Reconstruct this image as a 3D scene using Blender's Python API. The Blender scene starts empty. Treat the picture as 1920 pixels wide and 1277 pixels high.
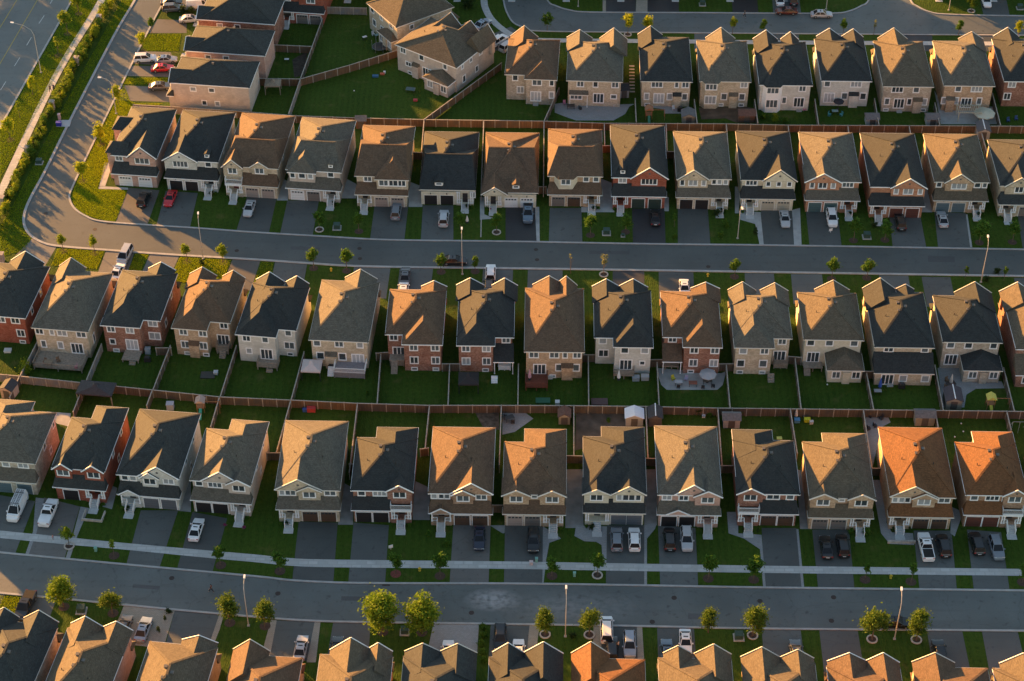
import bpy, math, random
from mathutils import Vector, Matrix
from math import radians, sin, cos, pi, hypot, atan2, sqrt
random.seed(11)
SC = bpy.context.scene
COL = SC.collection

# ------------------------------------------------------------------ camera
FPX = 3640.0; PITCH = radians(41.5); CAMH = 227.0          # focal length in photo pixels, look-down angle, height
cd = bpy.data.cameras.new("camera"); cam = bpy.data.objects.new("camera", cd); COL.objects.link(cam)
cam.location = (0, 0, CAMH); cam.rotation_euler = (pi/2 - PITCH, 0, 0)
cd.sensor_width = 36; cd.lens = 36*FPX/1920; cd.clip_start = 1; cd.clip_end = 6000
SC.camera = cam

# ------------------------------------------------------------------ light
SUN_EL = radians(9.5); SUN_AZ = radians(-45)               # azimuth from +Y, positive towards +X
SUN_DIR = Vector((sin(SUN_AZ)*cos(SUN_EL), cos(SUN_AZ)*cos(SUN_EL), sin(SUN_EL)))
ld = bpy.data.lights.new("sun", 'SUN'); lo = bpy.data.objects.new("sun", ld); COL.objects.link(lo)
ld.energy = 5.0; ld.angle = radians(0.6); ld.color = (1.0, 0.465, 0.125)
lo.rotation_euler = (-SUN_DIR).to_track_quat('-Z', 'Y').to_euler(); lo.location = (-200, 500, 200)
W_ = bpy.data.worlds.new("World"); SC.world = W_; W_.use_nodes = True
nt = W_.node_tree; nt.nodes.clear()
o_ = nt.nodes.new("ShaderNodeOutputWorld"); b_ = nt.nodes.new("ShaderNodeBackground"); s_ = nt.nodes.new("ShaderNodeTexSky")
s_.sky_type = 'NISHITA'; s_.sun_disc = False; s_.sun_elevation = SUN_EL; s_.sun_rotation = SUN_AZ % (2*pi)
s_.ozone_density = 0.15; s_.dust_density = 0.5; s_.air_density = 1.0
b_.inputs[1].default_value = 0.058
nt.links.new(s_.outputs[0], b_.inputs[0]); nt.links.new(b_.outputs[0], o_.inputs[0])
SC.view_settings.view_transform = 'Standard'; SC.view_settings.look = 'None'
SC.view_settings.exposure = 2.36; SC.view_settings.gamma = 1.0
SC.render.engine = 'CYCLES'
SC.cycles.max_bounces = 5; SC.cycles.diffuse_bounces = 3; SC.cycles.transparent_max_bounces = 4
SC.cycles.use_denoising = True

def G(px, py, z=0.0):
    """the point at height z that the photograph shows at pixel (px, py) of its 1920 x 1277"""
    x = (px-960)/FPX; y = (638.5-py)/FPX
    dx, dy, dz = x, cos(PITCH)+y*sin(PITCH), -sin(PITCH)+y*cos(PITCH)
    t = (z-CAMH)/dz
    return (dx*t, dy*t)

# ------------------------------------------------------------------ materials
MATS = {}
def nodes_of(m):
    m.use_nodes = True; t = m.node_tree; t.nodes.clear()
    out = t.nodes.new("ShaderNodeOutputMaterial"); p = t.nodes.new("ShaderNodeBsdfPrincipled")
    t.links.new(p.outputs[0], out.inputs[0]); return t, p
def rgba(c): return (c[0], c[1], c[2], 1)
def plain(name, c, rough=.6, metal=0.0, var=.12, scale=3.0, spec=.4):
    if name in MATS: return MATS[name]
    m = bpy.data.materials.new(name); t, p = nodes_of(m)
    n = t.nodes.new("ShaderNodeTexNoise"); n.inputs['Scale'].default_value = scale; n.inputs['Detail'].default_value = 4
    tc = t.nodes.new("ShaderNodeTexCoord"); t.links.new(tc.outputs['Object'], n.inputs['Vector'])
    r = t.nodes.new("ShaderNodeValToRGB"); e = r.color_ramp.elements
    e[0].position = .3; e[1].position = .7
    e[0].color = rgba([v*(1-var) for v in c]); e[1].color = rgba([min(1, v*(1+var)) for v in c])
    t.links.new(n.outputs[0], r.inputs[0]); t.links.new(r.outputs[0], p.inputs['Base Color'])
    p.inputs['Roughness'].default_value = rough; p.inputs['Metallic'].default_value = metal
    p.inputs['Specular IOR Level'].default_value = spec
    MATS[name] = m; return m
def mixrgb(t, a, b, fac, mode='MIX'):
    n = t.nodes.new("ShaderNodeMix"); n.data_type = 'RGBA'; n.blend_type = mode
    for s, v in ((0, fac), (6, a), (7, b)):
        if hasattr(v, 'node'): t.links.new(v, n.inputs[s])
        else: n.inputs[s].default_value = v if s == 0 else rgba(v)
    return n.outputs[2]
def ramp(t, src, p0, p1, c0=(0, 0, 0), c1=(1, 1, 1)):
    r = t.nodes.new("ShaderNodeValToRGB"); e = r.color_ramp.elements
    e[0].position = p0; e[1].position = p1; e[0].color = rgba(c0); e[1].color = rgba(c1)
    t.links.new(src, r.inputs[0]); return r.outputs[0]
def coords(t, rnd=True, scale=(1, 1, 1)):
    tc = t.nodes.new("ShaderNodeTexCoord"); src = tc.outputs['Object']
    mp = t.nodes.new("ShaderNodeMapping"); mp.inputs['Scale'].default_value = scale
    t.links.new(src, mp.inputs['Vector'])
    if rnd:
        oi = t.nodes.new("ShaderNodeObjectInfo"); mu = t.nodes.new("ShaderNodeMath"); mu.operation = 'MULTIPLY'
        mu.inputs[1].default_value = 90; t.links.new(oi.outputs['Random'], mu.inputs[0])
        cb = t.nodes.new("ShaderNodeCombineXYZ"); t.links.new(mu.outputs[0], cb.inputs[0]); t.links.new(mu.outputs[0], cb.inputs[1])
        t.links.new(cb.outputs[0], mp.inputs['Location'])
    return mp.outputs[0]
def tex(t, vec, kind, scale, detail=3, **kw):
    n = t.nodes.new("ShaderNodeTex"+kind); n.inputs['Scale'].default_value = scale
    if kind == 'Noise': n.inputs['Detail'].default_value = detail
    t.links.new(vec, n.inputs['Vector']); return n
def shingle(name, c):
    if name in MATS: return MATS[name]
    m = bpy.data.materials.new(name); t, p = nodes_of(m); v = coords(t)
    a = tex(t, v, 'Noise', 1.1, 3); b = tex(t, coords(t, True, (1, 1, 2.2)), 'Voronoi', 4.2)
    w = t.nodes.new("ShaderNodeTexWave"); w.wave_type = 'BANDS'; w.bands_direction = 'Z'
    w.inputs['Scale'].default_value = 2.1; w.inputs['Distortion'].default_value = 5.0; w.inputs['Detail'].default_value = 2
    t.links.new(coords(t), w.inputs['Vector'])
    col = ramp(t, a.outputs[0], .3, .7, [x*.82 for x in c], [x*1.15 for x in c])
    g = t.nodes.new("ShaderNodeRGBToBW"); t.links.new(b.outputs['Color'], g.inputs[0])
    col = mixrgb(t, col, [x*1.5 for x in c], ramp(t, g.outputs[0], .35, 1.0))
    col = mixrgb(t, col, [x*.6 for x in c], ramp(t, w.outputs[0], .5, 1.0, (0, 0, 0), (.3, .3, .3)))
    t.links.new(col, p.inputs['Base Color']); p.inputs['Roughness'].default_value = .85; p.inputs['Specular IOR Level'].default_value = .25
    bp = t.nodes.new("ShaderNodeBump"); bp.inputs['Strength'].default_value = .35; bp.inputs['Distance'].default_value = .05
    t.links.new(g.outputs[0], bp.inputs['Height']); t.links.new(bp.outputs[0], p.inputs['Normal'])
    MATS[name] = m; return m
def masonry(name, c, c2, cell=3.2, amt=1.0, course=9.0):
    if name in MATS: return MATS[name]
    m = bpy.data.materials.new(name); t, p = nodes_of(m)
    b = tex(t, coords(t, True, (1, 1, 2.6)), 'Voronoi', cell); a = tex(t, coords(t), 'Noise', .7, 4)
    g = t.nodes.new("ShaderNodeRGBToBW"); t.links.new(b.outputs['Color'], g.inputs[0])
    col = mixrgb(t, c, c2, ramp(t, g.outputs[0], .25, .8, (0, 0, 0), (amt, amt, amt)))
    col = mixrgb(t, col, [x*.78 for x in c], ramp(t, a.outputs[0], .45, .8))
    w = t.nodes.new("ShaderNodeTexWave"); w.wave_type = 'BANDS'; w.bands_direction = 'Z'
    w.inputs['Scale'].default_value = course/6.0; w.inputs['Distortion'].default_value = .6
    t.links.new(coords(t), w.inputs['Vector'])
    col = mixrgb(t, col, [x*.62 for x in c], ramp(t, w.outputs[0], .8, 1.0, (0, 0, 0), (.6, .6, .6)))
    t.links.new(col, p.inputs['Base Color']); p.inputs['Roughness'].default_value = .85; p.inputs['Specular IOR Level'].default_value = .25
    MATS[name] = m; return m
def grass_mat():
    m = bpy.data.materials.new("grass"); t, p = nodes_of(m); v = coords(t, False)
    a = tex(t, v, 'Noise', .11, 5); b = tex(t, v, 'Noise', 1.6, 6); d = tex(t, coords(t, False, (1, .25, 1)), 'Noise', 5.5, 5)
    w = t.nodes.new("ShaderNodeTexWave"); w.inputs['Scale'].default_value = .28; w.inputs['Distortion'].default_value = 2.5; w.bands_direction = 'X'
    w.inputs['Detail Scale'].default_value = .5
    t.links.new(v, w.inputs['Vector'])
    col = ramp(t, a.outputs[0], .32, .68, (.029, .064, .007), (.050, .090, .011))
    col = mixrgb(t, col, (.021, .049, .006), ramp(t, b.outputs[0], .42, .72, (0, 0, 0), (.85, .85, .85)))
    col = mixrgb(t, col, (.085, .102, .018), ramp(t, d.outputs[0], .50, .78, (0, 0, 0), (.75, .75, .75)))
    col = mixrgb(t, col, (.048, .092, .012), ramp(t, w.outputs[0], .5, .7, (0, 0, 0), (.4, .4, .4)))
    dry = tex(t, v, 'Noise', .33, 5)
    col = mixrgb(t, col, (.105, .098, .030), ramp(t, dry.outputs[0], .60, .74, (0, 0, 0), (.6, .6, .6)))
    t.links.new(col, p.inputs['Base Color']); p.inputs['Roughness'].default_value = .9; p.inputs['Specular IOR Level'].default_value = .1
    bp = t.nodes.new("ShaderNodeBump"); bp.inputs['Strength'].default_value = 1.0; bp.inputs['Distance'].default_value = .16
    t.links.new(d.outputs[0], bp.inputs['Height']); t.links.new(bp.outputs[0], p.inputs['Normal'])
    MATS["grass"] = m; return m
def asphalt(name, c, stain=None, joint=False):
    if name in MATS: return MATS[name]
    m = bpy.data.materials.new(name); t, p = nodes_of(m); v = coords(t, False)
    a = tex(t, v, 'Noise', .13, 5); b = tex(t, v, 'Noise', 5.0, 5); s = tex(t, coords(t, False, (.05, 1, 1)), 'Noise', .8, 3)
    col = ramp(t, a.outputs[0], .32, .68, [x*.86 for x in c], [x*1.14 for x in c])
    col = mixrgb(t, col, [x*.72 for x in c], ramp(t, b.outputs[0], .5, .8, (0, 0, 0), (.6, .6, .6)))
    col = mixrgb(t, col, [x*.78 for x in c], ramp(t, s.outputs[0], .55, .7, (0, 0, 0), (.5, .5, .5)))
    oi = t.nodes.new("ShaderNodeObjectInfo"); hs = t.nodes.new("ShaderNodeHueSaturation")
    mr_ = t.nodes.new("ShaderNodeMapRange"); mr_.inputs[3].default_value = .78; mr_.inputs[4].default_value = 1.22
    t.links.new(oi.outputs['Random'], mr_.inputs[0]); t.links.new(mr_.outputs[0], hs.inputs['Value']); t.links.new(col, hs.inputs['Color']); col = hs.outputs[0]
    wv = t.nodes.new("ShaderNodeVectorMath"); wv.operation = 'ADD'; nz = tex(t, v, 'Noise', .5, 3)      # sealed cracks
    t.links.new(v, wv.inputs[0]); sc = t.nodes.new("ShaderNodeVectorMath"); sc.operation = 'SCALE'; sc.inputs['Scale'].default_value = 1.6
    t.links.new(nz.outputs['Color'], sc.inputs[0]); t.links.new(sc.outputs[0], wv.inputs[1])
    vo = t.nodes.new("ShaderNodeTexVoronoi"); vo.feature = 'DISTANCE_TO_EDGE'; vo.inputs['Scale'].default_value = .11; t.links.new(wv.outputs[0], vo.inputs['Vector'])
    col = mixrgb(t, col, [x*.55 for x in c], ramp(t, vo.outputs[0], .003, .010, (.30, .30, .30), (0, 0, 0)))
    oil = tex(t, v, 'Noise', .9, 4); col = mixrgb(t, col, [x*.5 for x in c], ramp(t, oil.outputs[0], .60, .74, (0, 0, 0), (.8, .8, .8)))
    if stain:
        for (sx, sy, rx, ry, k) in stain:                      # pale spilled-concrete patches that stay on the road
            mp = t.nodes.new("ShaderNodeMapping"); mp.vector_type = 'POINT'
            mp.inputs['Location'].default_value = (-sx/rx, -sy/ry, 0); mp.inputs['Scale'].default_value = (1/rx, 1/ry, 0)
            t.links.new(v, mp.inputs['Vector']); gr = t.nodes.new("ShaderNodeTexGradient"); gr.gradient_type = 'SPHERICAL'
            t.links.new(mp.outputs[0], gr.inputs[0])
            q = tex(t, coords(t, False, (.7, 1, 1)), 'Noise', 1.3, 6); mu = t.nodes.new("ShaderNodeMath"); mu.operation = 'MULTIPLY'
            t.links.new(ramp(t, q.outputs[0], .32, .6), mu.inputs[0]); t.links.new(gr.outputs[0], mu.inputs[1])
            m2 = t.nodes.new("ShaderNodeMath"); m2.operation = 'MULTIPLY'; m2.inputs[1].default_value = k
            t.links.new(mu.outputs[0], m2.inputs[0])
            col = mixrgb(t, col, (.30, .31, .32), m2.outputs[0])
    t.links.new(col, p.inputs['Base Color']); p.inputs['Roughness'].default_value = .6; p.inputs['Specular IOR Level'].default_value = .5
    bp = t.nodes.new("ShaderNodeBump"); bp.inputs['Strength'].default_value = .4; bp.inputs['Distance'].default_value = .04
    t.links.new(b.outputs[0], bp.inputs['Height']); t.links.new(bp.outputs[0], p.inputs['Normal'])
    MATS[name] = m; return m
def paving(name, c, scale=1.0, dark=.6):
    if name in MATS: return MATS[name]
    m = bpy.data.materials.new(name); t, p = nodes_of(m); v = coords(t, False)
    br = t.nodes.new("ShaderNodeTexBrick"); br.inputs['Scale'].default_value = scale; br.inputs['Mortar Size'].default_value = .03
    br.inputs['Color1'].default_value = rgba([x*.9 for x in c]); br.inputs['Color2'].default_value = rgba([x*1.1 for x in c])
    br.inputs['Mortar'].default_value = rgba([x*dark for x in c]); t.links.new(v, br.inputs['Vector'])
    a = tex(t, v, 'Noise', .5, 5)
    col = mixrgb(t, br.outputs[0], [x*.7 for x in c], ramp(t, a.outputs[0], .5, .75, (0, 0, 0), (.7, .7, .7)))
    t.links.new(col, p.inputs['Base Color']); p.inputs['Roughness'].default_value = .8
    MATS[name] = m; return m
def boards(name, c, width=.15):
    if name in MATS: return MATS[name]
    m = bpy.data.materials.new(name); t, p = nodes_of(m); v = coords(t, False, (1/width, 8, .3))
    a = tex(t, v, 'Noise', 1.0, 2); b = tex(t, coords(t, False), 'Noise', .5, 4); d = tex(t, coords(t, False, (1, 1, .4)), 'Noise', 2.5, 4)
    col = ramp(t, a.outputs[0], .3, .7, [x*.6 for x in c], [x*1.25 for x in c])
    col = mixrgb(t, col, [c[0]*.62, c[1]*.8, c[2]*1.1], ramp(t, b.outputs[0], .42, .7))
    col = mixrgb(t, col, [x*.5 for x in c], ramp(t, d.outputs[0], .55, .8, (0, 0, 0), (.6, .6, .6)))
    t.links.new(col, p.inputs['Base Color']); p.inputs['Roughness'].default_value = .85
    MATS[name] = m; return m
def leaf(name, c, c2):
    if name in MATS: return MATS[name]
    m = bpy.data.materials.new(name); t, p = nodes_of(m); v = coords(t)
    a = tex(t, v, 'Noise', 2.2, 3)
    col = ramp(t, a.outputs[0], .35, .65, c, c2)
    t.links.new(col, p.inputs['Base Color']); p.inputs['Roughness'].default_value = .7; p.inputs['Specular IOR Level'].default_value = .2
    tr = t.nodes.new("ShaderNodeBsdfTranslucent"); t.links.new(col, tr.inputs[0])
    mx = t.nodes.new("ShaderNodeMixShader"); mx.inputs[0].default_value = .35
    out = [n for n in t.nodes if n.type == 'OUTPUT_MATERIAL'][0]
    t.links.new(p.outputs[0], mx.inputs[1]); t.links.new(tr.outputs[0], mx.inputs[2]); t.links.new(mx.outputs[0], out.inputs[0])
    MATS[name] = m; return m

ROOF = {'black': ('shingles_black', (.029, .0325, .034)), 'grey': ('shingles_grey', (.102, .092, .075)),
        'brown': ('shingles_brown', (.105, .068, .045)), 'taupe': ('shingles_taupe', (.098, .080, .058)),
        'rust': ('shingles_rust', (.135, .062, .027)), 'slate': ('shingles_slate', (.038, .042, .042))}
def roofmat(k): return shingle(*ROOF[k])
WALL = {'red': ('red brick', (.29, .080, .048), (.38, .14, .095)), 'redbrown': ('red-brown brick', (.25, .115, .080), (.42, .25, .19)),
        'pink': ('pinkish brick', (.50, .31, .25), (.60, .42, .35)), 'beige': ('beige stone', (.46, .385, .28), (.66, .57, .44)),
        'tan': ('tan brick', (.40, .28, .18), (.62, .47, .33)), 'grey': ('light grey stone', (.56, .56, .52), (.68, .68, .64)),
        'cream': ('cream stone', (.60, .55, .42), (.70, .65, .54)), 'orange': ('orange brick', (.42, .20, .12), (.54, .30, .19)),
        'brown': ('brown brick', (.33, .205, .135), (.50, .35, .245)), 'stone': ('mottled grey-brown stone', (.38, .33, .265), (.60, .53, .44)),
        'blush': ('pale pink brick', (.52, .445, .385), (.62, .54, .47))}
def wallmat(k):
    n, a, b = WALL[k]; return masonry('wall_'+n.replace(' ', '_').replace('-', '_'), a, b)
GAR = {'white': (.72, .74, .76), 'black': (.022, .020, .022), 'brown': (.085, .050, .034), 'beige': (.34, .28, .25), 'grey': (.12, .13, .15),
       'teal': (.07, .13, .14), 'blue': (.10, .15, .18), 'red': (.12, .045, .035), 'cream': (.42, .38, .30), 'taupe': (.17, .15, .14), 'green': (.03, .05, .045)}
WHITE = plain('white_trim', (.84, .85, .86), .5, var=.05)
CREAMT = plain('cream_trim', (.70, .67, .61), .6, var=.05)
GLASS = plain('window_glass', (.045, .060, .070), .12, var=.3, scale=.9, spec=.7)
GLASSES = [GLASS, plain('window_glass_mid', (.10, .125, .14), .15, var=.3, scale=.9, spec=.6), plain('window_glass_blinds', (.30, .33, .35), .3, var=.15, scale=.9, spec=.4)]
CONC = plain('concrete', (.36, .37, .37), .8, var=.14, scale=.8)
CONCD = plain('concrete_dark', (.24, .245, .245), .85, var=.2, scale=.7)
DARK = plain('dark_metal', (.03, .03, .032), .5)
WOODP = plain('weathered_wood', (.30, .25, .20), .8, var=.25)
WOODR = plain('red_stained_wood', (.16, .05, .03), .7, var=.2)
MULCH = plain('mulch', (.07, .045, .035), .95, var=.4, scale=6)
MULCHR = plain('red_mulch', (.16, .05, .04), .95, var=.4, scale=6)
STONE = plain('pale_stone', (.42, .39, .35), .9, var=.2, scale=3)
GRASS = grass_mat()
F_ORANGE = boards('fence_cedar', (.155, .086, .043)); F_BROWN = boards('fence_brown', (.125, .086, .055)); F_GREY = boards('fence_weathered', (.27, .225, .185))
CAPM = plain('fence_cap', (.34, .31, .27), .85, var=.2)
ASPH = asphalt('road_asphalt', (.094, .110, .111), [(-3.0, 196.6, 4.8, 2.6, 1.5), (9, 195.0, 13, 4.0, .45)])
DRV = [asphalt('driveway_asphalt', (.081, .090, .090)), asphalt('driveway_old', (.105, .104, .100)), asphalt('driveway_fresh', (.026, .028, .032))]
PAVE = paving('grey_pavers', (.30, .31, .32), 1.6); PAVEW = paving('warm_pavers', (.33, .30, .25), 1.4)
WALK = paving('sidewalk_concrete', (.44, .46, .46), .33, .87)

# ------------------------------------------------------------------ mesh helpers
class MB:
    def __init__(s, T=None): s.v = []; s.f = []; s.m = []; s.T = T
    def add(s, vs, fs, m=0):
        n = len(s.v)
        s.v += [s.T(*p) for p in vs] if s.T else [tuple(p) for p in vs]
        s.f += [[i+n for i in f] for f in fs]; s.m += [m]*len(fs); return s
    def box(s, x0, x1, y0, y1, z0, z1, m=0):
        return s.add([(x0, y0, z0), (x1, y0, z0), (x1, y1, z0), (x0, y1, z0), (x0, y0, z1), (x1, y0, z1), (x1, y1, z1), (x0, y1, z1)],
                     [(0, 3, 2, 1), (4, 5, 6, 7), (0, 1, 5, 4), (1, 2, 6, 5), (2, 3, 7, 6), (3, 0, 4, 7)], m)
    def prism(s, pts, z0, z1, m=0):
        n = len(pts); vs = [(x, y, z0) for x, y in pts]+[(x, y, z1) for x, y in pts]
        return s.add(vs, [list(range(n))[::-1], list(range(n, 2*n))]+[(i, (i+1) % n, n+(i+1) % n, n+i) for i in range(n)], m)
    def sheet(s, pts, z, m=0): return s.add([(x, y, z) for x, y in pts], [list(range(len(pts)))], m)
    def hip(s, x0, x1, y0, y1, z, r, rf, rb, m=0):            # ridge along y
        xc = (x0+x1)/2
        return s.add([(x0, y0, z), (x1, y0, z), (x1, y1, z), (x0, y1, z), (xc, y0+rf, z+r), (xc, y1-rb, z+r)],
                     [(0, 1, 4), (1, 2, 5, 4), (2, 3, 5), (3, 0, 4, 5), (3, 2, 1, 0)], m)
    def hipx(s, x0, x1, y0, y1, z, r, rl, rr, m=0):           # ridge along x
        yc = (y0+y1)/2
        return s.add([(x0, y0, z), (x1, y0, z), (x1, y1, z), (x0, y1, z), (x0+rl, yc, z+r), (x1-rr, yc, z+r)],
                     [(0, 1, 5, 4), (1, 2, 5), (2, 3, 4, 5), (3, 0, 4), (3, 2, 1, 0)], m)
    def tri(s, xc, hw, y0, y1, z, h, m=0):                    # triangular prism, ridge along y
        return s.add([(xc-hw, y0, z), (xc+hw, y0, z), (xc, y0, z+h), (xc-hw, y1, z), (xc+hw, y1, z), (xc, y1, z+h)],
                     [(0, 1, 2), (4, 3, 5), (0, 2, 5, 3), (1, 4, 5, 2), (0, 3, 4, 1)], m)
    def pent(s, x0, x1, ye, yt, z0, z1, i0, i1, m=0):         # lean-to: eave at ye/z0, top at yt/z1
        return s.add([(x0, ye, z0), (x1, ye, z0), (x1, yt, z0), (x0, yt, z0), (x0+i0, yt, z1), (x1-i1, yt, z1)],
                     [(0, 1, 5, 4), (1, 2, 5), (0, 4, 3), (2, 3, 4, 5), (3, 2, 1, 0)], m)
    def beam(s, a, b, w, h, m=0):                             # rectangular bar between two points, w across, h up
        a = Vector(a); b = Vector(b); d = (b-a).normalized(); u = d.cross(Vector((0, 0, 1)))
        u = u.normalized() if u.length > 1e-4 else Vector((1, 0, 0)); t = u.cross(d).normalized()
        vs = []
        for p in (a, b):
            for i, j in ((-1, -1), (1, -1), (1, 1), (-1, 1)): vs.append(tuple(p+u*(i*w/2)+t*(j*h/2)))
        return s.add(vs, [(0, 1, 2, 3), (7, 6, 5, 4), (0, 4, 5, 1), (1, 5, 6, 2), (2, 6, 7, 3), (3, 7, 4, 0)], m)
    def tube(s, pts, rs, n=8, m=0, caps=True):
        rings = []; vs = []
        for i, p in enumerate(pts):
            p = Vector(p); d = (Vector(pts[min(i+1, len(pts)-1)])-Vector(pts[max(i-1, 0)])).normalized()
            u = d.cross(Vector((.31, .95, .05))); u = u.normalized() if u.length > .05 else Vector((1, 0, 0)); w = d.cross(u)
            r = rs[i] if hasattr(rs, '__len__') else rs
            for k in range(n): vs.append(tuple(p+u*(r*cos(2*pi*k/n))+w*(r*sin(2*pi*k/n))))
        fs = [(i*n+k, i*n+(k+1) % n, (i+1)*n+(k+1) % n, (i+1)*n+k) for i in range(len(pts)-1) for k in range(n)]
        if caps: fs += [list(range(n))[::-1], [(len(pts)-1)*n+k for k in range(n)]]
        return s.add(vs, fs, m)
    def disc(s, x, y, z0, z1, r, n=14, m=0): return s.prism([(x+r*cos(2*pi*k/n), y+r*sin(2*pi*k/n)) for k in range(n)], z0, z1, m)
    def ball(s, c, rx, ry, rz, n=8, k=5, m=0):
        vs = [(c[0], c[1], c[2]-rz)]; fs = []
        for i in range(1, k):
            a = pi*i/k
            for j in range(n): vs.append((c[0]+rx*sin(a)*cos(2*pi*j/n), c[1]+ry*sin(a)*sin(2*pi*j/n), c[2]-rz*cos(a)))
        vs.append((c[0], c[1], c[2]+rz)); L = len(vs)-1
        for j in range(n):
            fs.append((0, 1+(j+1) % n, 1+j)); fs.append((L, 1+(k-2)*n+j, 1+(k-2)*n+(j+1) % n))
            for i in range(k-2): fs.append((1+i*n+j, 1+i*n+(j+1) % n, 1+(i+1)*n+(j+1) % n, 1+(i+1)*n+j))
        return s.add(vs, fs, m)
    def mesh(s, name, mats, smooth=False):
        me = bpy.data.meshes.new(name); me.from_pydata(s.v, [], s.f)
        for m in (mats if isinstance(mats, (list, tuple)) else [mats]): me.materials.append(m)
        if any(s.m): me.polygons.foreach_set('material_index', s.m)
        if smooth: me.polygons.foreach_set('use_smooth', [True]*len(s.f))
        me.update(); return me
    def obj(s, name, mats, parent=None, smooth=False):
        return link(name, s.mesh(name, mats, smooth), parent)
def link(name, me, parent=None, loc=None, rz=0.0, ry=0.0):
    o = bpy.data.objects.new(name, me); COL.objects.link(o)
    if parent: o.parent = parent
    if loc: o.location = loc
    if rz or ry: o.rotation_euler = (0, ry, rz)
    return o
def tag(o, label, cat, group=None, kind=None):
    if label: o['label'] = label
    if cat: o['category'] = cat
    if group: o['group'] = group
    if kind: o['kind'] = kind
    return o
def thing(name, label, cat, x, y, rz=0.0, z=0.0, group=None):
    return tag(link(name, None, None, (x, y, z), rz), label, cat, group)
def copy_tree(o, parent=None):
    c = o.copy(); COL.objects.link(c)
    if parent: c.parent = parent
    for ch in CH.get(o.name, []): copy_tree(ch, c)
    return c
CH = {}
def freeze(root):
    """remember a prototype's tree, so that copies need no scene-wide search"""
    for o in COL.objects:
        if o.parent is not None: CH.setdefault(o.parent.name, []).append(o) if o not in CH.get(o.parent.name, []) else None
def structure(o): o['kind'] = 'structure'; return o
def smooth(pts, n=6):
    out = []; P = [pts[0]]+list(pts)+[pts[-1]]
    for i in range(1, len(P)-2):
        p0, p1, p2, p3 = P[i-1], P[i], P[i+1], P[i+2]
        for k in range(n):
            t = k/n
            out.append(tuple(.5*((2*p1[j])+(-p0[j]+p2[j])*t+(2*p0[j]-5*p1[j]+4*p2[j]-p3[j])*t*t+(-p0[j]+3*p1[j]-3*p2[j]+p3[j])*t**3) for j in (0, 1)))
    out.append(tuple(pts[-1])); return out
def PX(*pts, z=0): return [G(x, y, z) for x, y in pts]
def offset(pts, d):
    out = []
    for i, p in enumerate(pts):
        a = pts[max(i-1, 0)]; b = pts[min(i+1, len(pts)-1)]; L = hypot(b[0]-a[0], b[1]-a[1]) or 1
        out.append((p[0]-(b[1]-a[1])/L*d, p[1]+(b[0]-a[0])/L*d))
    return out
def band(name, line, w, z0, z1, mat, parent=None):            # a raised strip along a line
    a = offset(line, w/2); b = offset(line, -w/2); m = MB()
    for i in range(len(line)-1):
        m.add([(*a[i], z1), (*a[i+1], z1), (*b[i+1], z1), (*b[i], z1), (*a[i], z0), (*a[i+1], z0), (*b[i+1], z0), (*b[i], z0)],
              [(0, 3, 2, 1), (0, 1, 5, 4), (2, 3, 7, 6)])
    return m.obj(name, mat, parent)
ORD = ['first', 'second', 'third', 'fourth', 'fifth', 'sixth', 'seventh', 'eighth', 'ninth', 'tenth', 'eleventh', 'twelfth', 'thirteenth', 'fourteenth', 'fifteenth', 'sixteenth', 'seventeenth', 'eighteenth', 'nineteenth', 'twentieth']

# ------------------------------------------------------------------ ground, roads, kerbs
def ground():
    m = MB(); m.sheet([(-2500, -800), (2500, -800), (2500, 3500), (-2500, 3500)], 0.0)
    structure(m.obj('ground', GRASS))
ground()
def road(name, pts, z=.004, mat=None): return structure(MB().sheet(pts, z).obj(name, mat or ASPH))
# bottom street
b_far = smooth(PX((-160, 1018), (0, 1036), (123, 1048), (250, 1060), (480, 1081), (543, 1088), (630, 1092.5), (730, 1094), (960, 1094.5), (1210, 1098), (1440, 1102), (1920, 1107.5), (2300, 1112)))
b_near = smooth(PX((-160, 1094), (0, 1112), (98, 1121), (188, 1130), (313, 1142), (480, 1157), (580, 1164), (693, 1167), (960, 1170.5), (1210, 1174.5), (1440, 1179), (1920, 1183), (2300, 1188)))
road('bottom_street', b_far+b_near[::-1])
band('kerb', b_far, .34, 0, .11, CONC)['kind'] = 'structure'; band('kerb', b_near, .34, 0, .11, CONC)['kind'] = 'structure'
sw = [((-160, 978), (-160, 992)), ((0, 995), (0, 1009)), ((120, 1007), (123, 1021)), ((220, 1017), (225, 1030)), ((398, 1033), (398, 1047)), ((480, 1040), (480, 1054.5)),
      ((543, 1046.5), (545, 1061)), ((630, 1049.5), (630, 1064)), ((960, 1053), (960, 1067)), ((1135, 1056), (1135, 1070)), ((1440, 1061), (1440, 1074.5)), ((1920, 1067), (1920, 1080)), ((2300, 1072), (2300, 1085))]
st = smooth([G(*a) for a, b in sw]); sb = smooth([G(*b) for a, b in sw])
m = MB()
for i in range(len(st)-1):
    m.add([(*st[i], .03), (*st[i+1], .03), (*sb[i+1], .03), (*sb[i], .03)], [(0, 3, 2, 1)])
structure(m.obj('sidewalk', WALK))
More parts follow.
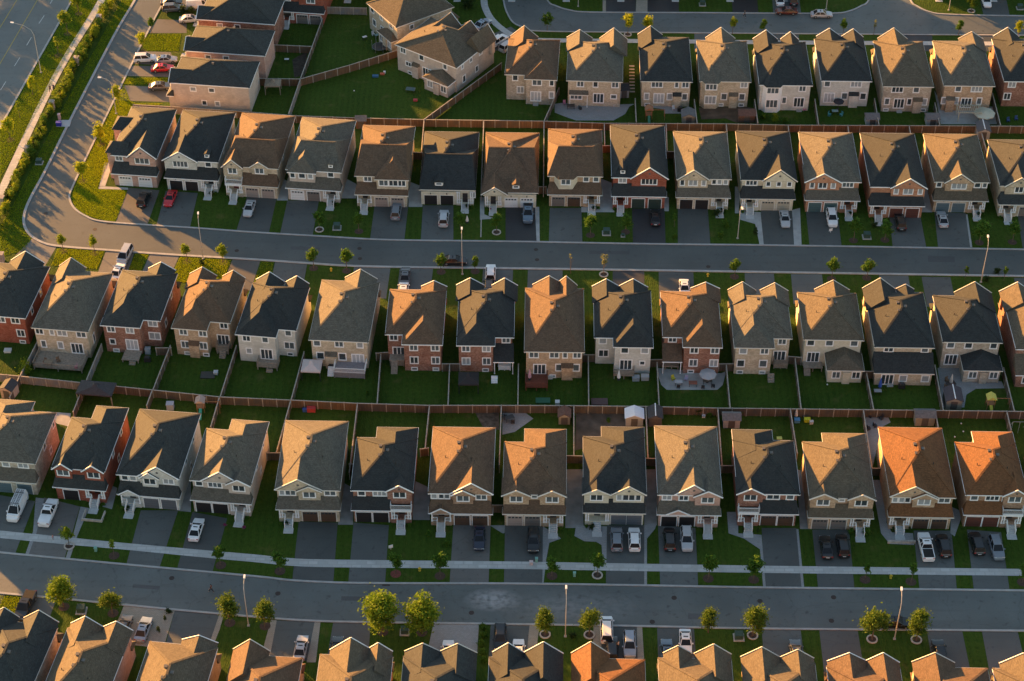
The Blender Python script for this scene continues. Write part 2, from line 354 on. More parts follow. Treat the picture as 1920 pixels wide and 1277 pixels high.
# middle street bending into the street on its far side
outer = smooth(PX((300, -90), (253, 0), (215, 65), (133, 223), (85, 320), (58, 370), (46, 400), (46, 423), (57, 441), (80, 455), (113, 462), (200, 469), (326, 478), (480, 487), (580, 494), (693, 500), (960, 503.5), (1148, 506), (1440, 510.5), (1920, 518), (2300, 524)))
inner = smooth(PX((362, -90), (309, 0), (273, 68), (230, 155), (175, 268), (150, 320), (135, 353), (130, 370), (139, 390), (160, 405), (190, 415), (276, 422), (371, 428), (480, 436), (600, 443), (730, 450), (960, 453), (1210, 457.5), (1440, 460), (1690, 464), (1920, 468), (2300, 473)))
road('middle_street', outer+inner[::-1])
band('kerb', outer, .5, 0, .11, CONC)['kind'] = 'structure'; band('kerb', inner, .36, 0, .11, CONC)['kind'] = 'structure'
# top street with its two junctions
near = smooth(PX((930, -60), (940, -20), (944, 0), (949, 20), (962, 42), (983, 52), (1012, 58.5), (1210, 61), (1440, 63), (1920, 66.5), (2300, 70)))
far1 = smooth(PX((1005, -50), (1026, 0), (1042, 11), (1068, 19), (1110, 23), (1300, 24), (1440, 25), (1560, 25), (1592, 21), (1615, 11), (1629, 0), (1650, -50)))
far2 = smooth(PX((1685, -50), (1707, 0), (1720, 12), (1742, 22), (1778, 27), (1920, 30), (2300, 34)))
road('top_street', near+far2[::-1]+far1[::-1])
for l in (near, far1, far2): band('kerb', l, .34, 0, .11, CONC)['kind'] = 'structure'
tw = smooth(PX((892, -60), (906, -10), (909, 12), (920, 34), (940, 53), (966, 68), (1010, 75), (1200, 77), (1518, 80), (1870, 82), (2300, 86)))
structure(band('sidewalk', tw, 1.5, 0, .03, WALK))
# wide main road
mr = PX((190, -110), (135, 0), (67, 120), (0, 239), (-130, 470), (-260, 700))
structure(MB().sheet(mr+[(-175, 190), (-150, 420)], .004).obj('main_road', asphalt('main_road_asphalt', (.100, .121, .126))))
structure(band('kerb', mr, .4, 0, .12, CONC))
YEL = plain('yellow_road_paint', (.42, .32, .06), .7, var=.2); WHP = plain('white_road_paint', (.60, .62, .62), .7, var=.2)
def lane(name, a, b, w, mat, z=.009):
    a = G(*a); b = G(*b); structure(band(name, [a, b], w, z-.001, z, mat))
lane('lane_line', (110, -68), (-62, 225), .16, YEL); lane('lane_line', (72, -66), (-60, 150), .16, YEL)
for a, b in (((105, -12), (94, 7)), ((83, 29), (73, 44)), ((59, 70), (50, 85)), ((37, 108), (27, 124)), ((11, 153), (1, 169)), ((-14, 196), (-25, 215))):
    lane('lane_dash', a, b, .13, WHP)
ws = PX((220, -70), (190.5, 0), (128, 102), (84, 184), (20, 320), (-14, 395), (-90, 560))
structure(band('sidewalk', smooth(ws), 1.55, 0, .03, WALK))

# driveways: from the garage line to the kerb, one per house
def slab(name, pts, z, mat, label=None, cat=None, group=None):
    o = MB().sheet(PX(*pts), z).obj(name, mat); o['kind'] = 'structure'; return o
D4 = [((-20, 925), (66, 940), (28, 1039), (-60, 1030)), ((83, 933), (150, 950), (121, 1047), (53, 1041)), ((264, 957), (334, 957), (299, 1064), (237, 1058)),
      ((361, 960), (426, 972), (398, 1073), (332, 1067)), ((560, 978), (633, 980), (625, 1092), (548, 1088)), ((663, 980), (729, 985), (722, 1094), (653, 1093)),
      ((850, 984), (920, 985), (916, 1094), (843, 1094)), ((947, 985), (1018, 987), (1019, 1095), (945, 1094)), ((1138, 985), (1208, 985), (1209, 1098), (1136, 1097)),
      ((1234, 985), (1304, 990), (1309, 1100), (1238, 1098)), ((1428, 990), (1493, 990), (1504, 1103), (1435, 1102)), ((1523, 993), (1592, 993), (1602, 1104), (1534, 1103)),
      ((1713, 995), (1784, 995), (1794, 1106), (1724, 1105)), ((1813, 993), (1877, 998), (1893, 1107), (1826, 1106))]
K4 = [0, 1, 0, 0, 0, 0, 1, 0, 0, 0, 0, 0, 0, 0]
for p, k in zip(D4, K4): slab('driveway', p, .008, DRV[k])
D2 = [((241, 352), (299, 357), (276, 422), (217, 417)), ((311, 358), (371, 362), (356, 427), (293, 423)), ((463, 370), (519, 370), (504, 437), (443, 433)),
      ((539, 376), (598, 376), (586, 442), (525, 439)), ((703, 381), (766, 381), (758, 450), (694, 448)), ((793, 385), (850, 385), (850, 451), (789, 450)),
      ((948, 386), (1005, 386), (1006, 453), (948, 452)), ((1031, 390), (1090, 390), (1092, 455), (1029, 454)), ((1185, 391), (1246, 391), (1248, 458), (1187, 457)),
      ((1271, 391), (1327, 392), (1332, 459), (1271, 458)), ((1426, 392), (1485, 394), (1489, 461), (1432, 460)), ((1511, 395), (1570, 396), (1578, 462), (1518, 461)),
      ((1667, 397), (1724, 397), (1737, 465), (1674, 464)), ((1752, 397), (1811, 400), (1819, 466), (1759, 465)), ((1908, 402), (1965, 404), (1980, 469), (1918, 468))]
K2 = [1, 0, 0, 0, 0, 0, 2, 0, 2, 0, 0, 0, 0, 0, 0]
for p, k in zip(D2, K2): slab('driveway', p, .008, DRV[k])
D3 = [((60, 447), (106, 463), (60, 540), (-10, 520)), ((199, 469), (252, 473), (232, 535), (176, 532)), ((281, 476), (336, 480), (312, 535), (258, 530)), ((436, 486), (488, 489), (470, 545), (415, 540)),
      ((516, 489), (576, 494), (566, 550), (505, 545)), ((664, 500), (732, 503), (724, 560), (655, 556)), ((750, 502), (812, 503), (806, 560), (742, 560)), ((906, 504), (962, 504), (960, 560), (902, 560)),
      ((990, 505), (1055, 505), (1054, 560), (988, 560)), ((1149, 508), (1208, 508), (1208, 565), (1148, 565)), ((1235, 509), (1300, 510), (1302, 565), (1236, 565)), ((1396, 512), (1451, 513), (1455, 570), (1400, 570)),
      ((1483, 514), (1541, 514), (1548, 570), (1488, 570)), ((1648, 516), (1703, 517), (1712, 572), (1655, 572)), ((1728, 519), (1782, 520), (1793, 575), (1738, 575)), ((1901, 521), (1960, 522), (1975, 578), (1912, 578))]
K3 = [1, 1, 1, 1, 0, 0, 0, 0, 0, 2, 0, 0, 0, 0, 0, 0]
for p, k in zip(D3, K3): slab('driveway', p, .008, DRV[k])
D5 = [((-60, 1108), (10, 1113), (-15, 1175), (-90, 1170)), ((43, 1117), (106, 1122), (80, 1195), (10, 1190)), ((513, 1163), (599, 1166), (585, 1240), (490, 1235)),
      ((625, 1166), (695, 1167), (690, 1240), (612, 1240)), ((920, 1171), (993, 1172), (993, 1250), (915, 1250)), ((1127, 1174), (1203, 1175), (1206, 1255), (1126, 1255)), ((1232, 1176), (1301, 1177), (1307, 1260), (1235, 1260)),
      ((1428, 1179), (1501, 1180), (1512, 1265), (1435, 1265)), ((1536, 1180), (1608, 1181), (1622, 1268), (1546, 1268)), ((1738, 1182), (1804, 1183), (1822, 1270), (1752, 1270)), ((1841, 1183), (1908, 1184), (1930, 1275), (1858, 1275)), ((328, 1144), (412, 1150), (398, 1215), (310, 1210))]
K5 = [1, 0, 0, 1, 0, 0, 0, 0, 1, 1, 1, 0]
for p, k in zip(D5, K5): slab('driveway', p, .008, DRV[k])
slab('driveway', ((234, 1131), (322, 1142), (300, 1215), (205, 1205)), .008, PAVEW)
slab('driveway', ((813, 1169), (898, 1170), (893, 1250), (795, 1250)), .008, PAVE)
for p in (((318, 1143), (328, 1144), (308, 1210), (297, 1209)), ((412, 1150), (420, 1151), (412, 1180), (398, 1215), (390, 1214)), ((508, 1162), (519, 1163), (505, 1236), (488, 1236)), ((590, 1166), (601, 1166), (592, 1242), (575, 1242)),
          ((993, 1172), (1012, 1172), (1008, 1200), (1005, 1250), (985, 1250)), ((1113, 1174), (1128, 1174), (1127, 1255), (1110, 1255)), ((1194, 1175), (1204, 1175), (1209, 1255), (1196, 1255))):
    slab('paver_strip', p, .012, PAVEW)
# top drives and drives of the side-on houses
for p, k in ((((1136, 0), (1193, 0), (1192, 23), (1136, 23)), 2), (((1214, 0), (1273, 0), (1273, 24), (1214, 24)), 2), (((1372, 0), (1420, 0), (1422, 25), (1374, 25)), 2), (((1450, 0), (1500, 0), (1502, 25), (1450, 25)), 0), (((1840, 0), (1892, 0), (1893, 29), (1844, 28)), 0)):
    q = [p[0], p[1], p[2], p[3]]; a, b = G(*q[0]), G(*q[1]); c, d = G(*q[2]), G(*q[3])
    o = MB().sheet([(a[0]+.6, a[1]+14), (b[0]+.6, b[1]+14), c, d], .008).obj('driveway', DRV[k]); o['kind'] = 'structure'
for p in (((1130, 0), (1136, 0), (1136, 23), (1130, 23)), ((1193, 0), (1214, 0), (1214, 23), (1192, 23))): slab('paver_strip', p, .012, PAVEW)
slab('driveway', ((238, 123), (330, 125), (345, 145), (224, 142)), .008, DRV[1]); slab('driveway', ((228, 160), (312, 164), (330, 192), (214, 188)), .008, DRV[1])
slab('driveway', ((295, 36), (350, 38), (350, 62), (277, 62)), .008, DRV[1]); slab('driveway', ((318, -14), (420, -14), (420, 24), (302, 15)), .008, DRV[1]); slab('driveway', ((262, 96), (320, 98), (330, 122), (241, 120)), .008, DRV[1])
slab('driveway', ((905, 95), (965, 95), (975, 62), (958, 50), (918, 66)), .008, DRV[0])
for p, k in (((1330, 75), 0), ((1470, 75), 0), ((1560, 75), 0), ((1720, 75), 2), ((1860, 75), 0)):
    x, y = p; slab('driveway', ((x-28, 62), (x+28, 63), (x+28, 96), (x-28, 96)), .008, DRV[k])
# walks, patios
for p in (((67, 933), (83, 935), (69, 997), (53, 1042), (47, 1041), (62, 997)), ((151, 950), (167, 953), (145, 1005), (131, 1048), (123, 1047), (138, 1000)),
          ((1018, 987), (1040, 1000), (1052, 1010), (1030, 1018), (1024, 1050), (1019, 1095), (1017, 1095)), ((1080, 985), (1138, 987), (1137, 1056), (1130, 1056), (1128, 1022), (1118, 1016), (1096, 1015), (1077, 1005)),
          ((1208, 985), (1232, 980), (1228, 992), (1213, 1010), (1213, 1098), (1208, 1097)), ((1363, 960), (1384, 960), (1384, 1000), (1428, 1003), (1436, 1102), (1431, 1102), (1425, 1030), (1395, 1010), (1366, 1000)),
          ((1493, 992), (1497, 992), (1508, 1103), (1503, 1103)), ((1634, 900), (1660, 900), (1662, 980), (1672, 998), (1712, 1000), (1714, 1022), (1668, 1020), (1652, 1000)), ((1783, 950), (1806, 960), (1790, 1006), (1782, 1000))):
    slab('walkway', p, .016, PAVE)
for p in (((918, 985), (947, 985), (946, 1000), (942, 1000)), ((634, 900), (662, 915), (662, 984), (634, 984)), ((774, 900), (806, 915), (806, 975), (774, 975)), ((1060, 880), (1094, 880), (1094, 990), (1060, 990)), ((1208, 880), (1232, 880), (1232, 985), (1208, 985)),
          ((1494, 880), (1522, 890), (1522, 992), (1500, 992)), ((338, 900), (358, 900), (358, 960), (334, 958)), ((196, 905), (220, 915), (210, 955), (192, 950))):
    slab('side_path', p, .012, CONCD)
for p in (((196, 305), (212, 305), (197, 350), (186, 350)), ((186, 349), (240, 352), (240, 356), (184, 354)), ((521, 330), (540, 340), (540, 376), (519, 376)), ((640, 330), (668, 345), (668, 372), (640, 372)), ((766, 340), (792, 350), (792, 388), (766, 388)),
          ((1127, 335), (1152, 345), (1152, 385), (1125, 388)), ((1090, 388), (1125, 388), (1150, 385), (1152, 398), (1090, 398)), ((1003, 388), (1011, 388), (1012, 452), (1006, 452)), ((1244, 370), (1254, 370), (1254, 396), (1246, 396)), ((900, 370), (908, 370), (908, 402), (928, 410), (900, 412)),
          ((1385, 395), (1426, 398), (1432, 458), (1424, 458), (1416, 420), (1388, 412)), ((1485, 394), (1500, 390), (1503, 459), (1489, 459)), ((1378, 350), (1388, 350), (1385, 400), (1378, 400)), ((1811, 402), (1814, 402), (1823, 464), (1819, 464)), ((1730, 345), (1750, 350), (1748, 398), (1728, 398))):
    slab('walkway', p, .012, CONC)
slab('patio', ((1040, 195), (1053, 193), (1153, 196), (1190, 195), (1180, 200), (1172, 214), (1150, 226), (1080, 226), (1060, 219), (1040, 211)), .012, PAVE)
slab('patio', ((1220, 202), (1245, 205), (1245, 213), (1279, 213), (1279, 200), (1218, 197)), .012, PAVE)
slab('patio', ((1752, 170), (1768, 200), (1862, 200), (1873, 233), (1764, 233)), .012, CONC)
slab('patio', ((1233, 690), (1352, 700), (1362, 696), (1355, 722), (1345, 731), (1250, 731), (1240, 722), (1234, 705)), .012, CONC)
slab('patio', ((1758, 690), (1800, 688), (1812, 712), (1878, 715), (1884, 728), (1830, 729), (1812, 740), (1808, 764), (1768, 764)), .012, PAVE)
slab('patio', ((1625, 778), (1660, 770), (1670, 792), (1655, 800), (1636, 875), (1622, 790)), .012, PAVE)
slab('patio', ((942, 772), (985, 774), (1000, 785), (965, 810), (942, 815)), .012, PAVE)
slab('patio', ((88, 772), (133, 775), (130, 800), (110, 795), (92, 790)), .012, CONC)
slab('bare_earth', ((1080, 770), (1205, 775), (1205, 810), (1078, 845)), .012, plain('bare_earth', (.085, .075, .062), .95, var=.35, scale=.6))
slab('bare_earth', ((1310, 202), (1400, 200), (1418, 205), (1420, 226), (1380, 230), (1360, 222), (1315, 224)), .012, plain('brown_earth', (.11, .075, .05), .95, var=.35, scale=.6))
slab('garden_bed', ((890, 772), (936, 774), (936, 806), (905, 800)), .012, plain('garden_soil', (.10, .085, .065), .95, var=.45, scale=1.5))
slab('garden_bed', ((548, 112), (577, 95), (570, 140), (552, 146)), .012, plain('dark_soil', (.05, .04, .03), .95, var=.4, scale=1.5))
# manhole covers and drain grates
IRON = plain('cast_iron', (.045, .034, .030), .7, var=.3, scale=5)
mh = [(322, 1084, 'bottom street'), (521, 1113, 'bottom street'), (884, 1149, 'bottom street'), (1264, 1121, 'bottom street'), (1223, 1166, 'bottom street'), (1425, 1127, 'bottom street'), (1563, 1120, 'bottom street'), (1559, 1164, 'bottom street'),
      (86, 400, 'middle street'), (178, 430, 'middle street'), (444, 470, 'middle street'), (674, 466, 'middle street'), (675, 485, 'middle street'), (1005, 468, 'middle street'), (1007, 487, 'middle street'), (1328, 500, 'middle street')]
cnt = {}
mm = MB().disc(0, 0, 0, .014, .42).mesh('manhole_cover', IRON)
for x, y, s in sorted(mh, key=lambda q: q[0]):
    i = cnt.get(s, 0); cnt[s] = i+1
    tag(link('manhole_cover', mm, None, (*G(x, y), 0)), 'dark round iron manhole cover, %s from the left along the %s' % (ORD[i], s), 'manhole cover', 'manhole covers in the streets')
for x, y, s in ((724, 1096, 'bottom street near the red mulch tree'), (206, 419, 'middle street at the corner lawn')):
    o = MB().box(-.6, .6, -.3, .3, 0, .016).obj('drain_grate', IRON); o.location = (*G(x, y), 0); tag(o, 'dark iron drain grate at the kerb of the '+s, 'drain grate')

for q in (((640, 1118), (700, 1119), (700, 1127), (640, 1126)), ((1290, 1150), (1330, 1151), (1330, 1162), (1290, 1161)), ((545, 462), (600, 464), (600, 470), (545, 468)), ((1105, 470), (1180, 471), (1180, 477), (1105, 476)), ((1740, 480), (1790, 481), (1790, 492), (1740, 491)), ((250, 1095), (300, 1099), (298, 1106), (248, 1102))):
    slab('road_patch', q, .008, asphalt('asphalt_patch', (.066, .072, .076)))

# ------------------------------------------------------------------ houses
HE = 6.3; OV = .35                                   # eave height, eave overhang
_win = {}
def win_mesh(w, h, kind):
    key = (w, h, kind)
    if key in _win: return _win[key]
    f = MB(); b = .18; d = .07
    f.box(-w/2-b, w/2+b, -d, 0, -h/2-b-.05, -h/2).box(-w/2-b, w/2+b, -d, 0, h/2, h/2+b).box(-w/2-b, -w/2, -d, 0, -h/2, h/2).box(w/2, w/2+b, -d, 0, -h/2, h/2)
    n = max(1, int(round(w/.75)))
    for i in range(1, n): x = -w/2+w*i/n; f.box(x-.065, x+.065, -d*.8, 0, -h/2, h/2)
    if kind == 'a':                                   # arched head with a keystone
        P = [(-w/2-b, h/2+b)]+[((w/2+b)*cos(pi-pi*k/10), h/2+b+(w*.26)*sin(pi*k/10)) for k in range(1, 10)]+[(w/2+b, h/2+b)]
        v = [(x, -d, z) for x, z in P]+[(x, 0, z) for x, z in P]; n_ = len(P)
        f.add(v, [list(range(n_)), list(range(n_, 2*n_))[::-1]]+[(i+1, i, n_+i, n_+i+1) for i in range(n_-1)])
    g = MB(); g.box(-w/2, w/2, -.03, -.001, -h/2, h/2)
    if kind == 'a': g.add([(x*.72, -d-.004, h/2+b+.05+z*.0+max(0, (w*.26)*sin(pi*k/8)*.72)) for k, (x, z) in enumerate([(w/2*cos(pi-pi*q/8), 0) for q in range(9)])], [list(range(9))])
    r = (f.mesh('window_frame', WHITE), g.mesh('window_pane', GLASS), g.mesh('window_pane', GLASSES[1]), g.mesh('window_pane', GLASSES[2])); _win[key] = r; return r
def window(root, x, y, z, w, h, rz=0.0, kind='w'):
    q = win_mesh(round(w, 2), round(h, 2), kind); f = q[0]; g = random.choice((q[1], q[2], q[2], q[3]))
    o = link('window', f, root, (x, y, z), rz); link('pane', g, o); return o
_gd = {}
def garage_mesh(c):
    if c in _gd: return _gd[c]
    m = MB(); m.box(-1.2, 1.2, -.05, 0, 0, 2.15)
    for z in (.52, 1.05, 1.6): m.box(-1.2, 1.2, -.056, -.05, z-.02, z+.02, 1)
    if c in ('white', 'beige', 'cream', 'taupe', 'brown'):
        for k in range(4): m.box(-1.05+k*.55, -.65+k*.55, -.058, -.05, 1.72, 2.02, 2)
    r = m.mesh('garage_door', [plain('garage_'+c, GAR[c], .5, var=.05), plain('garage_groove', [x*.6 for x in GAR[c]], .6) if False else plain('garage_groove_'+c, [x*.65 for x in GAR[c]], .6), GLASS])
    _gd[c] = r; return r
_m = {}
def cached(k, fn):
    if k not in _m: _m[k] = fn()
    return _m[k]
def vent_mesh(): return cached('vent', lambda: MB().box(-.2, .2, -.2, .2, -.25, .22).box(-.26, .26, -.26, .26, .22, .28).mesh('roof_vent', plain('vent_metal', (.12, .11, .10), .5)))
def pipe_mesh(): return cached('pipe', lambda: MB().tube([(0, 0, -.3), (0, 0, .45)], .055, 6).mesh('vent_pipe', plain('vent_pipe_black', (.03, .03, .03), .5)))
def column_mesh(h, w=.2):
    return cached(('col', h, w), lambda: MB().box(-w/2, w/2, -w/2, w/2, .12, h-.1).box(-w*.75, w*.75, -w*.75, w*.75, 0, .12).box(-w*.75, w*.75, -w*.75, w*.75, h-.1, h).mesh('porch_column', WHITE))
def railing(m, a, b, z, h=.95, step=.16):
    L = hypot(b[0]-a[0], b[1]-a[1]); n = max(1, int(L/step))
    m.beam((*a, z+h), (*b, z+h), .09, .07); m.beam((*a, z+.12), (*b, z+.12), .06, .05)
    for i in range(n+1):
        t = i/n; x = a[0]+(b[0]-a[0])*t; y = a[1]+(b[1]-a[1])*t; w = .05 if i in (0, n) else .018
        m.box(x-w, x+w, y-w, y+w, z, z+h)
def gable(mr_, mw, mt, xc, hw, y0, yb, z, h):
    """front gable: roof prism, wall triangle and white rake boards"""
    mr_.tri(xc, hw+.3, y0-.3, yb, z-.06, h*(hw+.3)/hw)
    mw.add([(xc-hw*.92, y0-.335, z), (xc+hw*.92, y0-.335, z), (xc, y0-.335, z+h*.92), (xc-hw*.92, y0-.25, z), (xc+hw*.92, y0-.25, z), (xc, y0-.25, z+h*.92)], [(0, 1, 2), (5, 4, 3), (0, 2, 5, 3), (2, 1, 4, 5), (1, 0, 3, 4)])
    top = h*(hw+.3)/hw-.06
    for s in (-1, 1): mt.beam((xc+s*(hw+.3), y0-.35, z-.02), (xc, y0-.35, z+top), .1, .2)

class House: pass
def house(name, label, group, A, B, C, D, tilt, wall, roof, r=3.3, front=None, rear=None, nw=.58, fw=.58, far_gables=(), vents=3, side=None, he=HE, run=None, Dp=None, near_front=True):
    """A, B near-left and near-right eave corners, C, D far-left and far-right, as photo pixels at eave height"""
    t = radians(tilt); ex = (cos(t), -sin(t)); ey = (sin(t), cos(t))
    uv = lambda p: (lambda q: (q[0]*ex[0]+q[1]*ex[1], q[0]*ey[0]+q[1]*ey[1]))(G(p[0], p[1], he))
    a = uv(A) if A else None; b = uv(B) if B else None; c = uv(C) if C else None; d = uv(D) if D else None
    mean = lambda l: sum(l)/len(l)
    lx = [p[0] for p in (a, c) if p]; rx = [p[0] for p in (b, d) if p]
    x0 = mean(lx) if lx else None; x1 = mean(rx) if rx else None
    if x0 is None: x0 = x1-10.3
    if x1 is None: x1 = x0+10.3
    W = x1-x0
    nl = a[1] if a else b[1]; nr = b[1] if b else a[1]; fl = c[1] if c else (d[1] if d else nl+(Dp or 15.6)); fr = d[1] if d else fl
    nwing = fwing = None                                # (x from, x to, depth) of the part that stands out
    if rear is not None and abs(nl-nr) > 1.0:
        n = abs(nl-nr); y0 = min(nl, nr); nwing = ((0, W*nw, n) if nl < nr else (W*(1-nw), W, n))
    else: y0 = (nl+nr)/2
    if abs(fl-fr) > 1.6 and near_front:
        n = abs(fl-fr); y1 = max(fl, fr); fwing = ((0, W*fw, n) if fl > fr else (W*(1-fw), W, n))
    else: y1 = (fl+fr)/2
    Dd = y1-y0
    ym = nwing[2] if nwing else 0.0; yM = Dd-(fwing[2] if fwing else 0.0)
    ox = x0*ex[0]+y0*ey[0]; oy = x0*ex[1]+y0*ey[1]
    root = thing(name, label, 'house', ox, oy, -t, 0, group)
    wm = wallmat(wall); rm = roofmat(roof); trim = CREAMT if wall in ('beige', 'cream', 'tan', 'stone') else WHITE
    mw = MB(); mf = MB(); mt = MB()
    mw.box(OV, W-OV, ym+OV, yM-OV, 0, he)
    if nwing: mw.box(max(nwing[0], 0)+OV, nwing[1]-OV, OV, ym+OV, 0, he)
    if fwing: mw.box(fwing[0]+OV, fwing[1]-OV, yM-OV, Dd-OV, 0, he)
    # main hipped roof
    Lm = yM-ym; rl = 2.0 if Lm > 13 else max(.6, Lm*.13); rn = (Lm-rl)*.52; rf = Lm-rl-rn
    if run: rn, rf = run
    mf.hip(0, W, ym, yM, he, r, rn, rf)
    sl = r/(W/2); xm = W/2
    for p_, q_ in (((0, ym, he), (xm, ym+rn, he+r)), ((W, ym, he), (xm, ym+rn, he+r)), ((0, yM, he), (xm, yM-rf, he+r)), ((W, yM, he), (xm, yM-rf, he+r)), ((xm, ym+rn, he+r), (xm, yM-rf, he+r))): mf.beam(p_, q_, .34, .07)
    def ring(m, xa, xb, ya, yb, z):
        for q in ((xa-.04, xb+.04, ya-.04, ya+.02), (xa-.04, xb+.04, yb-.02, yb+.04)): m.box(q[0], q[1], q[2], q[3], z-.2, z-.005)
        for q in ((xa-.04, xa+.02), (xb-.02, xb+.04)): m.box(q[0], q[1], ya+.02, yb-.02, z-.2, z-.005)
    ring(mt, 0, W, ym, yM, he)
    for wg, near in ((nwing, True), (fwing, False)):
        if not wg: continue
        wa, wb, n = wg; h = (wb-wa)/2*sl*1.02; z = he+.02
        if near: mf.hip(wa, wb, -.01, ym+ (h/(r/rn))+1.2, z, h, (wb-wa)/2*1.0, .05); ring(mt, wa, wb, 0, ym+.2, z)
        else: mf.hip(wa, wb, yM-(h/(r/rf))-1.2, Dd+.01, z, h, .05, (wb-wa)/2*1.0); ring(mt, wa, wb, yM-.2, Dd, z)
    # gables seen over the far eave
    for g in far_gables:
        s, hw, h = g[:3]; xc = s*W; back = yM-h/(r/rf)-1.0
        T = lambda x, y, z: (2*xc-x, yM-y, z)
        mf2, mw2, mt2 = MB(T), MB(T), MB(T)
        gable(mf2, mw2, mt2, xc, hw, -.55, yM-back, he, h); mw2.box(xc-hw+.05, xc+hw-.05, -.5, OV+.05, 3.2, he)
        for src, dst in ((mf2, mf), (mw2, mw), (mt2, mt)):
            k = len(dst.v); dst.v += src.v; dst.f += [[i+k for i in f] for f in src.f]; dst.m += src.m
    H = House(); H.root = root; H.W = W; H.D = Dd; H.he = he; H.mw = mw; H.mf = mf; H.mt = mt; H.wm = wm; H.trim = trim; H.ym = ym; H.yM = yM; H.nwing = nwing; H.rm = rm
    if not near_front or rear is not None:              # street side faces away: garage, its lower roof
        mw.box(OV+.02, W-OV-.02, Dd-OV, Dd+1.2, 0, 3.1)
        T = lambda x, y, z: (W-x, Dd-y, z)
        q = MB(T); q.pent(-.0, W, -1.55, OV, 3.1, 4.8, .5, .5); k = len(mf.v); mf.v += q.v; mf.f += [[i+k for i in f] for f in q.f]; mf.m += q.m
        for xg in (W*.3, W*.3+2.8): link('garage_door', garage_mesh('taupe'), root, (xg, Dd+1.2, .05), pi)
    if front: front_side(H, front)
    if rear: rear_side(H, rear)
    ro = None
    wo = mw.obj('wall', wm, root); ro = mf.obj('roof', rm, root); mt.obj('fascia', trim, root)
    # vents near the ridge, a plumbing pipe
    for k in range(vents):
        yy = ym+rn-.3+k*.95; sx = -.55 if k != 1 else .6
        if yy < ym+rn+rl+1.2: link('roof_vent', vent_mesh(), ro, (W/2+sx, yy, he+r-abs(sx)*sl - (max(0, yy-ym-rn-rl))*r/rf - max(0, ym+rn-yy)*r/rn))
    link('vent_pipe', pipe_mesh(), ro, (W*.24, ym+rn*.95, he+W*.24*sl)); link('vent_pipe', pipe_mesh(), ro, (W*.7, ym+rn*.75, he+min(.3*W*sl, rn*.75*r/rn)))
    if side:
        for sx, yy, z, w, h in side: window(root, OV if sx < 0 else W-OV, yy, z, w, h, -pi/2 if sx < 0 else pi/2)
    return H

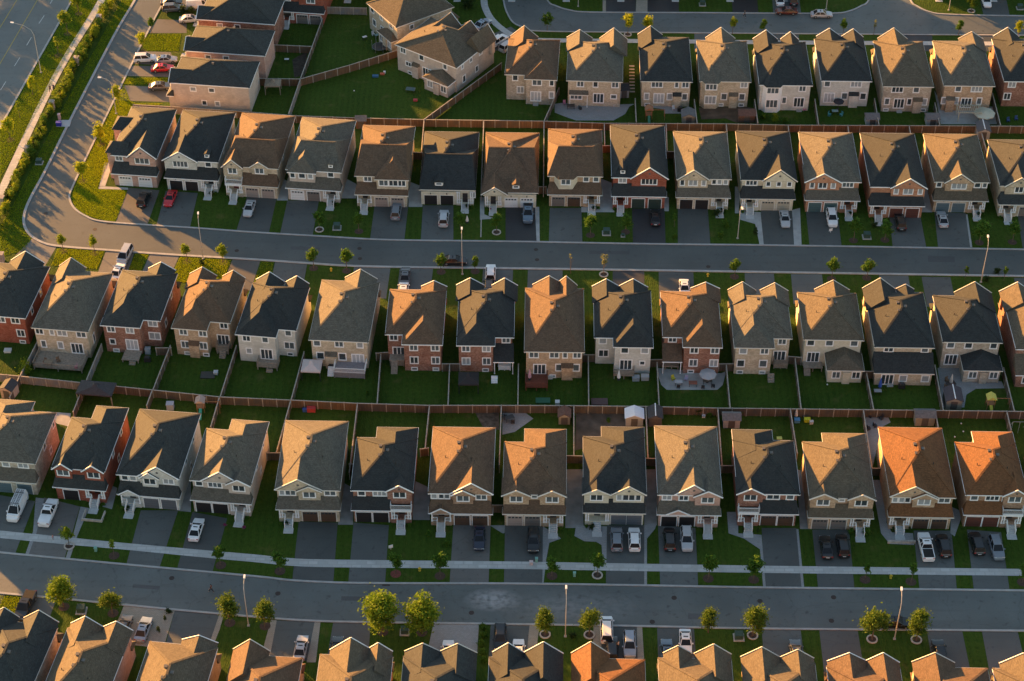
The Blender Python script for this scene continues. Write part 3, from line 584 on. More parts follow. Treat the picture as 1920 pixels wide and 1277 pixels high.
def front_side(H, S):
    """street front that faces the camera: garage, skirt roof, porch, gables, windows"""
    W, root, mw, mf, mt = H.W, H.root, H.mw, H.mf, H.mt; he = H.he
    H.S = S; o = OV; Gp = S.get('g', 1.15); zs = S.get('zs', 3.05); zt = S.get('zt', 4.75); P = S.get('P'); kind = S.get('pk', 'c'); pw = S.get('pw', 3.3)
    yg = o-Gp; px0, px1 = (o, o+pw) if P == 'L' else ((W-o-pw, W-o) if P == 'R' else (0, 0))
    gx0, gx1 = (px1, W-o) if P == 'L' else ((o, px0) if P == 'R' else (o, W-o))
    mw.box(gx0, gx1, yg, o, 0, zs)
    bal = kind == 'b'
    if not S.get('noskirt'):
        i0, i1 = S.get('ins', (.45, .45))
        xa, xb = (gx0-(0 if P == 'L' and bal else 0), W) if (bal and P == 'L') else ((0, gx1) if (bal and P == 'R') else (0, W))
        mf.pent(xa, xb, yg-.4, o+.02, zs, zt, i0 if not (bal and P == 'L') else 0, i1 if not (bal and P == 'R') else 0)
        mt.box(xa-.03, xb+.03, yg-.45, yg-.38, zs-.19, zs-.004)
        for e in (xa, xb): mt.box(e-.04, e+.03, yg-.38, o-.02, zs-.17, zs-.006)
    # garage doors
    gw = gx1-gx0; n = 2 if gw > 5.3 else 1
    for k in range(n):
        xg = gx0+gw*(k+.5)/n*(.92)+gw*.04; c = S['gd'] if isinstance(S['gd'], str) else S['gd'][k]
        mt.box(xg-1.33, xg-1.21, yg-.04, yg, 0, 2.3).box(xg+1.21, xg+1.33, yg-.04, yg, 0, 2.3).box(xg-1.33, xg+1.33, yg-.04, yg, 2.18, 2.34)
        link('garage_door', garage_mesh(c), root, (xg, yg-.005, .03))
        link('wall_lamp', cached('wl', lambda: MB().box(-.08, .08, -.18, 0, -.14, .14).mesh('wall_lamp', DARK)), root, (xg, yg, 2.66))
    # porch
    if P:
        xc = (px0+px1)/2; zf = S.get('zf', .85); yp = yg-.15
        f = MB(); f.box(px0+.02, px1-.02, yp, o-.02, 0, zf).obj('porch_floor', H.wm, root)
        cols = [px0+.18, px1-.2] if kind != 'g' else [px0+.2, px1-.2]
        if pw > 2.9 and kind != 'g': cols = [px0+.18, px0+.55, px1-.55, px1-.2] if kind in ('c', 'b') else cols
        for cx in cols: link('porch_column', column_mesh(round((zs if not bal else zs)-zf-.02, 2)), root, (cx, yp+.15, zf))
        s = MB(); ns = 5; sw_ = 1.25
        for k in range(ns): s.box(xc-sw_/2, xc+sw_/2, yp-.3*(ns-k), yp-.3*(ns-k)+.31 if k < ns-1 else yp-.001, 0, zf*(k+1)/(ns+1))
        s.box(xc-sw_/2-.15, xc+sw_/2+.15, yp-.3*ns-1.1, yp-.3*ns, 0, .06)
        s.obj('porch_steps', plain('porch_concrete', (.47, .49, .50), .75, var=.08), root)
        if S.get('rail', True):
            for e, e0, e1 in ((xc-sw_/2, px0+.1, xc-sw_/2), (xc+sw_/2, xc+sw_/2, px1-.1)):
                q = MB(); q.beam((e, yp-.3*ns, zf*.2+.9), (e, yp, zf+.92), .07, .07); q.box(e-.05, e+.05, yp-.3*ns, yp-.3*ns+.1, 0, zf*.2+.95)
                for k in range(1, 9): yy = yp-.3*ns*k/9; q.box(e-.02, e+.02, yy-.02, yy+.02, zf*(1-k/10), zf+.92-(zf*.8+.02)*k/9)
                if e1-e0 > .3: railing(q, (e0, yp+.12), (e1, yp+.12), zf, .85)
                q.obj('porch_railing', WHITE, root)
        dm = cached(('door', S.get('dc', 'dark')), lambda: MB().box(-.48, .48, -.05, 0, 0, 2.1).mesh('front_door', plain('front_door_'+S.get('dc', 'dark'), {'dark': (.035, .03, .03), 'white': (.6, .6, .6), 'red': (.18, .03, .03)}[S.get('dc', 'dark')], .4)))
        dd = link('front_door', dm, root, (xc, o-.002, zf)); link('handle', cached('dh', lambda: MB().box(.34, .4, -.11, -.05, .95, 1.1).mesh('door_handle', plain('brass', (.5, .4, .2), .3, 1))), dd)
        if kind == 'g':                                 # small entrance gable on the porch
            gable(mf, mw, mt, xc, pw*.44, yp-.05, o, zs, 1.0)
        if bal:                                         # balcony over the porch
            b = MB(); b.box(px0-.05, px1+.05, yp-.1, o-.01, zs-.45, zs).obj('balcony_beam', WHITE, root)
            MB().box(px0+.1, px1-.1, yp+.05, o-.03, zs, zs+.03).obj('balcony_floor', plain('balcony_membrane', (.02, .02, .022), .8), root)
            q = MB(); railing(q, (px0+.02, yp-.02), (px1-.02, yp-.02), zs, 1.0); railing(q, (px0+.02, yp-.02), (px0+.02, o-.05), zs, 1.0); railing(q, (px1-.02, yp-.02), (px1-.02, o-.05), zs, 1.0)
            q.obj('balcony_railing', WHITE, root)
            link('balcony_door', win_mesh(1.4, 2.0, 'w')[1], root, (xc, o-.001, zs+1.1))
    # gables on the front
    bays = []
    for g in S.get('gb', ()):
        s0, s1, h, pj = g[:4]; wk = g[4] if len(g) > 4 else 'a'
        xc = (s0+s1)/2*W; hw = (s1-s0)/2*W; y0 = o-pj
        if pj > .05: mw.box(xc-hw+.06, xc+hw-.06, y0, o, S.get('zb', 3.4), he+.0)
        slope_run = h/(3.3/6.6)+1.2
        gable(mf, mw, mt, xc, hw, y0, slope_run, he, h); bays.append((xc-hw, xc+hw, y0))
        if wk: window(root, xc, y0, S.get('zw', 5.5)+.07, g[5] if len(g) > 5 else 1.75, 1.3, 0, wk)
        if h > 1.3: link('gable_vent', cached('gv', lambda: MB().disc(0, 0, 0, .04, .22, 10).mesh('gable_vent', plain('louvre', (.1, .1, .1), .6))), root, (xc, y0-.30, he+h*.5), 0).rotation_euler = (pi/2, 0, 0)
    for s0, s1, pj, h in S.get('hp', ()):                # hipped bay standing out from the front
        xa, xb = s0*W, s1*W; mw.box(xa+OV, xb-OV, o-pj, o, 3.3, he); mf.hip(xa, xb, o-pj-OV, h/.45+1.5, he+.02, h, (xb-xa)/2*.9, .05); bays.append((xa, xb, o-pj))
        mt.box(xa-.03, xb+.03, o-pj-OV-.04, o-pj-OV+.02, he-.18, he+.01)
    for u in S.get('up', ()):
        x = u[0]*W; y = o
        for b0, b1, yb in bays:
            if b0 < x < b1: y = min(y, yb)
        window(root, x, y, S.get('zw', 5.5), u[1]*1.08, 1.12 if len(u) < 3 else u[2], 0, u[3] if len(u) > 3 else 'w')
    if S.get('dormer'):
        for s, hw in S['dormer']:
            x = s*W; yd = 1.3; z = he+yd*.5-.25
            mt.box(x-hw, x+hw, yd-.5, yd+.4, z, z+.75); mf.tri(x, hw+.18, yd-.62, yd+3.0, z+.75, hw*.75)
            window(root, x, yd-.5, z+.4, hw*1.2, .38)
    if S.get('cross'):                                  # cross roof over the front half, ridge along the street
        dp, h, e = S['cross']; mf.hipx(-.03, W+.03, -.03, 2*dp, he+.012, h, e, e); mf.beam((e, dp-.015, he+h), (W-e, dp-.015, he+h), .3, .07)
    if S.get('cb'):                                     # canted cream bay over the garage
        x = .33*W; y = o; w = 4.4; p = [(x-w/2, y), (x-w/2+.9, y-1.1), (x+w/2-.9, y-1.1), (x+w/2, y)]
        MB().prism(p, 3.6, he-.01).obj('bay', wallmat('cream'), root); q = [(x-w/2-.3, y+.1), (x-w/2+.75, y-1.45), (x+w/2-.75, y-1.45), (x+w/2+.3, y+.1)]
        mf.add([(a, b, he) for a, b in q]+[(x, y+3.4, he+2.0)], [(0, 1, 4), (1, 2, 4), (2, 3, 4), (3, 0, 4), (3, 2, 1, 0)])
        window(root, x, y-1.1, S.get('zw', 5.5), 1.6, 1.05)
    if S.get('ds'):                                     # white downspout
        mt.box(S['ds']*W-.05, S['ds']*W+.05, o-.1, o-.02, zt-.3, he-.2)
    if S.get('skg'):                                    # a gable set into the skirt roof
        s, hw, h = S['skg']; gable(mf, mw, mt, s*W, hw, yg-.1, o, zs, h)

def rear_side(H, S):
    """garden side that faces the camera"""
    W, root, mw, mf, mt = H.W, H.root, H.mw, H.mf, H.mt; he = H.he; nwg = H.nwing
    def yat(s): x = s*W; return OV if (nwg is None or nwg[0] <= x <= nwg[1]) else H.ym+OV
    for u in S.get('up', ()): window(root, u[0]*W, yat(u[0]), u[2] if len(u) > 2 else he-.95, u[1], 1.15)
    for u in S.get('lo', ()): window(root, u[0]*W, yat(u[0])-(u[3] if len(u) > 3 else 0), 1.6 if S.get('leanw') else 2.45, u[1], 1.35 if len(u) < 3 else u[2])
    for u in S.get('bs', ()): window(root, u*W, yat(u), .42, .8, .42)
    for s, c in S.get('pd', ()):
        d = link('patio_door', win_mesh(1.9, 2.05, 'w')[0], root, (s*W, yat(s)-(S.get('pdy', 0)), 1.3 if S.get('leanw') else 2.0)); link('pane', win_mesh(1.9, 2.05, 'w')[1] if c == 'dark' else cached('curt', lambda: MB().box(-.95, .95, -.03, -.001, -1.02, 1.02).mesh('curtained_pane', plain('curtained_glass', (.42, .45, .48), .3))), d)
    for s, w in S.get('ch', ()):                        # fireplace chase with a small dark roof
        x = s*W; y = yat(s); mw.box(x-w/2, x+w/2, y-.6, y, 0, 2.9); mf.pent(x-w/2-.12, x+w/2+.12, y-.75, y+.01, 2.9, 3.5, 0, 0)
    for s0, s1, d, z0, z1 in S.get('lean', ()):         # one-storey lean-to roof with or without a wall under it
        y = min(yat(s0+.01), yat(s1-.01)) if S.get('leanw') else max(yat(s0+.02), yat(s1-.02))
        mf.pent(s0*W, s1*W, y-d-.3, y+.02, z0, z1, 0.05, .05); mt.box(s0*W-.03, s1*W+.03, y-d-.35, y-d-.28, z0-.19, z0-.004)
        if S.get('leanw'): mw.box(s0*W+.3, s1*W-.3, y-d, y, 0, z0)
        else:
            for s in (s0+.02, s1-.02): link('post', column_mesh(round(z0, 2), .14), root, (s*W, y-d-.1, 0))
    if S.get('sun'):                                    # one-storey sunroom with hipped roof
        s0, s1, d = S['sun']; x0, x1 = s0*W, s1*W; y = OV
        mw.box(x0+.3, x1-.3, y-d, y-.001, 0, 3.0)
        mf.hip(x0, x1, y-d-.3, y+.9, 3.0, 1.5, 2.6, .05); mt.box(x0-.03, x1+.03, y-d-.34, y-d-.28, 2.82, 2.995); mt.box(x0-.04, x0+.02, y-d-.28, y, 2.82, 2.995); mt.box(x1-.02, x1+.04, y-d-.28, y, 2.82, 2.995)
        for s in (.27, .8): window(root, x0+(x1-x0)*s, y-d, 1.75, 1.2, 1.3)
        xm = x0+(x1-x0)*.54; mw.box(xm-.65, xm+.65, y-d-.4, y-d, 0, 2.6)
    if S.get('bay'):                                    # canted bay, two storeys, its own hip inside the roof
        s, w = S['bay']; x = s*W; y = yat(s); p = [(x-w/2, y), (x-w/2+.7, y-.9), (x+w/2-.7, y-.9), (x+w/2, y)]
        (MB().prism(p, 0, he-.01).obj('bay', WHITE if S.get('bayw') else H.wm, root)); q = [(x-w/2-.3, y+.1), (x-w/2+.55, y-1.25), (x+w/2-.55, y-1.25), (x+w/2+.3, y+.1)]
        mf.add([(a, b, he) for a, b in q]+[(x, y+3.0, he+1.9)], [(0, 1, 4), (1, 2, 4), (2, 3, 4), (3, 0, 4), (3, 2, 1, 0)])
        for z in (he-.95, 2.2): window(root, x, y-.9, z, w-1.7, 1.2 if z > 4 else 1.7)
    if S.get('deck'):
        s0, s1, d, z, mat, rl = S['deck'][:6]; m = MB(); y = min(yat(s0), yat(s1)) if len(S['deck']) < 7 else yat((s0+s1)/2)
        m.box(s0*W, s1*W, y-d, y-.01, z-.15, z)
        for x in (s0*W+.15, (s0+s1)/2*W, s1*W-.15): m.box(x-.07, x+.07, y-d+.02, y-d+.16, 0, z-.15)
        if z > .9: m.box(s0*W+.05, s1*W-.05, y-d+.2, y-d+.24, 0, z-.16)
        dk = m.obj('deck', mat, root)
        if rl:
            q = MB(); railing(q, (s0*W+.06, y-d+.06), (s1*W-.06, y-d+.06), z, .95); railing(q, (s0*W+.06, y-d+.06), (s0*W+.06, y-.1), z, .95); railing(q, (s1*W-.06, y-d+.06), (s1*W-.06, y-.1), z, .95)
            q.obj('railing', WHITE if rl == 'w' else mat, dk)
    if S.get('st'):
        s, z, mat = S['st'][:3]; m = MB(); x = s*W; y0 = yat(s)-(S['st'][3] if len(S['st']) > 3 else 0); n = max(2, int(z/.2))
        for k in range(n): m.box(x-.55, x+.55, y0-.28*(n-k), y0-.28*(n-k)+.28, 0, z*(k+.6)/n)
        m.obj('back_steps', mat, root)

ROWG = {1: 'houses in the top row', 2: 'houses in the second row', 3: 'houses in the third row', 4: 'houses in the fourth row', 5: 'houses in the bottom row'}
ROWN = {1: 'top', 2: 'second', 3: 'third', 4: 'fourth', 5: 'bottom'}
RN = {'black': 'black', 'grey': 'grey', 'brown': 'brown', 'taupe': 'grey-brown', 'rust': 'rusty brown', 'slate': 'slate grey'}
def label(row, i, wall, roof, extra): return '%s house with %s roof%s, %s in %s row' % (WALL[wall][0], RN[roof], ' and '+extra if extra else '', ORD[i], ROWN[row])
HN = {}
def R4(i, A, B, C, D, tilt, wall, roof, extra, S, **k):
    HN[(4, i)] = house('house', label(4, i, wall, roof, extra), ROWG[4], A, B, C, D, tilt, wall, roof, front=S, **k)
sideR = [(1, 5.5, 4.9, .9, 1.0), (1, 10.5, 4.9, .7, .9), (1, 7.5, 1.9, .8, .9)]
R4(0, None, (67, 870), (-12, 747), (105, 774), 6.3, 'stone', 'grey', 'blue garage doors', dict(gd='blue', P='L', up=[(.22, 1.6), (.8, 1.4), (.55, .9)]), side=sideR, fw=.62)
R4(1, (82, 873), (196, 886), (149, 783), (241, 765), 6.3, 'red', 'slate', 'two small front gables', dict(gd=('black', 'grey'), P='R', gb=[(.05, .37, 1.2, .5), (.6, .96, 1.3, .5)]), side=sideR, fw=.62)
R4(2, (218, 888), (336, 900), (264, 762), (374, 780), 6.2, 'grey', 'slate', 'gabled porch', dict(gd='grey', P='L', pk='g', gb=[(.36, .97, 2.3, .15, None), (.4, .66, 1.1, .5)], up=[(.12, .8), (.25, .8), (.82, 1.4)]), side=sideR, fw=.68)
R4(3, (354, 898), (471, 911), (388, 803), (504, 791), 6.0, 'blush', 'grey', 'pink flower pots', dict(gd='black', P='R', gb=[(.2, .8, 2.2, .1, None), (.62, .97, 1.1, .5)], up=[(.14, .9), (.4, 1.9)]), side=sideR, fw=.62)
R4(4, (516, 919), (638, 919), (535, 788), (653, 790), 1.3, 'beige', 'grey', 'brown garage doors', dict(gd='brown', P='L', gb=[(.02, .7, 2.25, .08, None), (.35, .7, 1.05, .5)], up=[(.1, .6), (.19, .6), (.27, .6), (.84, 1.5)]), side=[(1, 5, 4.9, .8, .8)])
R4(5, (657, 918), (774, 923), (669, 820), (785, 802), 1.3, 'redbrown', 'black', 'balcony over the porch', dict(gd='black', P='R', pk='b', gb=[(.58, .98, 1.35, .3)], up=[(.17, .9), (.46, 1.8)], ds=.585), fw=.68)
R4(6, (803, 924), (925, 928), (812, 796), (928, 806), 1.3, 'brown', 'brown', 'gabled entrance porch', dict(gd='brown', P='L', pk='g', gb=[(.36, .98, 2.3, .1, None), (.38, .7, 1.05, .5)], up=[(.09, .7), (.2, .6), (.29, .6), (.82, 1.4)]), fw=.66)
R4(7, (943, 927), (1061, 928), (945, 828), (1063, 805), 1.3, 'tan', 'brown', 'two front gables', dict(gd=('beige', 'taupe'), P='R', gb=[(.01, .42, 1.2, .5), (.58, .98, 1.2, .5)], up=[(.5, .7, .4)]), fw=.68)
R4(8, (1094, 925), (1212, 925), (1093, 818), (1208, 801), 1.3, 'cream', 'black', 'wide open porch', dict(gd='grey', P='L', pw=3.9, gb=[(.01, .41, 1.1, .5), (.47, .97, 1.75, .4)], up=[(.57, .6), (.87, .6)], rail=False), fw=.7)
R4(9, (1233, 925), (1355, 932), (1227, 798), (1343, 800), 1.3, 'pink', 'grey', 'white panelled bay', dict(gd='black', P='R', gb=[(.29, .83, 2.1, .06, None), (.58, .98, 1.2, .5)], up=[(.15, 1.2), (.41, 1.2)], skg=(.33, 1.6, .9)))
R4(10, (1383, 929), (1501, 924), (1372, 805), (1487, 826), 1.3, 'redbrown', 'black', 'balcony and clipped shrubs', dict(gd='brown', P='L', pk='b', gb=[(.01, .42, 1.25, .3)], up=[(.58, 1.7), (.85, .9)]), fw=.66)
R4(11, (1521, 933), (1640, 935), (1501, 828), (1624, 813), 1.3, 'tan', 'taupe', 'grey garage doors', dict(gd='taupe', P='R', gb=[(.02, .41, 1.15, .5), (.6, .98, 1.15, .5)], up=[(.5, .7, .4)]), fw=.68)
R4(12, (1669, 932), (1792, 933), (1647, 801), (1766, 802), 1.3, 'tan', 'rust', 'paved front terrace', dict(gd='brown', P='L', gb=[(.02, .7, 2.25, .08, None), (.35, .7, 1.05, .5)], up=[(.09, .6), (.19, .6), (.28, .6), (.84, 1.5)]))
R4(13, (1809, 928), (1928, 930), (1791, 829), (1898, 810), 1.3, 'brown', 'rust', 'brown garage doors', dict(gd='red', P='R', pk='b', gb=[(.62, .99, 1.35, .3)], up=[(.16, .9), (.45, 1.8)], ds=.61), fw=.68)

def R3(i, A, B, C, D, tilt, wall, roof, extra, S, gb, **k):
    HN[(3, i)] = house('house', label(3, i, wall, roof, extra), ROWG[3], A, B, C, D, tilt, wall, roof, rear=S, far_gables=gb, **k)
R3(0, (-62, 590), (48, 595), None, (94, 500), 7, 'red', 'slate', '', dict(up=[(.3, 1.3), (.55, 1.3), (.8, 1.3)], lo=[(.35, 1.2), (.85, 1.2)], bs=(.35, .85)), [(.58, 2.8, 2.2)], side=[(1, 4, 4.6, .7, 1), (1, 9, 4.6, .7, 1)])
R3(1, (58, 614), (165, 623), (108, 508), (213, 509), 6.8, 'beige', 'grey', 'a wide timber deck', dict(up=[(.12, 1.2), (.34, .6), (.52, 1.5), (.86, 1.5)], lo=[(.15, .7), (.45, .8)], pd=[(.74, 'dark')], ch=[], deck=(.06, .93, 4.2, .75, WOODP, 'd')), [(.24, 2.2, 1.9)], side=[(1, 3, 2.4, .8, 1.6)])
R3(2, (189, 610), (300, 602), (227, 508), (334, 511), 6, 'redbrown', 'slate', 'white patio doors', dict(up=[(.17, 1.2), (.5, 1.2), (.85, 1.4)], lo=[(.16, .8, 1.0), (.85, 1.8)], pd=[(.5, 'white')], bs=(.2,), deck=(.36, .66, 2.6, .7, WOODP, 0), st=(.55, .6, WOODP, 2.6)), [(.70, 2.2, 1.5)], nw=.7, side=[(1, 6, 2.6, .9, 1.2), (1, 11, 4.7, .7, 1)])
R3(3, (321, 615), (431, 606), (356, 524), (461, 523), 7, 'tan', 'brown', 'a raised back deck', dict(up=[(.2, 1.2), (.55, 1.2), (.87, 1.2)], lo=[(.2, 1.2), (.53, 1.2)], pd=[(.83, 'dark')], ch=[(.37, 1.7)], bs=(.22, .56), deck=(.72, .95, 1.6, 1.0, WOODP, 'd', 1), st=(.85, .9, WOODP, 1.6)), [(.21, 2.2, 1.6), (.78, 1.8, 1.4)], nw=.64)
R3(4, (442, 627), (554, 620), (472, 533), (583, 535), 7, 'grey', 'black', 'a hipped back wing', dict(up=[(.18, 1.2), (.5, .9), (.85, .9)], lo=[(.2, .8, 1.0), (.85, 1.6)], pd=[(.5, 'dark')], bs=(.85,), deck=(.36, .72, 2.0, .8, WOODP, 'd'), st=(.58, .6, WOODP, 2.0)), [(.29, 2.3, 1.8), (.77, 1.8, 1.4)], nw=.7)
R3(5, (579, 637), (690, 642), (603, 526), (713, 528), 4, 'beige', 'grey', 'white railed deck', dict(up=[(.13, 1.0), (.5, 1.3), (.85, .9)], lo=[(.17, 1.1), (.54, 1.1)], pd=[(.8, 'white')], ch=[(.35, 1.9)], deck=(.42, .95, 2.9, 1.3, plain('deck_grey_violet', (.25, .23, .25), .8, var=.15), 'w'), st=(.36, 1.2, WHITE, 1.2)), [(.67, 2.6, 1.9)])
R3(6, (723, 627), (830, 647), (730, 545), (837, 541), 1.2, 'redbrown', 'brown', 'an outside back stair', dict(up=[(.14, 1.2), (.5, 1.2), (.87, 1.2)], lo=[(.5, 1.2), (.87, 1.2)], pd=[(.22, 'dark')], bs=(.5, .87), deck=(.06, .32, 1.6, 1.5, WOODP, 0, 1), st=(.15, 1.5, WOODP, 1.6)), [(.78, 2.0, 1.2)], nw=.7)
R3(7, (856, 648), (965, 633), (861, 541), (964, 541), .6, 'redbrown', 'black', 'a dark lean-to porch roof', dict(up=[(.16, 1.2), (.52, 1.2), (.86, 1.2, 5.5)], lo=[(.16, 1.2), (.52, 1.2)], pd=[(.82, 'dark')], lean=[(.64, 1.0, 2.6, 2.9, 4.7)], bs=(.5,), deck=(.72, .95, 1.9, 1.0, WHITE, 'w', 1), st=(.66, .9, WHITE, 1.9)), [(.2, 2.2, 1.5), (.82, 2.0, 1.5)], nw=.67)
R3(8, (983, 660), (1096, 660), (985, 541), (1094, 540), 1, 'tan', 'brown', 'a red stained deck', dict(up=[(.16, 1.4), (.5, 1.4), (.68, .6), (.88, 1.2)], pd=[(.26, 'dark')], lo=[(.58, .9), (.87, .9)], ch=[(.72, 1.9)], bs=(.48,), deck=(.02, .4, 3.4, .9, WOODR, 'd')), [(.41, 2.7, 1.9), (.7, 1.7, 1.8)])
R3(9, (1114, 633), (1225, 652), (1113, 541), (1220, 547), 1.3, 'grey', 'black', 'pale back siding', dict(up=[(.15, 1.1), (.52, 1.1), (.86, 1.1)], lo=[(.17, 1.5), (.83, .7, .7)], pd=[(.55, 'dark')], deck=(.34, .7, 1.6, .9, WOODP, 'd')), [(.22, 2.2, 1.6), (.69, 2.4, 1.7)], nw=.68)
R3(10, (1243, 632), (1354, 652), (1238, 548), (1346, 545), 1.3, 'redbrown', 'brown', 'a furnished pale patio', dict(up=[(.17, 1.2, 5.6), (.53, 1.2), (.88, 1.2)], lo=[(.53, 1.2), (.88, 1.2)], pd=[(.23, 'dark')], lean=[(0, .34, 2.6, 2.9, 4.6)], bs=(.5, .85), deck=(.05, .3, 1.8, .8, WOODP, 'd', 1)), [(.79, 2.3, 1.3)], nw=.67)
R3(11, (1377, 652), (1486, 635), (1367, 553), (1474, 548), 1.2, 'beige', 'grey', 'blue patio doors', dict(up=[(.16, 1.1), (.52, 1.2), (.84, 1.2)], lo=[(.14, 1.1), (.52, 1.1)], pd=[(.82, 'dark')], bs=(.14, .52), deck=(.72, .97, 1.2, 1.1, WOODP, 'd', 1), st=(.66, 1.0, WOODP, .8)), [(.23, 2.2, 1.7), (.79, 2.2, 1.6)], nw=.68)
R3(12, (1508, 637), (1620, 638), (1494, 550), (1605, 548), 1.3, 'cream', 'taupe', 'a stone sunroom', dict(up=[(.13, 1.1), (.44, 1.1), (.85, 1.1)], pd=[(.2, 'dark')], sun=(.38, 1.0, 4.2), deck=(.04, .36, 1.6, .9, WOODP, 0), st=(.1, .8, WOODP, 1.6)), [(.6, 2.8, 2.0)])
R3(13, (1640, 651), (1753, 652), (1620, 540), (1732, 555), 1.3, 'beige', 'black', 'a full-width lower back roof', dict(up=[(.25, 1.4, 5.65), (.85, 1.0, 5.65)], leanw=1, lean=[(0, 1, 3.0, 2.95, 5.0)], pdy=3.0, pd=[(.24, 'dark')], lo=[(.5, 1.1, 1.2, 3.0), (.87, 1.1, 1.2, 3.0)], st=(.3, .5, CONC, 3.0)), [(.25, 2.6, 2.2), (.7, 1.3, .9)], near_front=False)
R3(14, (1768, 641), (1880, 643), (1749, 555), (1858, 554), 1.3, 'stone', 'black', 'a hip-roofed sunroom', dict(up=[(.15, 1.1), (.45, 1.1), (.87, 1.0)], pd=[(.2, 'dark')], sun=(.34, 1.0, 3.6)), [(.7, 3.0, 2.3)])
R3(15, (1900, 655), (2012, 656), (1884, 552), (1990, 555), 1.3, 'redbrown', 'taupe', '', dict(up=[(.25, 1.4, 5.65), (.85, 1.0, 5.65)], leanw=1, lean=[(0, 1, 3.0, 2.95, 5.0)], lo=[(.2, 1.1, 1.2, 3.0)]), [(.25, 2.6, 2.0)])

def R2(i, A, B, C, D, tilt, wall, roof, extra, S, **k):
    S.setdefault('g', 1.5); HN[(2, i)] = house('house', label(2, i, wall, roof, extra), ROWG[2], A, B, C, D, tilt, wall, roof, front=S, **k)
R2(0, (204, 291), (297, 296), (251, 198), (328, 206), 6, 'pink', 'slate', 'white garage doors', dict(gd='white', gb=[(.38, .97, 2.4, .5, 'a', 2.6)], up=[(.16, 1.1), (.16, 1.1)]), side=[(-1, 4, 4.9, 1, 1.2)])
R2(1, (307, 300), (410, 303), (343, 206), (442, 211), 5.6, 'grey', 'black', 'a small round-topped dormer', dict(gd='black', P='R', gb=[(.0, .6, 2.1, .5, 'w', 2.7)], up=[(.8, .9)], dormer=[(.78, .45)]), side=[(1, 6, 4.9, .8, 1)])
R2(2, (417, 313), (521, 314), (455, 210), (555, 219), 6, 'beige', 'brown', 'a gabled turret balcony', dict(gd='beige', P='L', pk='b', cross=(5.2, 2.9, 1.6), gb=[(.0, .34, 1.7, .7, 'a', 1.5), (.5, .8, 1.2, .2, 'w', 1.5)], dc='red'), side=[(1, 6, 4.9, .8, 1)])
R2(3, (536, 318), (639, 323), (566, 219), (669, 226), 6, 'blush', 'grey', 'a tiny white dormer', dict(gd=('white', 'taupe'), P='R', cross=(5.6, 3.0, 2.2), hp=[(.04, .56, .9, 2.2)], up=[(.13, .7), (.3, 1.0), (.45, .7), (.8, .9)], dormer=[(.8, .4)]))
R2(4, (664, 328), (768, 334), (682, 233), (776, 238), 2.5, 'beige', 'brown', 'an upper enclosed balcony', dict(gd='beige', P='L', pw=2.9, cross=(6.0, 3.15, .9), hp=[(.38, 1.02, 1.0, 2.5)], up=[(.24, 1.2), (.55, 1.6, 1.5), (.72, 1.6, 1.5), (.88, 1.2, 1.5)]))
R2(5, (789, 355), (892, 357), (794, 246), (898, 248), 1.5, 'cream', 'black', 'low eaves and one dormer', dict(gd='black', P='R', noskirt=1, zs=3.05, g=.4, zw=2.2, cross=(6.8, 3.5, .9), dormer=[(.35, .8)], zf=.4, up=[(.95, .7)]), he=3.5, r=3.9)
R2(6, (905, 363), (1009, 359), (911, 247), (1011, 250), 1.3, 'cream', 'brown', 'a gabled porch and dormer', dict(gd='white', P='L', noskirt=1, g=.4, zw=2.2, cross=(9.5, 3.7, .9), dormer=[(.6, .7)], gb=[(.0, .43, 1.6, .9, None)], zb=3.0, zf=.5), he=3.5, r=3.9)
R2(7, (1027, 331), (1130, 330), (1028, 241), (1129, 243), 1.3, 'tan', 'brown', 'a canted cream bay', dict(gd=('taupe', 'brown'), P='R', cross=(5.6, 2.95, 2.0), up=[(.7, .8), (.88, .8)], cb=1))
R2(8, (1147, 332), (1251, 335), (1144, 234), (1246, 235), 1.3, 'red', 'black', 'a wide white-trimmed gable', dict(gd='green', P='L', pw=3.0, gb=[(.36, .99, 2.5, .4, 'w', 2.8)], up=[(.2, 1.2)], dormer=[(.2, .45)]))
R2(9, (1268, 338), (1372, 333), (1263, 245), (1362, 248), 1.3, 'beige', 'grey', 'arched dark garage doors', dict(gd='black', P='R', gb=[(.03, .58, 2.2, .5, 'a', 1.5)], up=[(.11, .6), (.5, .6), (.69, .6), (.79, .6), (.9, .6)]))
R2(10, (1388, 333), (1494, 343), (1380, 246), (1480, 246), 1.3, 'cream', 'black', 'three arched gable windows', dict(gd='cream', P='L', gb=[(.4, .99, 2.5, .4, None)], up=[(.5, .6, .9, 'a'), (.69, .6, .9, 'a'), (.88, .6, .9, 'a'), (.2, 1.8)]))
R2(11, (1513, 345), (1614, 337), (1496, 248), (1598, 248), 1.3, 'orange', 'grey', 'teal garage doors', dict(gd='teal', P='R', gb=[(.0, .62, 2.0, .4, 'w', 1.4)], up=[(.12, .6), (.5, .6), (.77, 1.8)]))
R2(12, (1632, 354), (1736, 348), (1613, 249), (1714, 250), 1.3, 'orange', 'black', 'dark red garage doors', dict(gd='red', P='L', pw=3.2, gb=[(.38, .99, 2.2, .5, 'w', 1.6)], up=[(.47, .6), (.9, .6)], noskirt=0))
R2(13, (1753, 344), (1855, 339), (1731, 251), (1833, 251), 1.3, 'tan', 'taupe', 'teal-blue garage doors', dict(gd='blue', P='R', gb=[(.2, .7, 2.0, .5, 'a', 2.6)], up=[(.1, .7), (.79, .9), (.92, .6)]))
R2(14, (1872, 349), (1978, 349), (1855, 262), (1955, 262), 1.3, 'beige', 'slate', 'a columned porch', dict(gd='taupe', P='L', gb=[(.1, .6, 2.0, .4, 'w', 1.4)], up=[(.8, 1.2)]))

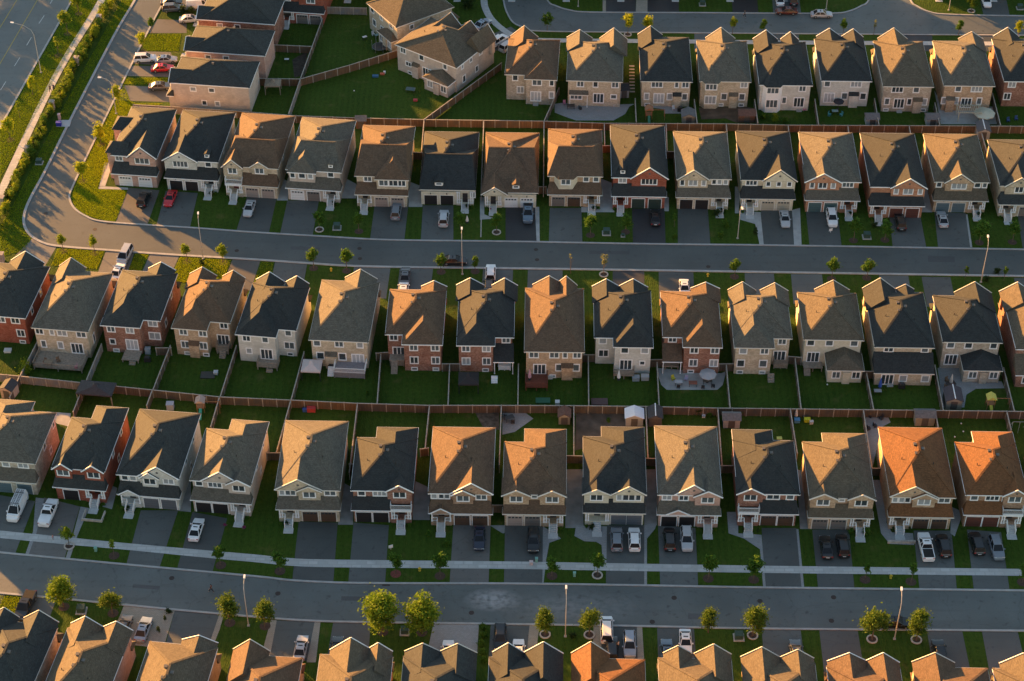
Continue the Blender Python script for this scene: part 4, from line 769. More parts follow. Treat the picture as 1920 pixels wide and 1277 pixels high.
def R1(i, A, B, C, D, tilt, wall, roof, extra, S, gb, **k):
    HN[(1, i)] = house('house', label(1, i, wall, roof, extra), ROWG[1], A, B, C, D, tilt, wall, roof, rear=S, far_gables=gb, **k)
R1(0, (938, 139), (1031, 150), (962, 70), (1063, 78), 3.5, 'stone', 'brown', 'a patio step', dict(up=[(.2, .9), (.62, 1.7), (.9, .7)], pd=[(.6, 'white')], lo=[(.3, 1.2), (.9, .8)], st=(.6, .5, CONC)), [(.3, 2.6, 2.4)], nw=.62)
R1(1, (1050, 149), (1158, 155), (1078, 75), (1178, 78), 3, 'beige', 'grey', 'a bow window', dict(up=[(.25, 1.2), (.52, .8), (.87, 1.2)], pd=[(.58, 'dark')], lo=[(.18, 2.2, 1.5), (.85, 1.0, .8)], lean=[(.05, .4, .4, 3.1, 3.8)]), [(.2, 2.4, 1.8), (.82, 2.6, 2.4)])
R1(2, (1202, 153), (1297, 153), (1197, 68), (1293, 71), 1.3, 'beige', 'black', 'a sliding back door', dict(up=[(.32, 2.1), (.7, .6), (.87, 1.2)], pd=[(.37, 'white')], lo=[(.13, .8), (.58, .9), (.87, .9)], ch=[(.72, 1.6)], bs=(.15,)), [(.23, 2.3, 1.9)])
R1(3, (1313, 153), (1408, 153), (1305, 77), (1400, 75), 1.6, 'beige', 'grey', 'a canted back bay', dict(up=[(.87, 1.2)], lo=[(.5, 1.0), (.85, 1.0)], bay=(.23, 3.8), ch=[(.68, 1.6)], bs=(.45, .85)), [(.48, 2.8, 2.4)])
R1(4, (1424, 160), (1523, 160), (1413, 78), (1511, 78), 1.3, 'grey', 'black', 'white rounded back bays', dict(up=[(.82, 1.2)], pd=[(.78, 'dark')], lo=[(.5, .7)], bay=(.26, 3.9), bayw=1, st=(.8, .4, CONC)), [(.23, 2.3, 2.0), (.7, 1.6, 1.6)])
R1(5, (1540, 152), (1635, 152), (1527, 73), (1619, 73), 1.4, 'grey', 'black', 'a dark parasol behind', dict(up=[(.13, 1.0), (.7, 2.0)], pd=[(.2, 'white')], lo=[(.5, 1.0), (.87, 1.0)], ch=[(.68, 1.8)]), [(.3, 2.3, 1.8), (.78, 2.0, 1.7)])
R1(6, (1656, 162), (1751, 163), (1637, 77), (1730, 77), 1.2, 'stone', 'taupe', 'plain garden', dict(up=[(.3, 2.1), (.67, 1.0)], pd=[(.37, 'dark')], lo=[(.13, .8), (.57, .7), (.87, .8)], ch=[(.73, 1.7)], bs=(.13, .87), st=(.4, .5, CONC)), [(.4, 2.8, 2.4)])
R1(7, (1768, 160), (1863, 162), (1750, 76), (1845, 78), 1.3, 'tan', 'grey', 'paved yard and pergola', dict(up=[(.3, 1.0), (.66, 2.0)], pd=[(.5, 'dark')], lo=[(.06, .8), (.3, .7), (.75, .8)], ch=[(.18, 1.6)]), [(.78, 2.3, 1.6)])
R1(8, (1880, 152), (1976, 154), (1862, 72), (1960, 74), 1.3, 'redbrown', 'black', 'blue garden chairs behind', dict(up=[(.17, 1.3), (.6, 1.3)], lo=[(.12, 1.2)]), [(.3, 2.4, 2.0)])

# bottom row: mostly roofs in view
def R5(i, C, D, tilt, wall, roof, extra, gb, **k):
    dx = (D[0]-C[0]); A = None
    a = G(C[0], C[1], HE); b = G(D[0], D[1], HE); t = radians(tilt)
    H = house('house', label(5, i, wall, roof, extra), ROWG[5], *r5corners(C, D, tilt), tilt, wall, roof, rear=dict(up=[(.2, 1.2), (.8, 1.2)], lo=[(.2, 1.2)], pd=[(.7, 'dark')]), far_gables=gb, **k); HN[(5, i)] = H
def proj(x, y, z):
    dy = y; dz = z-CAMH; f = dy*cos(PITCH)-dz*sin(PITCH); u = dy*sin(PITCH)+dz*cos(PITCH)
    return (960+FPX*x/f, 638.5-FPX*u/f)
def r5corners(C, D, tilt):
    t = radians(tilt); o = []
    for p in (C, D):
        x, y = G(p[0], p[1], HE); o.append(proj(x-sin(t)*15.6, y-cos(t)*15.6, HE))
    return o[0], o[1], C, D
R5(0, (-8, 1165), (110, 1172), 9, 'stone', 'slate', '', [(.12, 1.8, 1.6), (.7, 2.4, 2.0)])
R5(1, (126, 1180), (246, 1188), 8.5, 'pink', 'taupe', '', [(.28, 2.2, 1.8), (.77, 2.0, 1.5)])
R5(2, (279, 1208), (410, 1209), 7, 'brown', 'taupe', 'a lit satellite box', [(.72, 2.4, 1.2)])
R5(3, (442, 1228), (568, 1232), 4, 'beige', 'brown', '', [(.22, 2.4, 2.2)])
R5(4, (600, 1229), (737, 1228), 2, 'redbrown', 'taupe', '', [(.43, 2.9, 2.6), (.8, 1.7, 1.6)])
R5(5, (757, 1228), (890, 1235), 1.6, 'beige', 'slate', '', [(.27, 2.4, 1.7), (.76, 2.5, 1.8)])
R5(6, (917, 1236), (1049, 1230), 1.4, 'grey', 'black', '', [(.27, 2.0, 1.9), (.77, 2.6, 2.3)])
R5(7, (1075, 1234), (1209, 1236), 1.4, 'tan', 'rust', '', [(.24, 2.5, 2.4)])
R5(8, (1234, 1237), (1371, 1232), 1.4, 'beige', 'taupe', '', [(.27, 1.8, 1.5), (.75, 2.4, 2.0)])
R5(9, (1395, 1240), (1528, 1244), 1.4, 'tan', 'taupe', '', [(.24, 2.6, 2.1), (.75, 2.2, 1.7)])
R5(10, (1550, 1250), (1687, 1250), 1.4, 'orange', 'brown', '', [(.3, 2.7, 1.8), (.76, 2.3, 1.9)])
R5(11, (1714, 1248), (1852, 1255), 1.4, 'beige', 'brown', '', [(.27, 2.8, 2.0)])
R5(12, (1861, 1253), (1998, 1255), 1.4, 'brown', 'taupe', '', [(.4, 2.8, 2.2)])

# side-on houses at the top left and the two angled houses by the bend
def corners_from(A, B, D):
    """near-left and near-right eave corners as pixels and a depth in metres -> the four corners and the tilt"""
    a = G(*A, HE); b = G(*B, HE); L = hypot(b[0]-a[0], b[1]-a[1]); t = atan2(-(b[1]-a[1]), b[0]-a[0])
    q = [proj(p[0]+sin(t)*D, p[1]+cos(t)*D, HE) for p in (a, b)]
    return A, B, q[0], q[1], math.degrees(t)
def side_on(B, Dp, W):
    b = G(*B, HE); d = G(*Dp, HE); L = hypot(d[0]-b[0], d[1]-b[1]); t = atan2(d[0]-b[0], d[1]-b[1]); ex = (cos(t), -sin(t))
    A = proj(b[0]-ex[0]*W, b[1]-ex[1]*W, HE); C = proj(d[0]-ex[0]*W, d[1]-ex[1]*W, HE)
    return A, B, C, Dp, math.degrees(t)
TG = 'side-on houses at the top left'
sw_ = [(1, 4.5, 4.9, 1.0, .8), (1, 8.3, 4.9, 1.0, .8), (1, 6.5, 1.7, .8, .9), (1, 9.2, 1.7, .8, .9)]
for i, (B, Dq, w, e, gd) in enumerate((((319, 155), (468, 165), 'blush', 'plain pink side wall nearest the corner house', 'white'), ((348, 95), (497, 105), 'pink', 'pink side wall, middle of the three side-on houses', 'brown'), ((371, 36), (515, 46), 'redbrown', 'red side wall, topmost of the side-on houses', 'white'))):
    A, B, C, Dd, tl = side_on(B, Dq, 9.6)
    house('house', 'side-on house with black hipped roof and '+e, TG, A, B, C, Dd, tl, w, 'slate', r=(2.8, 3.1, 3.7)[i], front=dict(gd=gd, P='L', gb=[(.45, .97, 1.5, .4, 'w', 1.6)], up=[(.2, 1.2)]), side=sw_)
A, B, C, Dd, tl = corners_from((740, 83), (856, 128), 12.6)
house('house', 'wide beige house with grey-brown roof and gabled extension, angled at the street bend', 'angled houses by the bend', A, B, C, Dd, tl, 'blush', 'taupe', r=3.2,
      rear=dict(up=[(.12, 1.2), (.42, 1.0), (.8, .8)], lo=[(.2, 1.2, .8)], pd=[(.5, 'dark')], sun=(.56, .97, 2.6), bs=(.22,), st=(.5, .6, CONC), ch=[(.33, 1.5)]), far_gables=[(.3, 2.4, 2.2), (.62, 2.2, 2.0), (.9, 2.0, 2.6)], side=[(1, 2.5, 5.2, .6, .8), (1, 5.5, 5.2, .6, .8), (1, 9, 5.2, .9, .9), (1, 3, 2, .8, 1.4), (1, 7.5, 2, .8, 1.2)])
A, B, C, Dd, tl = corners_from((687, 5), (743, 52), 14.5)
house('house', 'beige house with sunlit grey hipped roof, angled behind the long lawn', 'angled houses by the bend', A, B, C, Dd, tl, 'beige', 'taupe', r=3.6, rear=dict(up=[(.15, 1.1), (.45, .8), (.78, 1.2)], lo=[(.8, 1.2, 1.6), (.2, 1.1)], pd=[(.5, 'dark')], sun=(.5, .98, 1.4)), far_gables=[(.4, 2.6, 2.2)], side=[(1, 4.0, 4.9, .8, .9)])
# lower roofs on the street side of the corner house
cr = HN[(2, 0)]
for y0, y1, d in ((.6, 4.6, 1.3), (8.2, 13.0, 2.0)):
    MB().box(-d+OV, OV, y0+.3, y1-.3, 0, HE).obj('side_bay', cr.wm, cr.root); MB().hipx(-d, 3.2, y0, y1, HE+.02, 1.5, 1.3, .02).obj('side_bay_roof', cr.rm, cr.root)

# ------------------------------------------------------------------ fences: one run per boundary
_fp = {}
def fence(a, b, label_, mat, h=1.8, top=True, group='garden fences', name='wooden_fence'):
    """a and b are photo pixels of the fence top"""
    p = Vector(G(*a, h if top else 0)); q = Vector(G(*b, h if top else 0)); d = q-p; L = d.length; rz = atan2(d.y, d.x)
    r = thing(name, label_, 'fence', p.x, p.y, rz, 0, group)
    MB().box(0, L, -.03, .03, .05, h-.05).obj('board_panel', mat, r)
    MB().box(-.02, L+.02, -.09, .09, h-.05, h+.01).obj('cap_rail', CAPM, r)
    n = max(1, round(L/2.5)); pm = cached(('post', h), lambda: MB().box(-.075, .075, -.075, .075, 0, h-.06).box(-.1, .1, -.1, .1, h-.06, h+.07).mesh('post', CAPM))
    for k in range(n+1): link('post', pm, r, (L*k/n, 0, 0))
    return r
GB12, GB34 = 'back fences between the top and second rows', 'back fences between the third and fourth rows'
L12 = [(250, 196), (343, 201), (443, 208), (555, 217), (670, 221), (795, 224), (905, 225.5), (1020, 227), (1133, 231), (1248, 231.5), (1361, 232), (1478, 234.5), (1590, 235), (1705, 235.5), (1830, 236), (1960, 237)]
for i in range(len(L12)-1):
    fence(L12[i], L12[i+1], '%s cedar back fence between the top and second rows, %s panel run from the left' % ('pale' if i < 3 else 'reddish', ORD[i]), F_GREY if i < 2 else (F_BROWN if i == 10 else F_ORANGE), group=GB12)
L34 = [(-60, 696), (36, 705), (159, 718), (286, 731), (412, 744), (545, 750), (670, 756), (805, 760), (940, 760), (1076, 760.5), (1211, 762), (1346, 765), (1482, 766.5), (1619, 768), (1754, 769.5), (1888, 771), (2020, 773)]
for i in range(len(L34)-1):
    fence(L34[i], L34[i+1], '%s board back fence between the third and fourth rows, %s run from the left' % ('weathered' if i < 2 else 'brown', ORD[i]), F_GREY if i < 2 else (F_ORANGE if i == 5 else F_BROWN), group=GB34)
S3 = [((70, 640), (37, 705)), ((190, 645), (160, 717)), ((319, 648), (287, 730)), ((443, 648), (413, 743)), ((570, 660), (546, 749)), ((714, 665), (707, 756)), ((843, 683), (840, 759)), ((972, 683), (971, 760)), ((1103, 668), (1104, 760)),
      ((1232, 680), (1236, 761)), ((1362, 685), (1369, 764)), ((1491, 673), (1502, 765)), ((1625, 700), (1638, 767)), ((1753, 685), (1769, 769)), ((1882, 690), (1902, 770))]
for i, (a, b) in enumerate(S3): fence(a, b, 'pale-capped brown side fence between third row back gardens, %s from the left' % ORD[i], F_BROWN if i > 1 else F_GREY, group='side fences of the third row')
S4 = [((36, 706), (18, 745)), ((158, 719), (137, 772)), ((285, 732), (275, 760)), ((411, 745), (395, 800)), ((545, 751), (518, 848)), ((670, 757), (655, 885)), ((805, 761), (797, 840)), ((940, 761), (936, 872)), ((1076, 762), (1076, 853)), ((1211, 763), (1215, 858)),
      ((1346, 766), (1354, 873)), ((1482, 768), (1495, 850)), ((1619, 769), (1635, 877)), ((1754, 771), (1759, 800)), ((1888, 772), (1896, 806))]
for i, (a, b) in enumerate(S4): fence(a, b, 'thin side fence between back gardens of the fourth row, %s from the left' % ORD[i], F_BROWN, group='side fences of the fourth row')
S2 = [((795, 225), (790, 285)), ((907, 227), (902, 360)), ((1020, 228), (1019, 355)), ((1133, 232), (1134, 271)), ((1249, 233), (1251, 283)), ((1362, 233), (1365, 275)), ((1478, 236), (1482, 275)), ((1590, 237), (1596, 280)), ((1705, 237), (1710, 265)), ((1838, 240), (1852, 290))]
for i, (a, b) in enumerate(S2): fence(a, b, 'cedar side fence beside the back gardens of the second row, %s from the left' % ORD[i], F_ORANGE, group='side fences of the second row')
S1 = [((1020, 227), (1048, 165)), ((1193, 228), (1191, 185)), ((1307, 230), (1302, 187)), ((1421, 230), (1415, 187)), ((1535, 233), (1528, 186)), ((1648, 233), (1640, 185)), ((1762, 233), (1753, 193)), ((1876, 234), (1861, 175))]
for i, (a, b) in enumerate(S1): fence(a, b, 'side fence between back gardens of the top row, %s from the left' % ORD[i], F_BROWN, group='side fences of the top row')
LL = [((541, 213), (563, 148), 'long garden fence running down to the back of the pink-brick second row house', F_GREY), ((563, 148), (612, 14), 'tall cedar fence beside the long lawn with the trampoline', F_BROWN), ((563, 148), (655, 122), 'cedar fence crossing between the two big lawns, left stretch', F_ORANGE), ((655, 122), (745, 94), 'cedar fence crossing between the two big lawns, stretch by the angled house', F_ORANGE),
      ((796, 223), (868, 170), 'cedar fence slanting away from the back of the low bungalow', F_ORANGE), ((868, 170), (940, 118), 'cedar fence slanting along the angled grey-roofed house', F_ORANGE), ((613, 13), (687, 15), 'pale plank fence at the top of the long lawn', F_GREY),
      ((515, 84), (585, 87), 'short cedar fence between gardens of the side-on houses, middle', F_ORANGE), ((482, 147), (562, 148), 'short cedar fence behind the wooden pergola', F_ORANGE), ((508, 23), (606, 28), 'short cedar fence at the topmost side-on house', F_BROWN)]
for a, b, l, m_ in LL: fence(a, b, l, m_, group='garden fences at the top left')
X = [((292, 652), (320, 652)), ((705, 662), (731, 660)), ((829, 682), (862, 682)), ((1091, 665), (1117, 665)), ((1219, 674), (1246, 674)), ((1348, 682), (1381, 682)), ((1478, 668), (1503, 670)), ((1612, 696), (1641, 696)), ((1056, 854), (1096, 855)), ((1210, 859), (1232, 860)), ((1352, 873), (1376, 873)), ((1636, 878), (1662, 878)), ((500, 849), (524, 849)), ((655, 870), (668, 870)), ((924, 947), (946, 947)), ((788, 842), (803, 840)), ((770, 285), (792, 286)), ((1010, 350), (1024, 350)), ((1130, 273), (1146, 273)), ((1250, 284), (1266, 284))]
for i, (a, b) in enumerate(X): fence(a, b, 'short gate fence closing the gap between two houses, %s in the list of gaps' % ORD[i] if False else 'short fence closing the gap %s' % ['beside the deep back deck', 'by the stair deck', 'by the black gazebo', 'left of the pale siding house', 'right of the pale siding house', 'left of the blue patio doors', 'left of the stone sunroom', 'right of the stone sunroom', 'by the two-gabled tan house', 'left of the white panelled bay', 'right of the white panelled bay', 'left of the paved terrace', 'left of the brown garage doors', 'left of the balcony house in the fourth row', 'right of the gabled entrance porch', 'right of the red brick balcony house', 'left of the black bungalow', 'right of the brown bungalow', 'left of the red gabled house', 'right of the red gabled house'][i], F_ORANGE if i in (16, 17, 18, 19) else F_BROWN, group='gap fences between houses')

# ------------------------------------------------------------------ trees and shrubs
LEAFG = leaf('leaves_green', (.05, .125, .014), (.10, .19, .020)); LEAFY = leaf('leaves_yellow_green', (.13, .20, .012), (.22, .29, .020)); LEAFD = leaf('leaves_dark', (.022, .050, .012), (.045, .075, .018)); LEAFP = leaf('leaves_pale', (.13, .16, .07), (.2, .22, .1)); LEAFO = leaf('leaves_sunlit_gold', (.26, .32, .012), (.36, .40, .018))  # gold and yellow-green paint sunlight into the leaves of lit trees
LEAFB = leaf('leaves_big', (.085, .165, .012), (.19, .27, .018)); LEAFR = leaf('leaves_round', (.05, .105, .012), (.12, .18, .016))
BARK = plain('bark', (.12, .09, .065), .9, var=.3, scale=4)
def crown_mesh(kind, seed, rx, rz, nclump, per, size, mat, cr=.34):
    rd = random.Random(seed); m = MB(); lobes = [Vector((rd.gauss(0, 1), rd.gauss(0, 1), rd.gauss(0, .7))).normalized() for _ in range(4)]
    for c in range(nclump):
        while True:
            p = Vector((rd.uniform(-1, 1), rd.uniform(-1, 1), rd.uniform(-1, 1)))
            if .25 < p.length < 1: break
        p *= .74+.42*max(0, max(p.normalized().dot(l) for l in lobes))**2
        sq = 1-.35*max(0, p.z); ctr = Vector((p.x*rx*.82*sq, p.y*rx*.82*sq, p.z*rz*.85)); k = rd.uniform(.6, 1.3)
        for i in range(int(per*k)):
            q = ctr+Vector((rd.gauss(0, 1), rd.gauss(0, 1), rd.gauss(0, .8)))*(cr*rx*.62*k)
            a = rd.uniform(0, 2*pi); b = rd.uniform(-.9, .9); s = size*rd.uniform(.6, 1.3)
            u = Vector((cos(a)*cos(b), sin(a)*cos(b), sin(b)))*s; v = u.cross(Vector((rd.uniform(-1, 1), rd.uniform(-1, 1), rd.uniform(-1, 1)))).normalized()*s*.7
            m.add([q-u, q-v*.6, q+u, q+v*.6], [(0, 1, 2, 3)])
    return m.mesh('crown_'+kind, mat)
def trunk_mesh(kind, seed, h, hb, r, rx):
    rd = random.Random(seed); m = MB()
    m.tube([(0, 0, 0), (.03, .02, hb*.6), (.0, .05, hb), (.04, .0, h*.85)], [r*1.25, r, r*.8, r*.25], 7)
    for k in range(6):
        a = 2*pi*k/6+rd.uniform(-.4, .4); z0 = hb*rd.uniform(.85, 1.25); L = rx*rd.uniform(.5, .85)
        m.tube([(0, 0, z0), (cos(a)*L*.5, sin(a)*L*.5, z0+L*.45), (cos(a)*L, sin(a)*L, z0+L*1.0)], [r*.5, r*.35, r*.12], 5)
    return m.mesh('trunk_'+kind, BARK)
KIND = {}
def kinds():
    for v in range(3):
        KIND[('young', v)] = (trunk_mesh('young', v, 4.5, 1.7, .06, 1.0), crown_mesh('young', 10+v, 1.15, 1.5, 19, 60, .21, LEAFG), 3.0)
        KIND[('yellow', v)] = (trunk_mesh('yellow', v, 4.5, 1.7, .06, 1.0), crown_mesh('yellow', 20+v, 1.15, 1.45, 18, 55, .21, LEAFY), 3.0)
        KIND[('gold', v)] = (trunk_mesh('gold', v, 4.5, 1.6, .06, 1.0), crown_mesh('gold', 20+v, 1.25, 1.55, 19, 60, .21, LEAFO), 3.0)
        KIND[('slim', v)] = (trunk_mesh('slim', v, 4.5, 1.5, .05, .6), crown_mesh('slim', 30+v, .62, 1.5, 13, 40, .17, LEAFG), 2.9)
        KIND[('slimy', v)] = (trunk_mesh('slim', v, 4.5, 1.5, .05, .6), crown_mesh('slimy', 33+v, .6, 1.4, 9, 30, .17, LEAFY), 2.9)
        KIND[('round', v)] = (trunk_mesh('round', v, 5.0, 1.5, .09, 1.4), crown_mesh('round', 40+v, 1.55, 1.9, 32, 95, .17, LEAFR), 3.2)
        KIND[('big', v)] = (trunk_mesh('big', v, 5.0, 1.5, .10, 1.5), crown_mesh('big', 50+v, 1.7, 2.1, 44, 125, .16, LEAFB), 3.0)
        KIND[('pale', v)] = (trunk_mesh('pale', v, 4.5, 1.9, .05, .8), crown_mesh('pale', 60+v, .8, 1.2, 9, 26, .16, LEAFP), 3.4)
        KIND[('bare', v)] = (trunk_mesh('bare', v, 4.6, 1.9, .05, .7), crown_mesh('bare', 70+v, .45, .8, 4, 14, .13, LEAFP), 4.0)
kinds()
RINGM = cached('ring', lambda: band('tree_ring', [(.75*cos(2*pi*k/16), .75*sin(2*pi*k/16)) for k in range(17)], .22, 0, .16, STONE).data)
_ringo = [o for o in COL.objects if o.name.startswith('tree_ring')][0]; bpy.data.objects.remove(_ringo)
MULM = MB().disc(0, 0, 0, .02, .85).mesh('mulch_disc', MULCH); MULRM = MB().disc(0, 0, 0, .02, .85).mesh('mulch_disc_red', MULCHR)
_tv = [0]
def tree(x, y, h, kind, label_, group, wide=1.0, bed='m', name='street_tree', xy=None):
    _tv[0] += 1; tr, cr, cz = KIND[(kind, _tv[0] % 3)]
    X, Y = xy or G(x, y); s = h/4.6 if kind not in ('round', 'big') else h/5.1
    r = thing(name, label_, 'tree', X, Y, random.uniform(0, 6.28), 0, group)
    a = link('trunk', tr, r); a.scale = (s, s, s); b = link('crown', cr, r, (0, 0, cz*s)); b.scale = (s*wide, s*wide, s)
    if bed == 'm': link('mulch_bed', MULM, r)
    elif bed == 'r': link('mulch_bed', MULRM, r)
    elif bed == 'o': link('stone_ring', RINGM, r); link('mulch_bed', MULM, r)
    return r
def trees(lst, where, group):
    for i, (x, y, h, k, w, bed) in enumerate(lst):
        ad = {'young': 'young green', 'yellow': 'yellow-green', 'gold': 'golden sunlit', 'slim': 'slim young', 'slimy': 'thin yellowish', 'round': 'dense rounded', 'big': 'big bushy yellow-green', 'pale': 'pale thin-leaved', 'bare': 'nearly bare'}[k]
        tree(x, y, h, k, '%s tree %s%s, %s from the left' % (ad, {'m': 'in a mulch bed ', 'r': 'in a red mulch bed ', 'o': 'in a stone ring ', '': ''}[bed], where, ORD[i]), group, w, bed)
trees([(130, 1024, 4.3, 'yellow', 1, 'o'), (214, 1042, 4.6, 'slimy', 1.1, 'm'), (414, 1060, 4.6, 'young', 1, 'm'), (525, 1071, 4.6, 'young', 1, 'm'), (742, 1076, 4.8, 'young', .9, 'r'), (825, 1080, 5.0, 'young', 1.1, 'm'), (1035, 1080, 4.4, 'young', 1, 'm'), (1120, 1079, 5.2, 'young', 1, 'o'), (1328, 1085, 5.2, 'young', 1, 'm'), (1413, 1087, 5.5, 'young', .95, 'm'), (1622, 1087, 4.2, 'slim', 1, 'm'), (1708, 1091, 4.7, 'slim', 1, 'm'), (1917, 1092, 4.4, 'young', .9, 'm')], 'along the sidewalk', 'young trees along the sidewalk')
trees([(120, 1138, 6.2, 'big', 1.0, 'm'), (212, 1150, 5.0, 'round', 1.05, 'm'), (431, 1168, 5.7, 'round', 1, 'm'), (497, 1174, 5.5, 'round', .95, 'm'), (718, 1185, 8.6, 'big', 1, 'm'), (791, 1186, 8.0, 'big', 1, 'm'), (1022, 1190, 5.7, 'round', .85, 'o'), (1105, 1191, 6.1, 'round', .85, 'o'), (1328, 1186, 5.3, 'round', .9, ''), (1411, 1192, 6.4, 'round', .95, 'o'), (1635, 1199, 7.0, 'round', 1, 'o'), (1718, 1200, 6.6, 'round', .9, 'o')], 'before the bottom row', 'trees on the lawns of the bottom row')
trees([(599, 431, 4.6, 'young', 1, 'o'), (673, 434, 4.5, 'young', .95, 'm'), (863, 431, 4.6, 'young', 1, ''), (931, 436, 4.8, 'young', 1, 'o'), (1107, 441, 5, 'young', 1.05, 'm'), (1173, 435, 4.6, 'young', 1.05, 'm'), (1264, 425, 3.6, 'slim', .8, ''), (1600, 451, 5.2, 'young', 1.05, 'm'), (1659, 450, 5, 'young', 1.05, 'm'), (1836, 455, 5.4, 'young', 1.35, 'm'), (1898, 454, 4.8, 'young', 1.1, 'm')], 'before the second row', 'young trees before the second row')
trees([(119, 471, 4.2, 'yellow', .8, 'm'), (178, 475, 4.3, 'yellow', .8, 'm'), (351, 490, 4.3, 'yellow', .85, 'm'), (418, 492, 4.4, 'yellow', 1, 'm'), (588, 503, 5, 'young', 1, 'm'), (650, 508, 5.2, 'young', .95, 'm'), (827, 510, 4.7, 'young', .8, 'm'), (891, 509, 3.8, 'young', .8, 'm'), (1070, 513, 5.2, 'bare', 1, ''), (1132, 515, 5, 'pale', 1.1, 'o'), (1377, 519, 4.4, 'young', 1, 'm'), (1559, 523, 4.8, 'young', 1.1, 'm'), (1625, 521, 4.8, 'young', 1, 'm'), (1809, 523, 3.4, 'slim', 1, ''), (1882, 526, 3.6, 'slim', 1, '')], 'before the third row', 'young trees before the third row')
trees([(1026, 57, 4.8, 'young', 1, ''), (1177, 65, 5.4, 'gold', .9, 'o'), (1213, 63, 4.7, 'gold', 1, ''), (1373, 64, 4.4, 'yellow', .8, ''), (1430, 66, 4.3, 'young', .8, ''), (1580, 67, 4.2, 'young', .9, ''), (1638, 66, 4, 'pale', .9, ''), (1797, 66, 4, 'young', .9, ''), (1821, 21, 4.0, 'round', 1.1, 'o'), (1908, 70, 4.0, 'gold', .9, '')], 'along the top street', 'trees along the top street')
trees([(20, 262, 5.4, 'gold', .8, 'm'), (38, 222, 4.8, 'slimy', 1, ''), (62, 178, 4.6, 'gold', .75, ''), (110, 104, 5.6, 'slimy', 1, 'm'), (127, 64, 6, 'yellow', .95, 'm'), (148, 26, 5.4, 'yellow', .95, 'm')], 'beside the main road', 'young trees beside the main road')
trees([(156, 340, 5.0, 'gold', .95, 'm'), (190, 272, 5.2, 'gold', 1, 'm'), (222, 197, 4.6, 'gold', 1, ''), (268, 95, 4.6, 'gold', 1, 'm'), (285, 62, 4.0, 'young', .9, '')], 'along the curved side street', 'trees on the corner lawns')
# hedge plants behind the boulevard walk
def shrub_mesh(seed, r, h, mat, n=14, per=46, size=.15):
    rd = random.Random(seed); m = MB()
    for c in range(n):
        a = rd.uniform(0, 6.28); d = r*.7*sqrt(rd.random()); z = rd.uniform(.15, .95)*h; k = (1-.5*z/h)
        for i in range(per):
            q = Vector((cos(a)*d*k+rd.gauss(0, r*.22), sin(a)*d*k+rd.gauss(0, r*.22), max(.05, z+rd.gauss(0, h*.09)))); b = rd.uniform(0, 6.28); e = rd.uniform(-.9, .9); s = size*rd.uniform(.6, 1.3)
            u = Vector((cos(b)*cos(e), sin(b)*cos(e), sin(e)))*s; v = u.cross(Vector((rd.uniform(-1, 1), rd.uniform(-1, 1), rd.uniform(-1, 1)))).normalized()*s*.7
            m.add([q-u, q-v*.6, q+u, q+v*.6], [(0, 1, 2, 3)])
    return m.mesh('shrub', mat)
SH = [shrub_mesh(80+i, .95, 2.4, (LEAFG, LEAFO, LEAFY, LEAFO, LEAFY)[i]) for i in range(5)]  # yellow and gold mixes put sunlight into the shrub colour
hl = smooth(PX((214, -6), (190, 38), (166, 82), (138, 140), (104, 200), (72, 262), (38, 330), (14, 382), (-8, 430)), 5)
acc = 0; hp = []
for i in range(len(hl)-1):
    a, b = Vector(hl[i]), Vector(hl[i+1]); L = (b-a).length; t = 1.05-acc
    while t < L: hp.append(a.lerp(b, t/L)); t += 1.05
    acc = L-(t-1.05)
for i, p in enumerate(hp):
    o = link('hedge_shrub', SH[random.choice((0, 1, 2, 3, 4))], None, (p.x+random.uniform(-.75, .75), p.y+random.uniform(-.5, .5), 0), random.uniform(0, 6.28)); s = random.uniform(.65, 1.1); o.scale = (s*1.05, s*1.05, s*random.uniform(.75, 1.1))
    tag(o, 'loose yellow-green shrub in the row between the boulevard walk and the side street', 'shrub', 'shrubs in the boulevard row')
pil = [(187, 43), (145, 121), (99, 204), (53, 290), (5, 384), (4, 490)]
PM = MB().box(-.45, .45, -.45, .45, 0, 1.75).box(-.55, .55, -.55, .55, 1.75, 1.95); PMm = PM.mesh('pillar', masonry('pillar_stone', (.36, .31, .27), (.5, .44, .4)))
for i, (x, y) in enumerate(pil): tag(link('stone_pillar', PMm, None, (*G(x, y), 0), -.12), 'square pale stone pillar at the boulevard hedge, %s from the far end' % ORD[i], 'pillar', 'stone pillars along the hedge')
LH = leaf('leaves_hedge', (.030, .055, .012), (.06, .085, .016))
for i in range(len(pil)-2):                             # low clipped hedge between the pillars
    a = Vector(G(*pil[i])); b = Vector(G(*pil[i+1])); d = b-a; L = d.length-1.2; rd = random.Random(i); m = MB()
    for k in range(int(L*110)):
        q = Vector((rd.uniform(.3, L), rd.uniform(-.38, .38), rd.uniform(.05, 1.15))); e = rd.uniform(-1, 1); c = rd.uniform(0, 6.28); s = .16*rd.uniform(.6, 1.2)
        u = Vector((cos(c)*cos(e), sin(c)*cos(e), sin(e)))*s; v = u.cross(Vector((rd.uniform(-1, 1), rd.uniform(-1, 1), rd.uniform(-1, 1)))).normalized()*s*.7
        m.add([q-u, q-v, q+u, q+v], [(0, 1, 2, 3)])
    m.box(.4, L, -.25, .25, 0, .95)
    o = m.obj('low_hedge', LH); o.location = (a.x+d.x/d.length*.6, a.y+d.y/d.length*.6, 0); o.rotation_euler = (0, 0, atan2(d.y, d.x)); tag(o, 'low dark clipped hedge between the %s and %s stone pillars from the far end' % (ORD[i], ORD[i+1]), 'hedge', 'clipped hedges between pillars')
